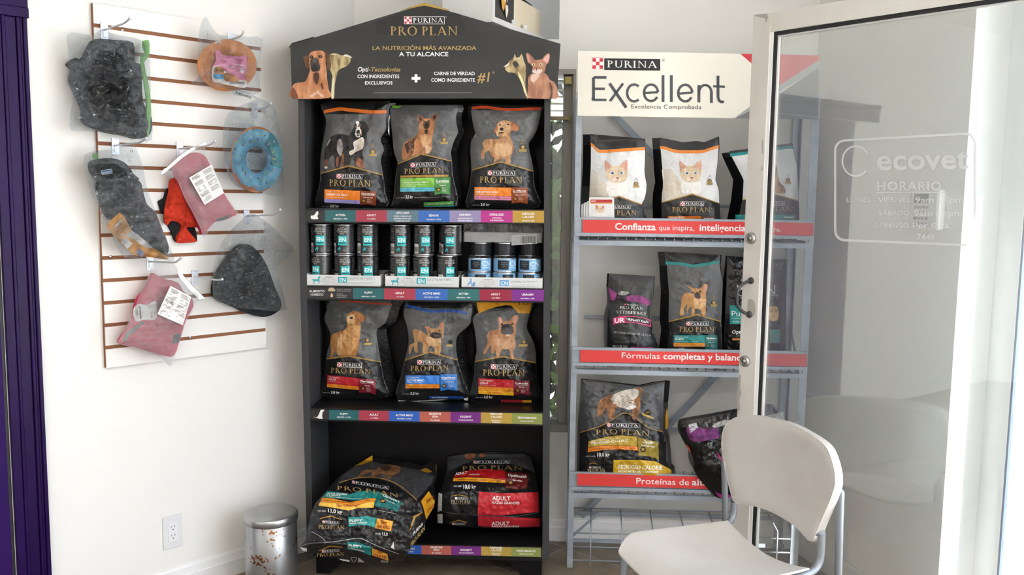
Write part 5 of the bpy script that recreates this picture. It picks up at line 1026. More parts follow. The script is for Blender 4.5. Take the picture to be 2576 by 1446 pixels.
def trayCN(S):
    S.blob([(1176, 715), (1179, 711), (1183, 706), (1182, 701), (1185, 700), (1187, 703), (1186, 708), (1187, 718), (1185, 718), (1184, 713), (1180, 714), (1178, 719)], '#6a9fc9', 0); S.blob([(1187, 719), (1189, 713), (1193, 709), (1195, 711), (1194, 719)], '#5b93c2', 1)
    S.text('PURINA', 1218, 704.5, 2.4, '#444444', 0, bold=True, w=20); S.serif('PRO PLAN', (1209, 706, 1246, 711), '#9aa0a3', 0); S.serif('VETERINARY', (1204, 712.5, 1247, 717), '#9aa0a3', 0); S.serif('DIETS', (1217, 718.5, 1235, 722), '#777b80', 0)
    S.quad(1257, 704.5, 1353, 719, '#8fc3dc', 0); S.quad(1257.8, 705.2, 1352.2, 718.3, '#dadcdc', 1); S.quad(1257, 704.5, 1280, 719, '#5f9fd0', 2); S.text('CN', 1268.5, 716.6, 9.6, '#eaf1f7', 3, anchor='c', bold=True); S.text('CRITICAL NUTRITION', 1284, 711, 4.6, '#55585a', 2, w=66); S.text('CANINE & FELINE FORMULA', 1284, 716, 2.2, '#8a8d8f', 2, w=62); S.text('24/5.5 OZ CANS, TOTAL NET WT 8.25 LB', 1288, 722.4, 2.2, '#85888a', 2, w=60)
tray(1161, 1365, 696.5, 724.5, -.006, .245, 'white cardboard tray with blue printing, right of three on second shelf', trayCN)
RS, HS = .0425, .052
p2 = can(RS, HS, dCN, 'food_can', 'x', 'small cans in the right-hand tray', body=mat('small_can_label', '#6f9fc6', .3))
p3 = can(RS, HS, lambda S: S.quad(-60, -46, 60, -8, '#202226', 1), 'food_can', 'x', 'shade-darkened cans under the wrapped pack')  # near-black label: the shade under the pack is put into the colour
for i, (px, r) in enumerate(((1207.5, .3), (1270, .55), (1333, .1))):
    zz = zsh_(px)+.004
    put(p2, px, .058, zz+HS+.0005, r, 'small blue can, upper front row, %s place over the right-hand white tray' % pos[i], 'small cans in the right-hand tray')
    put(p2, px-1, .06, zz, r+.5, 'small blue can, lower front row, %s place in the right-hand white tray' % pos[i], 'small cans in the right-hand tray')
    for rr_ in (1, 2):
        for lv in (0, 1, 2): put(p3 if lv == 2 else p2, px, .058+.087*rr_, zz+lv*(HS+.0005), r+.3*rr_, *(('small can with label darkened for shade under the shrink-wrapped pack on the second display shelf', 'shade-darkened cans under the wrapped pack') if lv == 2 else ('small blue can stacked behind the front row of the right-hand white tray', 'small cans behind the right-hand tray front')))
# shrink-wrapped pack on top of the back cans
zt = zsh_(1265)+.004+3*(HS+.0005)
pk = thing('wrapped_can_pack', 'shrink-wrapped pack of cans in a tray with barcode sticker, behind the small cans', 'can pack', shelfpt(1265, .17, zt))
mb = MB(); a = shelfpt(1168, .105, zt+.001); b_ = shelfpt(1361, .105, zt+.001); up = Vector((0, 0, 1))
mb.prism([a, b_, b_+up*.036, a+up*.036], [q-DN*.14 for q in (a, b_, b_+up*.036, a+up*.036)]); mb.build('tray', mat('grey_tray_card', '#8b8c8d', .4), pk)
for i in range(3):
    for r_ in (0, 1):
        c0 = shelfpt(1203+62*i, .15+.066*r_, zt+.038); mb = MB(); mb.lathe([(0, 0), (.032, 0), (.033, .002), (.033, .046), (.032, .048), (0, .047)], 24, c=c0); mb.build('can', mat('dark_can', '#35383b', .3, metal=.5), pk)
S = Sheet(DP+DN*-.1035, DN, eps=.0004); S.quad(1287, 592, 1351, 617, '#b9babb', 0, -.06)
for i in range(16): S.quad(1310+2.4*i, 594, 1311+2.4*i+.5*(i % 3), 612, '#3a3b3d', 1, 0)
for i in range(5): S.text('PURINA PRO PLAN', 1289, 597.5+3.6*i, 1.7, '#55575a', 1, w=18)
S.build('barcode_sticker', pk)
mb = MB(); a = shelfpt(1165, .1, zt); b_ = shelfpt(1364, .1, zt); n_ = 14
fr = []
for i in range(n_+1):
    q = a+(b_-a)*(i/n_); fr.append(q)
for lv in (0, .03, .06, .0885): mb.v += [q+up*lv-DN*(rnd.uniform(0, .004)+(.004 if lv > .05 else 0)) for q in fr]
for j in range(3):
    for i in range(n_): mb.f.append([j*(n_+1)+i, j*(n_+1)+i+1, (j+1)*(n_+1)+i+1, (j+1)*(n_+1)+i]); mb.mi.append(0); mb.sm.append(True)
mb.build('shrink_wrap', clear('shrink_film', .03, .04, rough=.1, bump=(45, .5)), pk)
# ================================================================= GOODS HANGING ON THE SLAT BOARD
WP = (LA, LN, LD)
def puff(parent, name, out, off, T, B, m, prints=None, s_=18, wr=.006, seed=1, gmat=None, grid=9, wsc=30, rid=1.1, PP=WP):
    P0, N, XD = PP; o2 = smooth(out, 3)
    def hf(x, y):
        d = pdist(x, y, o2); q = 1-np.exp(-d/s_); return B*q+wr*q*(wrinkle(x, y, wsc, seed)*1.6+wrinkle(x, y, wsc*.5, seed+3, True)*rid)
    S = Sheet(P0+N*off, N, hf, grid=grid); S.poly(o2, m, 0)
    if prints: prints(S)
    f = S.map([p[0] for p in o2], [p[1] for p in o2], [0]*len(o2)); cx = Vector(f.mean(0))
    A = [Vector(p)-N*T*.5 for p in f]; Bk = [cx+(Vector(p)-cx)*.86-N*T for p in f]
    if T < .02 and (m is polyb or m is frost): return S.build(name, parent, back=(o2, [[Vector(p)-N*.0006 for p in f]], m))
    return S.build(name, parent, back=(o2, [A, Bk], gmat or m))
def hung(name, label, cat, hk): return thing(name, label, cat, HK[hk])
polyb = clear('clear_poly_bag', .05, .0, rough=.1, tint='#eef0f1', hazecol='#b5b8bb', bump=(24, .4), fres=.7); frost = clear('frosted_zip_bag', .09, .0, fres=.5, tint='#f0f0f0', rough=.3, hazecol='#eceef0', bump=(20, .15)); zipm = mat('zip_plastic', '#dfe1e3', .35)
q1 = K(2.892, 0, 0); q2 = K(2.892, 0, 480); q3 = K(4.381, 190, 340); q4 = K(4.821, 380, 340)
gfab = mat('grey_fabric', '#2f3032', .8, bump=(220, .3), spec=.2, noise=('#3b3c40', (14, 14, 14), .35, .65)); bfab = mat('black_fabric', '#18181a', .75, bump=(260, .3), spec=.25); pinkf = mat('pink_fleece', '#cc4560', .85, noise=('#bb3a52', (16, 16, 16), .35, .65), bump=(160, .4), spec=.15)
redf = mat('red_orange_fleece', '#c63a26', .85, bump=(180, .35), spec=.15); dkf = mat('slate_fabric', '#1f2428', .8, bump=(140, .3), spec=.2, noise=('#2c3339', (12, 12, 12), .35, .65)); greent = mat('green_tape', '#6fae4a', .5)
# 1 grey carrier
t = hung('pet_carrier_bag', 'grey fabric pet carrier in a clear bag, top left of the slat board', 'pet carrier', 'carrier')
def pr(S):
    S.poly(q1([(760, 530), (900, 560), (1020, 640), (1035, 740), (980, 800), (760, 780), (700, 640)]), bfab, 1)
    art(S, q1, [(('#232325', '#38393b'), [(600, 860), (640, 760), (680, 640), (760, 620), (770, 780), (880, 880), (1000, 900), (1080, 980), (1000, 1008), (900, 984), (760, 958)]), ('#2b2b2d', [(640, 620), (760, 620), (790, 540)], 'line', 1.6), ('#39393b', [(600, 440), (700, 380), (800, 380), (860, 520)], 'line', 1.4)], 2)
puff(t, 'carrier_body', q1([(690, 285), (830, 290), (970, 312), (978, 440), (1022, 470), (1032, 560), (1042, 740), (1100, 850), (1106, 930), (1078, 990), (1000, 1010), (900, 985), (760, 960), (625, 905), (597, 860), (602, 800), (560, 700), (512, 590), (522, 500), (490, 466), (545, 422), (595, 430), (640, 345)]), .045, .04, .045, gfab, pr, s_=22, wr=.008, seed=31)
puff(t, 'strap', q1([(1038, 300), (1085, 298), (1086, 390), (1050, 455), (1088, 640), (1098, 800), (1088, 955), (1070, 975), (1062, 700), (1022, 445), (1058, 365)]), .06, .008, .006, greent, None, s_=5, wr=.001)
def prt(S):
    mk = ink('#1c1c1e', .4)
    for s_, x, y, cap in (('MOCHILA', 285, 130, 11), ('PARA', 272, 142, 10), ('CARGAR', 278, 160, 10), ('MANTA', 305, 205, 10), ('ROJO', 272, 212, 9)):
        for g in letters(s_, 0, 0, cap):
            c_, s2 = math.cos(R(58)), math.sin(R(58)); S.raw([[(x+a*c_-b*s2, y+a*s2+b*c_) for a, b in g]], mk, 2)
puff(t, 'plastic_bag', q1([(492, 250), (600, 246), (680, 250), (760, 200), (800, 240), (960, 272), (1050, 300), (1088, 320), (1095, 700), (1102, 1016), (960, 1000), (780, 965), (640, 955), (518, 945), (510, 840), (532, 700), (488, 600), (500, 420)]), .08, .012, .03, polyb, prt, s_=16, wr=.018, seed=33, wsc=26, rid=2.2)
# 2 orange ring collar
t = hung('ring_collar', 'orange plush ring collar in a clear bag with pink cat-shaped card', 'pet collar', 'orange')
def ring(parent, name, c, ro, ri, off, H, mfun, mats, prints=None, nu=64, nv=18, rip=.0, hk_=1.):
    """stuffed ring: c centre px, ro/ri outer/inner radii px"""
    def hf(x, y):
        a = np.arctan2((y-c[1])/ro[1], (x-c[0])/ro[0]); r = np.hypot((x-c[0]), (y-c[1])); Ro = 1/np.sqrt((np.cos(np.arctan2(y-c[1], x-c[0]))/ro[0])**2+(np.sin(np.arctan2(y-c[1], x-c[0]))/ro[1])**2)
        Ri = 1/np.sqrt((np.cos(np.arctan2(y-c[1], x-c[0]))/ri[0])**2+(np.sin(np.arctan2(y-c[1], x-c[0]))/ri[1])**2)
        u = np.clip((r-Ri)/(Ro-Ri), 0, 1); return H*np.sqrt(np.clip(1-(2*u-1)**2, 0, 1))*(1+rip*np.cos(a*14))
    S = Sheet(LA+LN*off, LN, hf); P_ = {}
    def pt(i, j):
        a = 2*math.pi*i/nu; u = .5-.5*math.cos(math.pi*j/nv); return (c[0]+math.cos(a)*(ri[0]+(ro[0]-ri[0])*u), c[1]+math.sin(a)*(ri[1]+(ro[1]-ri[1])*u))
    for i in range(nu):
        for j in range(nv): S.raw([[pt(i, j), pt(i+1, j), pt(i+1, j+1), pt(i, j+1)]], mats[mfun(i/nu, (j+.5)/nv)], 0)
    if prints: prints(S)
    o = S.build(name, parent)
    # rear half of the stuffing
    B_ = Sheet(LA+LN*off, LN, lambda x, y: -hf(x, y)*.7)
    for i in range(nu):
        for j in range(nv): B_.raw([[pt(i, j), pt(i, j+1), pt(i+1, j+1), pt(i+1, j)]], mats[0], 0)
    B_.build('ring_back', parent); return o
orf = mat('orange_plush', '#f29a52', .85, bump=(160, .4), spec=.15); bluf = mat('blue_plush', '#84d0f2', .8, bump=(160, .3), spec=.15); bluf2 = mat('teal_plush', '#3fa0a8', .8, spec=.15)
def po(S):
    pass
ring(t, 'ring', (571, 164), (75, 65), (16, 14), .06, .05, lambda a, u: 0, [orf], rip=.03)
S = Sheet(LA+LN*.117, LN, lambda x, y: .004*np.cos((x-580)/22), grid=10)
S.blob(q1([(1545, 590), (1542, 500), (1570, 440), (1568, 380), (1590, 362), (1625, 398), (1740, 410), (1785, 402), (1798, 430), (1798, 500), (1785, 560), (1800, 600), (1780, 640), (1690, 625), (1600, 605)]), '#e38fb0', 0, 3)
S.blob(q1([(1545, 585), (1548, 490), (1600, 480), (1640, 520), (1690, 540), (1740, 580), (1795, 590), (1782, 638), (1690, 625), (1600, 605)]), '#ece6df', 1, 3)
art(S, q1, [(('#cf8a4e', '#a9683a'), [(1560, 500), (1575, 485), (1610, 485), (1628, 500), (1625, 545), (1570, 550)]), ('#4596c4', [(1550, 545), (1590, 535), (1630, 548), (1625, 575), (1570, 572)]), (('#cf8a4e', '#b9794a'), [(1635, 530), (1700, 545), (1740, 590), (1640, 590)]), ('#1d1d1d', spot(1580, 512, 5)), ('#1d1d1d', spot(1606, 512, 5))], 2)
S.quad(576.5, 204, 616.5, 213.5, '#e6e2de', 4, .08); S.text('protective', 583, 163, 5.4, '#f5e9ef', 3, bold=True, slope=.12, w=33); S.text('cover collar', 571, 169, 5.4, '#f5e9ef', 3, bold=True, slope=.12, w=46)
for i in range(15): S.quad(578+2.5*i, 205, 579+2.5*i+.5*(i % 2), 211, '#2b2b2b', 5)
S.poly(spot(609, 178, 5, 6), '#f0e0e6', 4); S.build('hang_card', t)
S = Sheet(LA+LN*.112, LN); S.quad(541, 105, 556, 112, '#eeeae6', 0, -.3); S.text('2+', 545, 111, 4, '#333333', 1, bold=True, slope=-.3); S.build('size_sticker', t)
puff(t, 'plastic_bag', q1([(1460, 180), (1500, 120), (1530, 180), (1600, 255), (1720, 250), (1800, 268), (1905, 285), (1890, 500), (1878, 680), (1750, 670), (1600, 640), (1410, 612), (1412, 590), (1450, 540), (1440, 330)]), .115, .012, .02, polyb, None, s_=14, wr=.014, seed=41, wsc=24, rid=2.2)
# 3 blue donut collar
t = hung('ring_collar', 'blue donut-shaped plush collar with coloured sprinkles in a clear bag', 'pet collar', 'donut')
def sprink(S):
    rr = random.Random(9); cols = ['#d3d65a', '#8a2f6b', '#d98fc0', '#e8e8ea', '#c9cf4e', '#8a2f6b']
    for i in range(30):
        a = i*2*math.pi/30+rr.uniform(-.1, .1); u = rr.uniform(.28, .82); x = 645+math.cos(a)*(27+(65-27)*u); y = 401+math.sin(a)*(32+(81-32)*u); b = rr.uniform(0, 3.14); l = rr.uniform(3, 5); w_ = 1.1
        dx, dy = math.cos(b)*l, math.sin(b)*l; nx, ny = -math.sin(b)*w_, math.cos(b)*w_
        S.poly([(x-dx+nx, y-dy+ny), (x+dx+nx, y+dy+ny), (x+dx-nx, y+dy-ny), (x-dx-nx, y-dy-ny)], cols[i % 6], 2)
def mf(a, u):
    A_ = a*360
    if u > .86 and (60 < A_ < 300): return 1
    if u > .72+.04*math.sin(a*40) and (85 < A_ < 150): return 1
    if u > .8 and 240 < A_ < 290: return 1
    return 2 if (A_ > 300 or A_ < 15) and u > .35 and u < .9 else 0
ring(t, 'ring', (645, 401), (66, 83), (26, 33), .07, .055, mf, [bluf, orf, bluf2], sprink, rip=.04)
puff(t, 'plastic_bag', q1([(1860, 720), (1700, 690), (1690, 660), (1760, 655), (1900, 720), (1985, 760), (2020, 840), (2040, 1000), (2060, 1250), (2075, 1400), (2030, 1425), (1900, 1400), (1750, 1370), (1660, 1270), (1620, 1040), (1640, 860), (1720, 780)]), .13, .012, .018, polyb, lambda S: (S.text('ALMOHADA', 592, 234, 6, '#1f4a33', 2, bold=True, slope=.38, w=40)), s_=14, wr=.014, seed=43, wsc=28, rid=2.4)
# 4 black waist pouch
t = hung('waist_pouch', 'black waist pouch with blue tag and orange card in a clear bag', 'pouch', 'pouch')
puff(t, 'pouch_body', q3([(255, 510), (500, 500), (700, 500), (750, 640), (790, 760), (880, 850), (940, 1000), (1030, 1230), (985, 1335), (900, 1300), (700, 1100), (600, 1040), (480, 930), (380, 930), (320, 850), (270, 720), (240, 600)]), .05, .035, .03, mat('charcoal_nylon', '#161719', .5, bump=(120, .4)), None, s_=14, wr=.01, seed=51)
def pflap(S):
    S.poly(q3([(280, 388), (398, 370), (410, 420), (300, 438), (290, 430)]), '#c9d6e0', 1); S.poly(q3([(287, 392), (394, 376), (404, 417), (304, 432)]), '#2d6aa0', 2); S.text('puppies', *q3([(300, 424)])[0], 6, '#e6eef5', 3, bold=True, slope=-.15, w=22)
puff(t, 'pouch_flap', q3([(150, 312), (190, 277), (330, 254), (450, 262), (540, 302), (600, 362), (640, 427), (703, 489), (560, 502), (500, 532), (380, 545), (240, 512), (180, 432), (160, 400)]), .085, .02, .02, bfab, pflap, s_=10, wr=.003, seed=52)
S = Sheet(LA+LN*.1, LN, lambda x, y: .006*np.sin((x+y)/30), grid=10)
S.poly(q3([(485, 852), (540, 900), (620, 1050), (700, 1100), (850, 1240), (1030, 1345), (1010, 1370), (860, 1350), (640, 1320), (520, 1220), (430, 1120), (350, 1020), (370, 950)]), '#d99a4c', 0)
S.poly(q3([(620, 1050), (700, 1100), (850, 1240), (800, 1250), (700, 1190), (640, 1140), (560, 1110)]), '#d5d2ce', 1); S.poly(q3([(430, 1000), (500, 930), (515, 955), (445, 1020)]), '#e8ddd0', 1); S.poly(q3([(495, 1180), (540, 1130), (630, 1190), (575, 1260)]), '#d9d4cc', 1); S.poly(q3([(655, 1300), (700, 1250), (765, 1290), (735, 1340)]), '#9fa6c0', 1)
S.build('orange_card', t)
S = Sheet(LA+LN*.075, LN); S.poly(q3([(180, 205), (235, 195), (255, 265), (195, 275)]), greent, 0); S.build('green_tab', t)
mb = MB(); p0 = wl(*q3([(240, 520)])[0], .1); mb.tube([p0, wl(*q3([(238, 600)])[0], .1)], .004, 8); mb.build('loop', bfab, t); mb = MB(); mb.tube([wl(*q3([(240, 600)])[0], .1), wl(*q3([(235, 650)])[0], .103), wl(*q3([(262, 690)])[0], .1)], .0028, 8); mb.build('clip', chrome, t)
puff(t, 'plastic_bag', q3([(100, 212), (250, 170), (420, 150), (560, 95), (645, 108), (740, 330), (790, 590), (900, 880), (1000, 1150), (1092, 1372), (1020, 1385), (820, 1345), (540, 1345), (430, 1180), (300, 900), (200, 690), (130, 500), (88, 330)]), .1, .012, .022, polyb, None, s_=13, wr=.013, seed=53, wsc=24, rid=2.4)
# 5 red jacket and upper pink coat
t = hung('dog_jacket', 'red-orange dog jacket with black lining hanging behind the upper pink coat', 'pet jacket', 'pink')
puff(t, 'lining', q4([(215, 640), (175, 700), (160, 760), (97, 800), (102, 850), (130, 930), (165, 960), (180, 1040), (250, 1170), (300, 1290), (400, 1290), (540, 1290), (560, 1265), (530, 1120), (400, 900), (300, 700)]), .03, .02, .015, bfab, None, s_=14, wr=.008, seed=61)
puff(t, 'jacket_body', q4([(240, 540), (320, 520), (430, 600), (520, 900), (590, 1112), (560, 1120), (432, 1117), (470, 1180), (520, 1240), (553, 1290), (450, 1305), (312, 1300), (350, 1190), (372, 1100), (320, 1050), (240, 1040), (205, 1088), (165, 1050), (170, 880), (215, 700), (222, 600)]), .05, .015, .028, redf, lambda S: art(S, q4, [('#8f2a1c', [(430, 720), (425, 900), (415, 1110)], 'line', 1.2)], 2), s_=14, wr=.012, seed=62)
def label(S, pts, cols=2, rows=5):
    S.poly(pts, '#eceae6', 1); (x0, y0), (x1, y1), (x2, y2), (x3, y3) = pts
    f = lambda u, v: (x0+(x1-x0)*u+(x3-x0)*v+(x0-x1+x2-x3)*u*v, y0+(y1-y0)*u+(y3-y0)*v+(y0-y1+y2-y3)*u*v)
    for c_ in range(cols):
        for r_ in range(rows):
            if c_ == 1 and r_ == rows-1: continue
            u0 = .06+c_*.5; v0 = .05+r_*.19
            for l in range(6):
                a, b = v0+l*.025, v0+l*.025+.012; S.poly([f(u0, a), f(u0+.34+.04*((l*7+r_) % 3), a), f(u0+.34+.04*((l*7+r_) % 3), b), f(u0, b)], '#8d8a86' if l else '#55524f', 2)
t = hung('dog_coat', 'pink fleece dog coat folded in a zip bag, upper of two, with white care label', 'pet coat', 'pink')
def pp1(S): S.poly(q4([(780, 1045), (800, 1015), (990, 950), (885, 1030)]), dkf, 1)
puff(t, 'coat', q4([(300, 360), (400, 270), (500, 215), (590, 215), (660, 260), (700, 330), (760, 440), (880, 700), (1030, 940), (1000, 980), (890, 1030), (780, 1050), (700, 1130), (630, 1200), (600, 1110), (520, 930), (420, 760), (330, 560), (290, 450)]), .09, .04, .028, pinkf, pp1, s_=13, wr=.008, seed=63)
puff(t, 'zip_bag', q4([(115, 460), (190, 395), (330, 260), (480, 160), (660, 82), (690, 110), (655, 170), (700, 290), (780, 440), (880, 690), (1075, 965), (1040, 985), (880, 1035), (770, 1060), (700, 1160), (635, 1240), (600, 1130), (500, 930), (400, 750), (310, 535), (230, 520)]), .130, .01, .016, frost, lambda S: label(S, q4([(462, 515), (735, 355), (885, 700), (650, 845)])), s_=12, wr=.006, seed=64)
S = Sheet(LA+LN*.141, LN, grid=10); S.poly(q4([(115, 462), (160, 405), (190, 395), (340, 255), (480, 160), (660, 82), (682, 108), (540, 165), (380, 275), (200, 430), (140, 475)]), zipm, 0); S.build('zip_strip', t)
# 6 lower pink coat
t = hung('dog_coat', 'pink fleece dog coat in a zip bag, lower of two, with white oval tag', 'pet coat', 'lower')
def pp2(S):
    S.blob(q2([(975, 850), (1010, 822), (1070, 828), (1130, 800), (1141, 850), (1140, 920), (1110, 940), (1040, 940), (990, 950), (970, 900)]), '#e2dfdb', 1)
    for p in (spot(1103, 890, 8, 12), spot(1104, 912, 8, 8)): S.poly(q2(p), '#b85565', 2)
    S.poly(q2([(1010, 840), (1022, 840), (1030, 930), (1018, 930)]), '#55524f', 2); S.poly(q2([(985, 870), (1000, 860), (1010, 900), (990, 910)]), '#9a9895', 2)
    S.poly(q2([(1262, 1050), (1317, 1035), (1302, 1100), (1252, 1115)]), dkf, 1); S.poly(q2([(888, 1092), (925, 1025), (1040, 948), (1055, 958), (950, 1045), (915, 1095)]), mat('grey_strap', '#6d6f72', .7), 1); art(S, q2, [('#a83a4e', [(950, 1030), (1080, 1060), (1250, 1050)], 'line', .8)], 1.5)
puff(t, 'coat', q2([(1120, 600), (1180, 635), (1290, 665), (1335, 730), (1400, 790), (1402, 850), (1352, 940), (1310, 1080), (1262, 1200), (1160, 1190), (960, 1130), (870, 1110), (900, 1060), (970, 940), (1000, 800), (1060, 720), (1095, 650)]), .07, .045, .035, pinkf, pp2, s_=15, wr=.01, seed=71)
puff(t, 'zip_bag', q2([(1110, 530), (1180, 512), (1250, 510), (1300, 580), (1400, 680), (1490, 780), (1440, 802), (1405, 870), (1362, 930), (1312, 1080), (1272, 1190), (1240, 1275), (1170, 1212), (1040, 1162), (900, 1122), (850, 1108), (880, 1060), (960, 900), (1040, 700), (1090, 600)]), .124, .01, .016, frost, lambda S: label(S, q2([(1240, 690), (1392, 772), (1330, 978), (1145, 895)])), s_=12, wr=.007, seed=72)
S = Sheet(LA+LN*.134, LN, grid=10); S.poly(q2([(1290, 560), (1320, 600), (1400, 690), (1492, 782), (1450, 792), (1370, 710), (1300, 620)]), zipm, 0); S.build('zip_strip', t)
# 7 dark hooded coat
t = hung('dog_hoodie', 'dark slate hooded dog coat in a crinkled clear bag, right of the slat board', 'pet coat', 'hood')
puff(t, 'coat', q2([(1760, 392), (1830, 400), (1900, 470), (1950, 560), (2000, 700), (2050, 830), (2000, 892), (1910, 918), (1800, 890), (1700, 842), (1600, 800), (1557, 740), (1577, 620), (1640, 520), (1700, 440)]), .06, .05, .05, dkf, lambda S: art(S, q2, [(('#1f2326', '#292e32'), [(1820, 680), (1880, 690), (1990, 730), (2010, 770), (1930, 740), (1850, 730), (1800, 740)]), (('#4a535b', '#3d444b'), [(1740, 430), (1790, 440), (1770, 600), (1720, 640), (1700, 560)])], 2), s_=16, wr=.013, seed=81)
puff(t, 'plastic_bag', q2([(1790, 180), (1850, 168), (1960, 240), (2060, 340), (2140, 440), (2010, 560), (2050, 700), (2080, 830), (2090, 862), (1990, 875), (1850, 860), (1700, 850), (1600, 820), (1552, 760), (1562, 500), (1640, 330), (1750, 222)]), .12, .012, .02, polyb, None, s_=13, wr=.018, seed=82, wsc=26, rid=2.6)
# ================================================================= THE METAL RACK WITH RED RAILS
GA = R(2.3); GN = Vector((-math.sin(GA), -math.cos(GA), 0)); GX = Vector((math.cos(GA), -math.sin(GA), 0)); GP = Vector((.2519, 3.272, 0))
def G(x, y, off=0.): return on(x, y, GP+GN*off, GN)
steelb = mat('grey_blue_steel', '#a3abb5', .45, metal=.25, noise=('#939ba6', (8, 8, 20), .4, .65))
DEP = .245
rack = thing('metal_rack', 'grey metal shop rack with three red-fronted shelves and printed header', 'rack', Vector((.69, 3.4, 0)))
def gv(mb, s0, s1, z0, z1, o0, o1, mi=0):   # box in rack coordinates: s along GX from GP, z up, o towards the room
    f = lambda s, z, o: GP+GX*s+GN*o+Vector((0, 0, z)); mb.prism([f(s0, z0, o0), f(s1, z0, o0), f(s1, z1, o0), f(s0, z1, o0)], [f(s0, z0, o1), f(s1, z0, o1), f(s1, z1, o1), f(s0, z1, o1)], mi)
gs = lambda x, y, off=0.: (G(x, y, off)-GP).dot(GX)
SL, SR = gs(1441, 800)-.003, gs(2046, 600)+.002; RZT = G(1460, 300).z+.1
for s0, s1, o0, o1 in ((SL, SL+.022, 0, -.003), (SR-.03, SR, 0, -.003), (SL, SL+.022, -DEP, -DEP+.003), (SR-.03, SR, -DEP, -DEP+.003)):
    mb = MB(); gv(mb, s0, s1, 0, RZT, o0, o1); e0 = s0 if s0 < .5 else s1-.003; q = -.003 if o0 == 0 else -DEP+.003
    gv(mb, e0, e0+.003, 0, RZT, q, q-.024 if o0 == 0 else q+.024); mb.build('post', steelb, rack)
SH = [(547, 554, 552, 560, 585, 593, 597, 604, 1464.5, 2047), (872.5, 882, 879.5, 890.5, 910, 921.5, 921.5, 932, 1459, 2031), (1184.5, 1199, 1190.5, 1206, 1221, 1236, 1232, 1247, 1452, 2020)]
ZSH = []
for lt, ltr, rt, rtr, rb, rbr, bt, btr, xl, xr in SH:
    zt, zrt, zrb, zb = [(G(xl, a).z+G(xr, b).z)/2 for a, b in ((lt, ltr), (rt, rtr), (rb, rbr), (bt, btr))]
    zd = zb-.004; ZSH.append(zd)
    mb = MB(); gv(mb, SL+.004, SR-.004, zrt, zt, .012, .004); gv(mb, SL+.004, SR-.004, zrb-.012, zrb, .014, .004); gv(mb, SL+.004, SR-.004, zrb-.012, zt, .004, .0025)
    gv(mb, SL+.003, SR-.003, zb-.03, zb-.012, .002, -.002); gv(mb, SL+.003, SR-.003, zb-.03, zb-.012, -DEP+.002, -DEP-.002+.004); gv(mb, SL+.003, SL+.006, zb-.03, zb-.012, 0, -DEP); gv(mb, SR-.006, SR-.003, zb-.03, zb-.012, 0, -DEP)
    mb.build('shelf_frame', steelb, rack)
    mb = MB(); n = 24
    for i in range(n+1):
        s = SL+.02+(SR-SL-.04)*i/n; mb.tube([GP+GX*s+GN*.006+Vector((0, 0, zd-.003+.006)), GP+GX*s+GN*.003+Vector((0, 0, zd-.003)), GP+GX*s-GN*(DEP-.004)+Vector((0, 0, zd-.003)), GP+GX*s-GN*(DEP-.002)+Vector((0, 0, zd+.012))], .0022, 6)
    for o in (-.01, -.12, -.235): mb.tube([GP+GX*(SL+.006)+GN*o+Vector((0, 0, zd-.0075)), GP+GX*(SR-.006)+GN*o+Vector((0, 0, zd-.0075))], .003, 6)
    mb.build('wire_deck', steelb, rack)
def gstrip(xl, xr, a, b, c_, d_, texts, off=.0145):
    S = Sheet(GP+GN*off, GN); S.poly([(xl, a), (xr, b), (xr, d_), (xl, c_)], ink('#d9413f', .35), 0); sl = (b-a)/(xr-xl)
    for s_, x, y, cap, w_, bo in texts: S.text(s_, x, y, cap, '#f4efee', 1, bold=bo, w=w_, slope=sl)
    mb = MB(); mb.prism([G(xl, a, off-.001), G(xr, b, off-.001), G(xr, d_, off-.001), G(xl, c_, off-.001)], [G(xl, a, off-.004), G(xr, b, off-.004), G(xr, d_, off-.004), G(xl, c_, off-.004)])
    S.build('red_rail', mb.build('rail_holder', steelb, rack))
gstrip(1465.5, 2046, 552.5, 560.5, 585, 593, [('Confianza', 1546.5, 577.5, 17.5, 103, True), ('que inspira,', 1657, 578.5, 13.5, 90, False), ('inteligencia', 1759, 580, 17, 116, True), ('que nutre.', 1884, 582, 13.5, 82, False)])
gstrip(1459.5, 2030.5, 880, 891, 910, 921.5, [('Fórmulas', 1562, 900.5, 15, 99, False), ('completas y balanceadas.', 1668, 903, 16, 259, True)])
gstrip(1452.5, 2018, 1190.5, 1206, 1220.5, 1236, [('Proteínas de', 1599, 1216.5, 15.5, 135, False), ('alta calidad.', 1740, 1220, 16.5, 140, True)])
def bar2(x0, y0, x1, y1, off, w_=.012, name='brace'):
    a, b = G(x0, y0, off), G(x1, y1, off); d = (b-a).normalized(); n = GN.cross(d).normalized()*w_/2
    mb = MB(); mb.prism([a-n, b-n, b+n, a+n], [q-GN*.004 for q in (a-n, b-n, b+n, a+n)]); mb.build(name, steelb, rack)
bo = -DEP+.008
bar2(1520, 262, 1956, 712, bo, .024); bar2(1960, 780, 1462, 1300, bo-.004, .024)
for y0, y1 in ((515, 520), (796, 803), (1074, 1086)): bar2(1469, y0, 1975, y1, bo, .012, 'back_rail')
for za, zb_ in ((.95, .7), (.28, .08)):
    mb = MB(); f = lambda z, o: GP+GX*(SR-.008)+GN*o+Vector((0, 0, z)); mb.prism([f(za, -DEP+.02), f(za-.025, -DEP+.02), f(zb_-.025, -.02), f(zb_, -.02)], [q+GX*.004 for q in (f(za, -DEP+.02), f(za-.025, -DEP+.02), f(zb_-.025, -.02), f(zb_, -.02))]); mb.build('side_brace', steelb, rack)
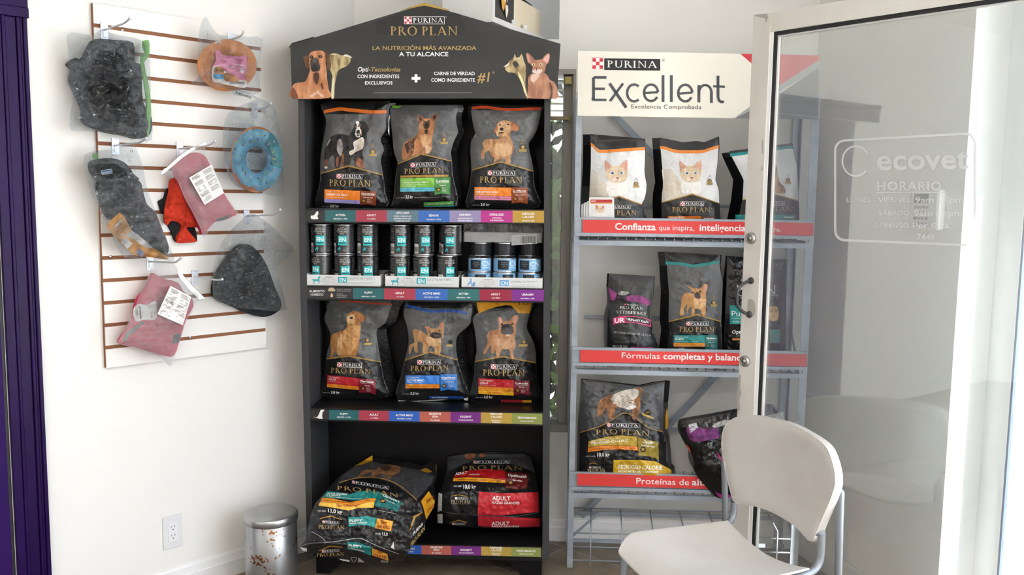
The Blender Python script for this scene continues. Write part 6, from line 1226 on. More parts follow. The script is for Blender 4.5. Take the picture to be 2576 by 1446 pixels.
# header
hpx = [(1454, 127.5), (2061, 139), (2058, 300.5), (1452.5, 291)]; ho = .016
S = Sheet(GP+GN*ho, GN); S.poly(hpx, ink('#e9e4d8', .4), 0)
S.poly([(1862.5, 135.2), (2061, 139), (2060, 151), (1957, 217)], '#cb3a44', 1); S.poly([(2060, 151), (2060, 172), (1850, 297.4), (1855, 291), (1957, 217)], '#a5a5a6', 1); S.poly([(2060, 170), (2058, 300.5), (1848, 297.2), (1957, 238)], '#77787a', 2); S.poly([(1957, 217), (1850, 297.2), (1875, 285), (1957, 238)], '#a5a5a6', 3)
S.quad(1520, 146.5, 1661, 176, '#1e1f21', 1, .012); checker(S, 1489, 145, 1518.5, 174.5, 2); S.quad(1488, 144, 1519.5, 145, '#b9505a', 2)
S.serif('PURINA', (1527, 152, 1655, 169.5), '#f2f0ec', 3, slope=.012); S.text('®', 1665, 155, 7, '#3a3c3e', 3)
EX = ink('#44494e', .4)
def stroke(S, pts, w_, m, lay=2):
    for a, b in zip(pts[:-1], pts[1:]):
        dx, dy = b[0]-a[0], b[1]-a[1]; n = math.hypot(dx, dy); nx, ny = -dy/n*w_/2, dx/n*w_/2; S.raw([[(a[0]+nx, a[1]+ny), (b[0]+nx, b[1]+ny), (b[0]-nx, b[1]-ny), (a[0]-nx, a[1]-ny)]], m, lay)
kE = K(2.583, 1370, 80)
sk = lambda pts, w_=10.5: stroke(S, kE(pts), w_/2.583*1.8, EX)
sk([(402, 296), (318, 296), (318, 448)], 10); sk([(318, 370), (392, 370)], 9); sk([(306, 432), (330, 442), (402, 442)], 9)
sk([(422, 335), (530, 492)], 11); sk([(510, 335), (425, 450)], 9)
def ringp(cx, cy, rx, ry, a0, a1): sk([(cx+rx*math.cos(R(a0+(a1-a0)*i/20)), cy+ry*math.sin(R(a0+(a1-a0)*i/20))) for i in range(21)], 9)
ringp(582, 397, 46, 55, 50, 310); ringp(692, 396, 46, 54, -5, -330); sk([(646, 398), (738, 392)], 8); ringp(914, 398, 46, 54, -5, -330); sk([(868, 402), (960, 395)], 8)
sk([(770, 282), (770, 456)], 10); sk([(824, 282), (824, 456)], 10); sk([(1003, 346), (1003, 458)], 10); ringp(1044, 392, 40, 46, 180, 360); sk([(1084, 390), (1084, 462)], 10)
sk([(1127, 285), (1127, 430), (1140, 455), (1165, 455)], 10); sk([(1095, 353), (1172, 357)], 8)
S.text('Excelencia Comprobada', 1587, 272.5, 11, '#44494e', 2, w=178, slope=.012, track=.03)
mb = MB(); mb.prism([G(x, y, ho-.001) for x, y in hpx], [G(x, y, ho-.006) for x, y in hpx]); S.build('header_face', mb.build('header_board', mat('white_board', '#d8d6d0', .5), rack))
# wire basket at the foot
mb = MB(); zz = [.03, .085, .14, .19]; 
for z in zz[:3]: mb.tube([GP+GX*(SL+.01)+GN*-.004+Vector((0, 0, z)), GP+GX*(SR-.01)+GN*-.004+Vector((0, 0, z))], .003, 6)
for i in range(7):
    s = SL+.09+.12*i; mb.tube([GP+GX*s+GN*.0+Vector((0, 0, .01)), GP+GX*s+GN*.0+Vector((0, 0, .17)), GP+GX*(s+.01)-GN*.19+Vector((0, 0, .17))], .003, 6)
mb.tube([GP+GX*(SL+.01)-GN*.19+Vector((0, 0, .173)), GP+GX*(SR-.01)-GN*.19+Vector((0, 0, .173))], .003, 6)
mb.build('wire_basket', steelb, rack)
mb = MB(); gv(mb, SL+.02, SR-.02, .055, .07, -.12, -.124); gv(mb, SL+.02, SR-.02, .13, .148, -DEP+.02, -DEP+.024)
f = lambda s, z, o: GP+GX*s+GN*o+Vector((0, 0, z)); mb.prism([f(SL+.01, .12, -.02), f(SL+.13, .155, -.2), f(SL+.13, .14, -.2), f(SL+.01, .105, -.02)], [q+Vector((0, 0, .003))+GX*.004 for q in (f(SL+.01, .12, -.02), f(SL+.13, .155, -.2), f(SL+.13, .14, -.2), f(SL+.01, .105, -.02))])
mb.build('bottom_brace', steelb, rack)
# ---------------------------------------------------------------- bags on the rack
RPP = (GP, GN, GX)
k6 = K(5.783, 1440, 330)
CATP = ('#d9c6ae', '#c4ab8c')
def catface(S, k, cx, cy, s=1.):
    f = lambda pts: [(cx+(x-640)*s, cy+(y-600)*s) for x, y in pts]
    art(S, k, [('#dcd7d0', f([(265, 560), (380, 540), (440, 640), (520, 780), (560, 860), (500, 950), (330, 955), (245, 955), (250, 800)])) if False else ('#e6e3df', f([(500, 760), (560, 700), (720, 710), (790, 760), (800, 900), (700, 935), (560, 940), (500, 880)])),
        (CATP, f([(478, 560), (490, 530), (560, 508), (640, 500), (710, 508), (790, 540), (802, 600), (795, 660), (770, 720), (700, 750), (640, 755), (570, 745), (510, 690), (482, 630)])),
        (('#cf9384', '#b97f70'), f([(470, 440), (485, 424), (520, 460), (570, 505), (520, 550), (492, 580), (472, 510)])), (('#d9a08f', '#c98c7c'), f([(690, 510), (740, 450), (790, 418), (803, 450), (800, 530), (795, 585), (750, 540)])),
        ('#e3d3c3', f([(585, 690), (640, 650), (700, 690), (700, 740), (640, 760), (580, 740)])), ('#f0f2f4', f(spot(582, 610, 33, 20))), ('#f0f2f4', f(spot(716, 608, 30, 20))), ('#5b86b5', f(spot(584, 610, 22, 18))), ('#5b86b5', f(spot(714, 608, 20, 18))), ('#17202a', f(spot(584, 610, 9, 10))), ('#17202a', f(spot(714, 608, 9, 10))),
        ('#b5604f', f([(632, 672), (680, 672), (658, 700)])), ('#8a6a55', f([(656, 700), (658, 725), (610, 735), (656, 722), (700, 732)]), 'line', .5)], 2)
def catbg(S, k, pts): S.poly(k(pts), mat('cat_fur_backdrop', '#d8d4ce', .4, noise=('#c9bda8', (9, 9, 9), .35, .7)), 2.5)
def pG(S, fx):
    lower(S, fx, (1557.6, 492.5), (1481.5, 513), (1613, 513), (1528, 515, 1586, 525), (1508, 528.5, 1603, 540.5), panel=whitep, top=358, sl=.012)
    catbg(S, k6, [(266, 560), (380, 560), (470, 760), (560, 900), (520, 960), (250, 960), (252, 800)]); catface(S, k6, 640, 600)
    band(S, fx, k6([(268, 170), (300, 185), (345, 235), (400, 268), (600, 262), (800, 245), (960, 235), (1056, 230)]), '#e0832c', 8, lay=4.5)
    S.poly(k6([(262, 40), (1060, 110), (1056, 232), (960, 236), (800, 246), (600, 264), (400, 268), (345, 236), (300, 186), (262, 168)]), film, 3)
    seals(S, 1601, 462, .85, True); S.quad(1481, 550, 1620, 560, '#cf6a22', 12); 
bag('food_bag', 'white and black cat food bag with folded black top, standing behind the small pouches', None, k6([(262, 45), (310, 75), (345, 95), (352, 50), (378, 128), (600, 130), (900, 118), (1045, 130), (1062, 300), (1050, 600), (1086, 800), (1060, 970), (1010, 1060), (1060, 1120), (1078, 1250), (1080, 1520), (600, 1522), (230, 1520), (238, 1000), (250, 800), (265, 500), (266, 200)]), -.06, .13, B=.03, seed=91, prints=pG, PP=RPP, gm=(.028, .004), gmat=plain_g, sm=False, wr=.004)
def pH(S, fx):
    lower(S, fx, (1741.7, 486.5), (1664.8, 508), (1810, 510), (1712, 507, 1770, 517.5), (1691, 521, 1788, 533.5), panel=whitep, top=366, sl=.004)
    catbg(S, k6, [(1300, 560), (1430, 540), (1550, 700), (1640, 900), (1560, 950), (1310, 1000), (1320, 740)]); catface(S, k6, 1720, 600, .96)
    S.poly(k6([(1262, 90), (1600, 160), (1930, 155), (2118, 80), (2133, 200), (2050, 225), (1930, 272), (1800, 285), (1600, 282), (1450, 258), (1360, 225), (1274, 214)]), film, 3)
    band(S, fx, k6([(1274, 214), (1360, 225), (1450, 258), (1550, 275), (1750, 278), (1900, 272), (2010, 235), (2132, 200)]), '#e0832c', 7.6, lay=4.5)
    seals(S, 1785.5, 455, .85, True); block(S, 1679.5, 543.5, 1764, 566, '#d97328', [('SENSITIVE', .26, 4, 36), ('PIEL SENSIBLE', .6, 3, 40)], 0, opt='Optiderma', oc='#5c3a22', obox=(1764.5, 543.5, 1800, 575))
bag('food_bag', 'white and black cat food bag with orange band, middle of the top rack shelf', None, k6([(1262, 98), (1440, 140), (1600, 160), (1800, 143), (1930, 158), (2060, 110), (2116, 82), (2130, 250), (2110, 500), (2080, 700), (2130, 850), (2140, 1040), (2170, 1265), (2172, 1520), (1700, 1525), (1298, 1520), (1300, 1265), (1295, 1035), (1300, 900), (1328, 740), (1310, 600), (1280, 260)]), -.06, .13, B=.03, seed=93, prints=pH, PP=RPP, gm=(.026, .006), gmat=plain_g, sm=False, wr=.004)
k4 = K(2.583, 1370, 80)
def pI(S, fx):
    lower(S, fx, (1940, 484), (1868, 502), (2009, 504), (1917, 506, 1974.5, 516.5), (1896, 519, 1992, 530.5), panel=whitep, top=374, sl=.006)
    art(S, k4, [(('#b9845a', '#6e4a34'), [(1450, 900), (1490, 850), (1512, 920), (1530, 980), (1560, 1010), (1560, 1050), (1500, 1045), (1440, 1050), (1400, 1000)]), (('#8c6a50', '#4a3a30'), [(1400, 860), (1450, 850), (1500, 860), (1510, 920), (1450, 960), (1390, 940)])], 2)
    S.poly([(1836, 385), (1995, 366), (1996, 372), (1838, 394)], '#1f8f8c', 2.5); S.poly([(1835, 380), (1994, 360), (1995, 367), (1836, 386)], film, 2.6)
    seals(S, 1983, 453, .85, True); S.quad(1850, 540, 1968, 560, '#1d8a86', 12); S.quad(1968.5, 540, 2001, 568, '#176c6a', 12); S.text('Optistart', 1971, 548, 4.6, '#f1eeea', 13, bold=True, shear=.2, w=26)
bag('food_bag', 'white and black cat food bag with teal band, partly behind the glass door', None, k4([(1205, 788), (1330, 772), (1450, 762), (1612, 742), (1622, 800), (1642, 870), (1652, 1095), (1656, 1230), (1657, 1325), (1400, 1325), (1208, 1325), (1260, 1215), (1285, 1090), (1292, 960), (1215, 812)]), -.07, .12, B=.028, seed=95, prints=pI, PP=RPP, gm=(.03, .004), gmat=plain_g, sm=False, wr=.004)
# little pouches in front of the first cat bag
def pouch(i):
    t = thing('food_pouch', ['front white pet food pouch with red band and kitten picture', 'second white pet food pouch, behind the front one', 'third white pet food pouch, behind the second', 'rearmost white pet food pouch against the rack post'][i], 'food pouch', G(1513-5*i, 594, -.012-.008*i), 'small food pouches')
    o = [(1482, 499), (1485, 496), (1541, 496), (1545, 499), (1545.5, 545), (1546, 594), (1480, 594), (1481, 545)]; dx = -6.5*i; o = [(x+dx, y+7*(i > 0)+i*3) if y < 590 else (x+dx, y) for x, y in o]
    S = Sheet(GP+GN*(-.008-.008*i), GN, lambda x, y: .003*np.sin(np.clip((y-500)/90, 0, 1)*3.14), grid=12); S.poly(o, mat('pouch_white', '#dcdcdc', .2), 0)
    if i == 0:
        S.quad(1485.5, 502, 1540, 509, '#b8252c', 1); S.quad(1485.5, 509.4, 1540, 512, '#e0832c', 1); S.text('ADULT', 1487, 507.5, 3.6, '#f1e6e4', 2, bold=True, w=13)
        art(S, k6, [('#e6e2dd', [(300, 1240), (340, 1190), (460, 1190), (500, 1240)]), (('#dcc7b4', '#c9a78a'), [(335, 1100), (400, 1090), (460, 1100), (455, 1160), (400, 1190), (345, 1160)]), ('#c07a52', [(345, 1065), (375, 1100), (345, 1130)]), ('#c07a52', [(460, 1080), (430, 1105), (452, 1125)]), ('#222222', spot(375, 1130, 7, 8)), ('#222222', spot(418, 1130, 7, 8)), ('#b06a55', spot(393, 1158, 7, 5))], 2)
    S.build('pouch', t); mb = MB(); mb.prism([G(x, y, -.0085-.008*i) for x, y in o], [G(x, y, -.0125-.008*i) for x, y in o]); mb.build('pouch_back', mat('pouch_silver', '#b9bbbe', .25, metal=.6), t)
for i in range(4): pouch(i)
# second shelf
k5 = K(3.614, 1370, 600)
def pJ(S, fx):
    art(S, k5, [(('#8a2f7a', '#5c1f55'), [(583, 448), (650, 490), (730, 520), (850, 515), (960, 565), (940, 608), (860, 580), (740, 570), (720, 590), (680, 560), (600, 560), (592, 500)]), ('#1a1a1b', [(640, 590), (660, 500), (700, 480), (750, 560), (720, 600)]), (('#c9c9cc', '#6d6e72'), [(668, 500), (690, 480), (740, 478), (770, 492), (740, 512), (690, 515)])], 2)
    q = k5([(725, 592)])[0]; S.quad(q[0], q[1], q[0]+5, q[1]+4, '#b04040', 5); S.text('PURINA', q[0]+6.5, q[1]+4.2, 4, '#c9c6c2', 5, w=29, slope=.05)
    S.serif('PRO PLAN', (1559, 769, 1619, 776), '#cfcdca', 5, slope=.05, arch=1); S.serif('VETERINARY', (1550, 780, 1627, 787), '#cfcdca', 5, slope=.06, arch=1.5); S.serif('DIETS', (1573, 782.5, 1608, 789), '#cfcdca', 5, slope=.03)
    S.poly([(1542, 800), (1560, 795), (1590, 794), (1620, 799), (1637, 805), (1638, 822), (1610, 815), (1590, 811), (1560, 812), (1542, 817)], '#c9336b', 5); S.poly([(1574, 796.5), (1600, 797), (1620, 801), (1634.5, 807), (1635.5, 818), (1610, 812), (1590, 809), (1574, 809)], '#141415', 6)
    S.text('UR', 1545, 812, 12, '#f2e9ee', 7, bold=True, w=26, slope=-.05); S.text('URINARY Ox/St', 1576, 805, 6, '#e9e6e4', 7, bold=True, w=56, slope=.14)
    S.text('NET WT/POIDS NET/CONT. NET 6 LB (2.72 kg)', 1544, 838, 5, '#b5b2af', 7, w=94, slope=.08)
    S.serif('PRO PLAN', (1541, 868, 1579, 875), '#cfcdca', 5); S.quad(1587, 872, 1645, 876, '#a8337e', 5, .02)
bag('food_bag', 'small black and purple veterinary diet bag, left on the second rack shelf', None, k5([(585, 318), (700, 325), (997, 345), (990, 500), (965, 640), (990, 850), (1030, 935), (1042, 1000), (1046, 1165), (800, 1168), (566, 1165), (566, 990), (562, 930), (562, 720), (590, 580), (578, 440)]), -.09, .12, B=.035, seed=97, prints=pJ, PP=RPP, gm=(.006, .004), gmat=plain_g, sm=False, wr=.004)
def pK(S, fx):
    lower(S, fx, (1754.6, 789.5), (1682, 807.5), (1814, 807.5), (1727, 809, 1782.5, 819), (1709, 821.5, 1798, 834.5), panel=greyp, top=662, sl=.004)
    S.poly(k5([(1090, 118), (1602, 148), (1592, 200), (1500, 215), (1350, 236), (1220, 212), (1102, 208)]), film, 3)
    band(S, fx, k5([(1102, 208), (1180, 212), (1260, 218), (1350, 236), (1450, 222), (1590, 197)]), '#1b807d', 7.4, lay=4.5)
    art(S, k5, [(('#c08a55', '#a06d3d'), [(1228, 690), (1240, 610), (1250, 530), (1290, 490), (1340, 500), (1330, 460), (1288, 425), (1330, 440), (1370, 452), (1420, 452), (1440, 420), (1475, 412), (1482, 450), (1465, 500), (1470, 560), (1465, 620), (1462, 692), (1430, 690), (1420, 650), (1370, 640), (1365, 690), (1335, 690), (1340, 620), (1310, 640), (1300, 680), (1290, 640), (1300, 590), (1265, 640), (1262, 692)]),
        (('#d6ab7c', '#bd9061'), [(1350, 540), (1400, 545), (1460, 550), (1460, 610), (1410, 640), (1360, 620)]), ('#c7887a', [(1440, 450), (1470, 425), (1475, 460), (1455, 490)]), ('#3b2c26', [(1365, 500), (1385, 485), (1410, 500), (1415, 540), (1380, 545), (1362, 525)]), ('#15110f', spot(1384, 505, 12, 8)), ('#15110f', spot(1348, 492, 8, 9)), ('#15110f', spot(1412, 482, 9, 9))], 2)
    seals(S, 1796, 761, .9)
    block(S, 1694.6, 843, 1773.5, 862, '#1d8480', [('RAZAS PEQUEÑAS', .3, 2.5, 32), ('PUPPY', .66, 4.8, 22), ('CACHORROS HASTA 12 MESES', .88, 1.7, 56)], .005, '#d98a22', 9.5, opt='Optistart', oc='#176c6a', obox=(1774.5, 843, 1805, 880), ol='Calostrum')
    kg(S, 1708, 882, 20, '3,0 kg')
bag('food_bag', 'tall grey puppy food bag with teal band, middle of the second rack shelf', None, k5([(1092, 122), (1200, 128), (1600, 150), (1592, 250), (1622, 400), (1607, 750), (1618, 1000), (1620, 1170), (1300, 1172), (1108, 1168), (1120, 1000), (1140, 850), (1125, 750), (1130, 500), (1110, 250)]), -.07, .12, B=.035, seed=99, prints=pK, PP=RPP, gm=(.026, .006), gmat=gus, sm=False, wr=.005)
def pL(S, fx):
    S.serif('PRO', (1872, 690, 1938, 708), '#e3e1de', 5); S.serif('PLAN', (1852, 718, 1956, 740), '#e3e1de', 5); S.quad(1850, 743.5, 1957, 744.5, '#c9c7c4', 5); S.text('Bright Mind Nutrition', 1862, 751, 4, '#c9c7c4', 5, w=84)
    S.quad(1836, 768, 1932, 815, '#1b8a86', 4); S.text('Puppy', 1839, 795, 14, '#e9efee', 5, w=58); S.quad(1838, 800, 1925, 800.6, '#d6e6e5', 5); S.text('PARA CACHORROS', 1843, 811, 4.5, '#d6e6e5', 5, w=60)
    art(S, k5, [(('#cf9c55', '#b47f3c'), [(2020, 640), (2060, 615), (2115, 622), (2128, 700), (2110, 745), (2060, 748), (2025, 720)]), (('#dcb880', '#c79a5e'), [(2050, 680), (2090, 670), (2115, 700), (2095, 742), (2060, 740)]), ('#1d1814', spot(2085, 705, 13, 9)), ('#1d1814', spot(2058, 660, 7)), ('#1d1814', spot(2104, 656, 7))], 5)
    S.text('Opti', 1840, 839, 9, '#f1eeea', 5, bold=True, shear=.2, w=26); S.text('start', 1868, 839, 8, '#f1eeea', 5, bold=True, shear=.2, w=26); S.quad(1842, 851, 1900, 856, '#d98f52', 5); S.poly([(1936, 828), (1962, 828), (1961, 862), (1938, 862)], '#1b7a76', 5)
bag('food_bag', 'tall black glossy puppy food bag, right on the second rack shelf behind the door handle', None, k5([(1660, 158), (1820, 168), (2000, 185), (2205, 188), (2200, 400), (2192, 900), (2190, 1170), (1900, 1172), (1632, 1168), (1632, 1000), (1650, 400)]), -.08, .12, B=.04, seed=103, prints=pL, PP=RPP, gm=(.004, .006), gmat=plain_g, base=mat('black_gloss_film', '#131314', .18), sm=False, wr=.007)
# third shelf
k66 = K(2.648, 1370, 900)
def pM(S, fx):
    P = lambda pts, c_, lay=2: S.poly(k66(pts), c_, lay)
    S.poly(smooth(k66([(252, 150), (450, 175), (620, 195), (800, 165), (790, 300), (788, 490), (700, 465), (640, 425), (590, 385), (530, 367), (470, 395), (400, 440), (320, 470), (236, 494), (236, 300)]), 1), greyd, 1)
    art(S, k66, [(('#8f5c38', '#5e3c28'), [(350, 385), (360, 300), (400, 262), (470, 240), (560, 225), (600, 200), (640, 198), (655, 225), (640, 270), (636, 320), (620, 400), (585, 405), (575, 340), (480, 335), (460, 395), (425, 398), (410, 330), (380, 385)]), (('#c9c6c2', '#8f8c89'), [(440, 270), (500, 225), (600, 205), (632, 235), (600, 285), (615, 320), (560, 340), (480, 320)]), ('#d9d6d2', [(540, 330), (600, 315), (612, 330), (560, 345)])], 2)
    art(S, k66, [(GOLDP, [(236, 497), (320, 472), (400, 442), (470, 397), (530, 368), (590, 387), (640, 427), (700, 467), (788, 492)], 'line', 1.9)], 4)
    q = k66([(688, 363)])[0]; S.poly(spot(q[0], q[1], 9.5, 7), '#211e19', 5); S.text('20%', q[0]-6, q[1]+2, 4.6, GOLDP, 6, bold=True, w=12); P([(648, 365), (728, 398), (726, 408), (648, 380)], '#b09045', 6)
    purina(S, 1527, 1064, 1608, 1074, 5, .02); S.serif('PRO PLAN', (1499, 1077, 1636, 1090), GOLD, 5, slope=.03, arch=4)
    P([(292, 556), (400, 528), (500, 516), (617, 524), (619, 586), (500, 582), (400, 580), (290, 596)], '#b3942f', 3); P([(290, 598), (400, 583), (500, 584), (620, 590), (621, 618), (500, 608), (400, 612), (288, 628)], '#e0832c', 3); P([(622, 530), (757, 560), (762, 678), (700, 655), (624, 650)], '#8f7a24', 3)
    S.text('RAZAS MEDIANAS Y GRANDES', 1488, 1110, 3.4, '#efe8d6', 5, w=74, slope=-.09); S.text('REDUCED CALORIE', 1486, 1117.5, 6.2, '#f4f0e6', 5, bold=True, w=94, slope=-.08); S.text('CARNE CON PROTEÍNA DE POLLO', 1484, 1131.5, 3, '#7a4a1c', 5, w=72, slope=-.05); S.text('26%', 1584, 1129, 4.8, '#7a4a1c', 5, w=13)
    S.text('Optifit', 1616, 1113.5, 7, '#f4f0e6', 5, bold=True, shear=.2, w=27, slope=.12); S.text('Natural Fiber', 1613, 1121, 4, '#f4f0e6', 5, bold=True, w=34, slope=.14, shear=.2); q = (1617.5, 1130); S.poly(spot(q[0], q[1], 7.5), '#2a211b', 5); S.poly(spot(q[0], q[1], 4), GOLDP, 6)
    S.text('10,0 kg', 1500.5, 1148, 10, '#efece9', 5, bold=True, w=33); S.text('CONT. NETO', 1498, 1149, 3, '#cfccc9', 5, anchor='r')
    P([(290, 708), (322, 697), (362, 710), (322, 703)], GOLDP, 5); purina(S, 1482, 1173, 1511, 1178, 5); S.serif('PRO PLAN', (1478, 1180, 1522, 1188), '#c9b68c', 5)
    P([(458, 680), (640, 680), (740, 690), (845, 745), (850, 870), (458, 865)], '#c9a32e', 3); S.text('REDUCED CALORIE', 1554.5, 1179, 10.5, '#f6f3ea', 5, bold=True, w=112, slope=.02); S.text('RAZAS MEDIANAS Y GRANDES', 1555, 1187.5, 5, '#f6f3ea', 5, bold=True, w=100, slope=.02)
    art(S, k66, [('#33353a', [(300, 170), (420, 200), (520, 210)], 'line', 1)], 5)
bag('food_bag', 'large grey and gold reduced calorie food bag on the lowest rack shelf', None, k66([(250, 142), (400, 160), (620, 190), (720, 165), (800, 155), (792, 300), (790, 490), (810, 560), (826, 740), (846, 760), (850, 868), (500, 872), (224, 866), (226, 740), (230, 490), (236, 300)]), -.03, .14, B=.06, s_=34, seed=107, prints=pM, PP=RPP, gm=(.004, .022), gmat=plain_g, sm=False, wr=.01, lean=.02,
    parts=lambda t, S: (lambda Q: (Q.poly(k66([(800, 250), (812, 300), (826, 440), (818, 470), (800, 480), (795, 380)]), '#c9981f', 0), Q.build('gusset_print', t)))(Sheet(GP+GN*-.075, GN)))
def pN(S, fx):
    art(S, k66, [(('#7a2b7c', '#4a1a4e'), [(945, 470), (1000, 450), (1060, 470), (1150, 470), (1160, 530), (1100, 545), (1020, 560), (965, 540)]), (('#c9c9cc', '#77787c'), [(1115, 455), (1160, 425), (1225, 412), (1215, 440), (1140, 465)]), ('#b8b9bb', [(958, 445), (1010, 432), (1022, 465), (970, 500)], 'poly'), ('#9a2a20', [(945, 575), (965, 600), (975, 630), (960, 615)]), ('#a8338a', [(1140, 890), (1170, 905), (1240, 912), (1230, 930), (1180, 935), (1150, 915)]), ('#a8327e', [(1145, 625), (1175, 660), (1195, 700), (1165, 675)])], 2)
bag('food_bag', 'black and purple food bag leaning out of the lowest rack shelf behind the chair', None, k66([(905, 440), (960, 415), (1100, 388), (1275, 350), (1420, 318), (1500, 312), (1550, 345), (1600, 480), (1560, 700), (1450, 850), (1330, 905), (1240, 912), (1190, 935), (1140, 925), (1080, 862), (1000, 760), (982, 650), (912, 530)]), .03, .12, B=.06, s_=34, seed=109, prints=pN, PP=RPP, gmat=plain_g, base=mat('black_gloss_film', '#131314', .22), wr=.008)
# ================================================================= THE GLASS DOOR, OPENED INTO THE ROOM
HD = Vector((.65, -.757, 0)).normalized(); HN = Vector((-HD.y*-1, 0, 0)); HN = Vector((HD.y, -HD.x, 0)); HP = Vector((.812, 2.9, 0))
if HN.y > 0: HN = -HN
def H(x, y, off=0.): return on(x, y, HP+HN*off, HN)
ht = lambda x, y: (H(x, y)-HP).dot(HD)
def hb(mb, t0, t1, z0, z1, o0, o1, mi=0):
    f = lambda t, z, o: HP+HD*t+HN*o+Vector((0, 0, z)); mb.prism([f(t0, z0, o0), f(t1, z0, o0), f(t1, z1, o0), f(t0, z1, o0)], [f(t0, z0, o1), f(t1, z0, o1), f(t1, z1, o1), f(t0, z1, o1)], mi)
t0, t1 = ht(1894, 60), ht(1935.5, 120); tg = ht(1955, 300)-.002; ZD = H(1896, 39).z; ZG = H(2250, 44).z; TW = t0+.99
d2 = thing('door_2', None, None, HP+HD*t0); st(d2)
dwh = mat('door_white_paint', '#dcd9d4', .4, noise=('#cfcac3', (5, 5, 3), .35, .7)); bead = mat('sunlit_white_bead', '#f2f2f2', .3); chip = mat('worn_primer', '#a9a49d', .7)  # bead white raised: the sunlight on the beads is put into the colour
mb = MB(); hb(mb, t0, t1, .02, ZD, 0, -.042); hb(mb, t1, TW, ZG+.012, ZD, -.001, -.041); hb(mb, t1, TW, .02, .2, -.001, -.041); hb(mb, TW-.07, TW, .2, ZG+.012, -.001, -.041)
mb.build('door_frame', dwh, d2, bevel=.0015)
mb = MB(); hb(mb, t1, t1+.011, .2, ZG+.012, -.002, -.02); hb(mb, t1+.021, t1+.027, .2, ZG-.002, -.014, -.024); hb(mb, t1+.02, TW-.07, ZG-.004, ZG, -.012, -.022); mb.build('glazing_bead', bead, d2)
mb = MB(); hb(mb, t1+.011, t1+.021, .2, ZG+.012, -.006, -.026); hb(mb, t1+.02, TW-.07, ZG, ZG+.012, -.006, -.026); mb.build('gasket', gask, d2)
mb = MB(); hb(mb, t1+.02, TW-.07, .2, ZG+.006, -.022, -.027); mb.build('glass_pane', clear('door_glass', .09, .08, tint='#f4f7f6', rough=.015, hazecol='#e9ecee', fres=1.0), d2)
S = Sheet(HP+HN*.0004, HN)
for pts in ([(1881, 755), (1887, 752), (1893, 753), (1898, 759), (1900, 775), (1899, 790), (1893, 798), (1886, 795), (1880, 786)], [(1894, 39), (1903, 36), (1930, 34), (1932, 44), (1927, 58), (1924, 46), (1905, 42)], [(1916, 354), (1920, 352), (1920, 390), (1917, 384)], [(1914, 430), (1917, 415), (1919, 428)], [(1860, 940), (1864, 945), (1862, 975), (1865, 990), (1860, 1005), (1862, 1030), (1855, 1042), (1853, 1000)]): S.poly(pts, chip, 0)
S.build('worn_paint', d2)
lockm = mat('satin_nickel', '#a9a7a4', .35, metal=.8); dark = mat('dark_iron', '#4b4a4b', .45, metal=.5)
for x, y in ((1890, 599), (1875.5, 908)):
    p = H(x, y); mb = MB(); mb.lathe([(.0, .010), (.0095, .010), (.010, .013), (.014, .013), (.0185, .008), (.0195, 0)], 28); mb.lathe([(0, .0138), (.0085, .0138), (.009, .010)], 20); mb.box((-.001, -.005, .0135), (.001, .003, .0145), 1)
    mb.build('lock_cylinder', [lockm, dark], d2, M=Matrix.Translation(p) @ HN.to_track_quat('Z', 'Y').to_matrix().to_4x4())
a, b = H(1887, 706, .006), H(1883, 791, .006); o = lambda v, e: v-HD*e+HN*.0
mb = MB(); mb.tube(arc_pts([a, a+HN*.02-HD*.012-Vector((0, 0, .008)), a+HN*.038-HD*.022-Vector((0, 0, .03)), b+HN*.038-HD*.022+Vector((0, 0, .035)), b+HN*.02-HD*.012+Vector((0, 0, .01)), b], .03, 5), .0055, 10)
for q in (a, b):
    M_ = Matrix.Translation(q-HN*.005) @ HN.to_track_quat('Z', 'Y').to_matrix().to_4x4(); m2_ = MB(); m2_.lathe([(0, .006), (.006, .006), (.011, .003), (.012, 0)], 20); mb.add([M_ @ v for v in m2_.v], m2_.f, 0, True)
mb.build('pull_handle', dark, d2)
# frosted lettering on the glass
fr = clear('frosted_vinyl', .7, .0, rough=.4, hazecol='#d9dcdd', fres=.1)
S = Sheet(HP-HN*.0215, HN, eps=.0)
def rr_(x0, y0l, y0r, x1, y1l, y1r, r):
    f = lambda u, v: (x0+(x1-x0)*u, (y0l+(y0r-y0l)*u)*(1-v)+(y1l+(y1r-y1l)*u)*v); w_, h_ = x1-x0, y1l-y0l; out = []
    for cx, cy, a0 in ((r/w_, r/h_, 180), (1-r/w_, r/h_, 270), (1-r/w_, 1-r/h_, 0), (r/w_, 1-r/h_, 90)):
        for i in range(7): a = R(a0+15*i); out.append(f(cx+math.cos(a)*r/w_, cy+math.sin(a)*r/h_))
    return out
A_, B_ = rr_(2098, 352, 332, 2455, 606, 620, 26), rr_(2104, 357, 338, 2449, 600, 614, 21)
S.raw([[A_[i], A_[(i+1) % 28], B_[(i+1) % 28], B_[i]] for i in range(28)], fr, 0)
S.text('ecovet', 2204, 427, 54, fr, 0, bold=True, w=231, slope=-.015)
for cy_, n_ in ((405, 0),): S.raw([[(2153+r1*math.cos(R(a)), 405+r1*1.1*math.sin(R(a))), (2153+r1*math.cos(R(a+10)), 405+r1*1.1*math.sin(R(a+10))), (2153+r2*math.cos(R(a+10)), 405+r2*1.1*math.sin(R(a+10))), (2153+r2*math.cos(R(a)), 405+r2*1.1*math.sin(R(a)))] for a in range(40, 330, 10) for r1, r2 in ((36, 32),)], fr, 0)
S.text('HORARIO', 2205, 478, 22, fr, 0, bold=True, w=166, track=.06); S.quad(2205, 483, 2372, 484.5, fr, 0)
S.text('LUNES - VIERNES:', 2128, 508, 12, fr, 0, w=165); S.text('9am - 5pm', 2302, 509, 14, fr, 0, bold=True, w=122)
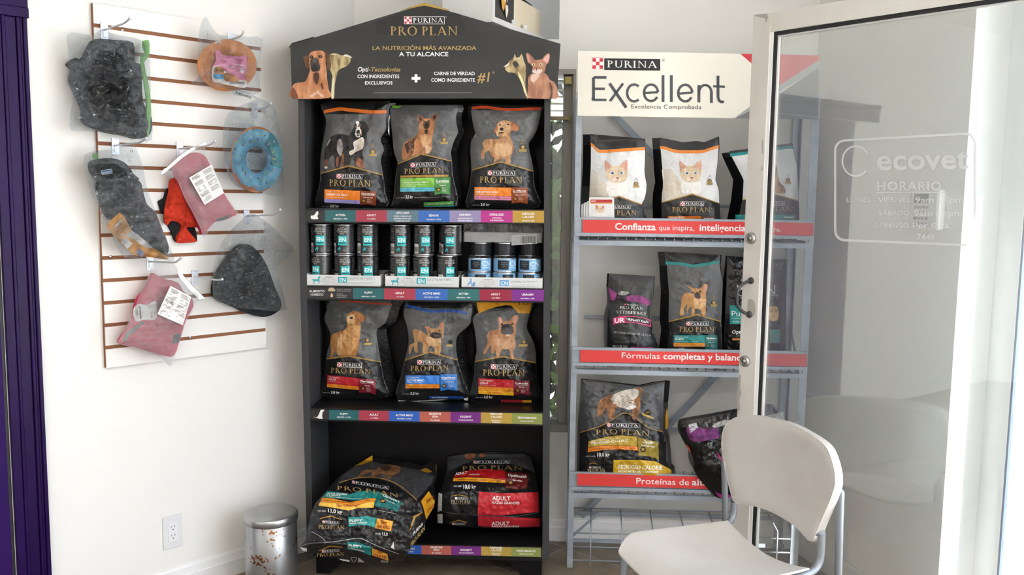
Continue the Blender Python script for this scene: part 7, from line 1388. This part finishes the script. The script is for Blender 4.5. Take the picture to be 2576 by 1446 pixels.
S.text('SÁBADO:', 2210, 541, 12, fr, 0, w=84); S.text('9am - 1pm', 2298, 543, 14, fr, 0, bold=True, w=124)
S.text('DOMINGO:', 2200, 573, 12, fr, 0, w=90); S.text('Por Cita', 2295, 573, 14, fr, 0, bold=True, w=93); S.text('7448', 2306, 602, 14, fr, 0, bold=True, w=46)
S.build('frosted_lettering', d2)
# ================================================================= THE CHAIR
ZS_ = .45
A = atz(1831, 1311, ZS_); Bc = atz(1553, 1356, ZS_); Cc = atz(2037, 1431, ZS_)
fd = (Bc-A); fd.z = 0; Ld = fd.length; fd.normalize(); ld = (Cc-A); ld.z = 0; Wd = ld.length
lr = Vector((-fd.y, fd.x, 0)); lr = lr if lr.dot(ld) > 0 else -lr
chair = thing('side_chair', 'white plastic chair with grey tube frame in front of the glass door', 'chair', Vector(((A+Cc)/2+fd*Ld/2).xy.to_3d()))
cpl = mat('pale_grey_plastic', '#cdcac6', .42, bump=(500, .05), noise=('#c5c1bc', (6, 6, 6), .35, .7)); tubm = mat('grey_tube_paint', '#8b9198', .38, metal=.3)
nu, nv = 26, 26; V = []; Fs = []
ld2 = (Cc-A)
def seatp(u, v):     # u 0 left..1 right, v 0 back..1 front
    wid = 1+.16*v; c = A+ld2*.5+fd*Ld*v+ld2*(u-.5)*wid; U, Vv = 2*u-1, 2*v-1
    # rounded front corners
    if v > .8: k_ = (v-.8)/.2; c -= ld2*.5*np.sign(U)*max(0, abs(U)-.8)*k_*k_*1.0
    z = -.03*(1-U*U)*(1-.8*v)-.012*(1-U*U)*v - (.035*((v-.8)/.2)**2 if v > .8 else 0)+.004*abs(U)
    return Vector((c.x, c.y, ZS_+z))
def shell(name, fn, th, nrm, mats, parent):
    P = [[fn(i/nu, j/nv) for i in range(nu+1)] for j in range(nv+1)]; V = [p for r in P for p in r]; n = len(V); V2 = []
    for j in range(nv+1):
        for i in range(nu+1):
            e = min(i, nu-i, j, nv-j); V2.append(P[j][i]-nrm*th*(1 if e > 0 else .55))
    Fs = []; id_ = lambda i, j: j*(nu+1)+i
    for j in range(nv):
        for i in range(nu): Fs.append((id_(i, j), id_(i+1, j), id_(i+1, j+1), id_(i, j+1))); Fs.append((n+id_(i, j), n+id_(i, j+1), n+id_(i+1, j+1), n+id_(i+1, j)))
    B = [id_(i, 0) for i in range(nu)]+[id_(nu, j) for j in range(nv)]+[id_(nu-i, nv) for i in range(nu)]+[id_(0, nv-j) for j in range(nv)]
    for k_ in range(len(B)): a_, b_ = B[k_], B[(k_+1) % len(B)]; Fs.append((a_, b_, n+b_, n+a_))
    o = mesh_obj(name, V+V2, Fs, mats, parent, smooth=True); bv = o.modifiers.new('bevel', 'BEVEL'); bv.width = .003; bv.segments = 3; bv.limit_method = 'ANGLE'; bv.angle_limit = R(50)
    return o
shell('seat', seatp, .012, Vector((0, 0, 1)), cpl, chair)
bo_ = [(1815, 1104), (1815.6, 1134), (1823, 1179), (1834.5, 1228), (1842, 1253), (1848, 1263), (1859, 1269), (1891, 1272), (1929, 1283), (1963, 1300), (1993, 1319), (2019.5, 1344), (2031, 1357), (2039, 1361.5), (2046, 1358), (2052, 1343), (2066, 1308), (2084, 1268), (2097, 1232), (2101, 1210), (2098, 1180), (2088, 1145), (2076, 1122), (2056, 1104), (2025, 1085), (1989, 1066), (1944, 1053), (1898.7, 1045), (1861, 1045.4), (1834, 1058), (1820, 1077)]
BNn = (fd*math.cos(R(7))+Vector((0, 0, math.sin(R(7))))).normalized(); BP0 = (A+Cc)/2-fd*.035
def bh(x, y):
    d = pdist(x, y, bo_); u = (x-1950)/145
    return .030*u*u - .008*np.exp(-d/9) - .012*np.clip((1110-y)/60, 0, 1)**2
S = Sheet(BP0, BNn, bh, grid=7); S.poly(smooth(bo_, 2), cpl, 0); o2 = smooth(bo_, 2)
f = [Vector(p) for p in S.map([p[0] for p in o2], [p[1] for p in o2], [0]*len(o2))]
Sm = Vector((0, 0, 0))
for p in f: Sm += p/len(f)
rims = [[p-BNn*.012+(p-Sm)*.012 for p in f], [p-BNn*.028-(p-Sm)*.0 for p in f], [p-BNn*.03-(p-Sm)*.12 for p in f]]
S.build('backrest', chair, back=(o2, rims, cpl))
def bk(x, y, o=-.014): return on(x, y, BP0+BNn*o, BNn)
tr = .0105
zc = ZS_-.028
def side(up_px, lo_px, corner, front, u, out):
    su = out
    p = bk(*up_px, .0); foot_ = Vector((p.x, p.y, 0))-fd*.05; e = p-fd*.018+su*.012; hs = [p+su*.0, e+Vector((0, 0, .004)), e+Vector((0, 0, -.03)), Vector((foot_.x, foot_.y, 0.004))]
    m_ = MB(); m_.tube(arc_pts(hs, .022, 6), tr, 12); m_.build('rear_leg', tubm, chair)
    q = bk(*lo_px, .0); g = q-fd*.012+su*.012; zf = zc; c1 = Vector((corner.x, corner.y, zf)); f1 = Vector((front.x, front.y, zf-.012)); gd = Vector((g.x, g.y, zf+.008))
    m_ = MB(); m_.tube(arc_pts([q, g+Vector((0, 0, .006)), gd, c1+(f1-c1)*.25, f1, Vector((f1.x, f1.y, .004))+fd*.03+su*.01], .045, 7), tr, 12); m_.build('front_leg', tubm, chair)
sl_ = -ld2.normalized(); sr_ = ld2.normalized()
side((1817, 1135), (1845, 1258), A+sl_*.004, seatp(0, .9)+sl_*.0, 0, sl_); side((2094, 1236), (2051, 1340), Cc+sr_*(-.02), seatp(1, .9), 1, sr_)
mb = MB(); m0 = (A+fd*.1); m1 = Cc+fd*.1; m0.z = m1.z = zc-.02; mb.tube([m0, (m0+m1)/2-Vector((0, 0, .02)), m1], tr*.9, 10); mb.build('cross_bar', tubm, chair)
for xy in ((2103.5, 1212), (2051, 1352)):
    mb = MB(); p = bk(*xy, -.01); mb.lathe([(0, .003), (.003, .003), (.004, 0)], 12); mb.build('screw', gask, chair, M=Matrix.Translation(p) @ sr_.to_track_quat('Z', 'Y').to_matrix().to_4x4())
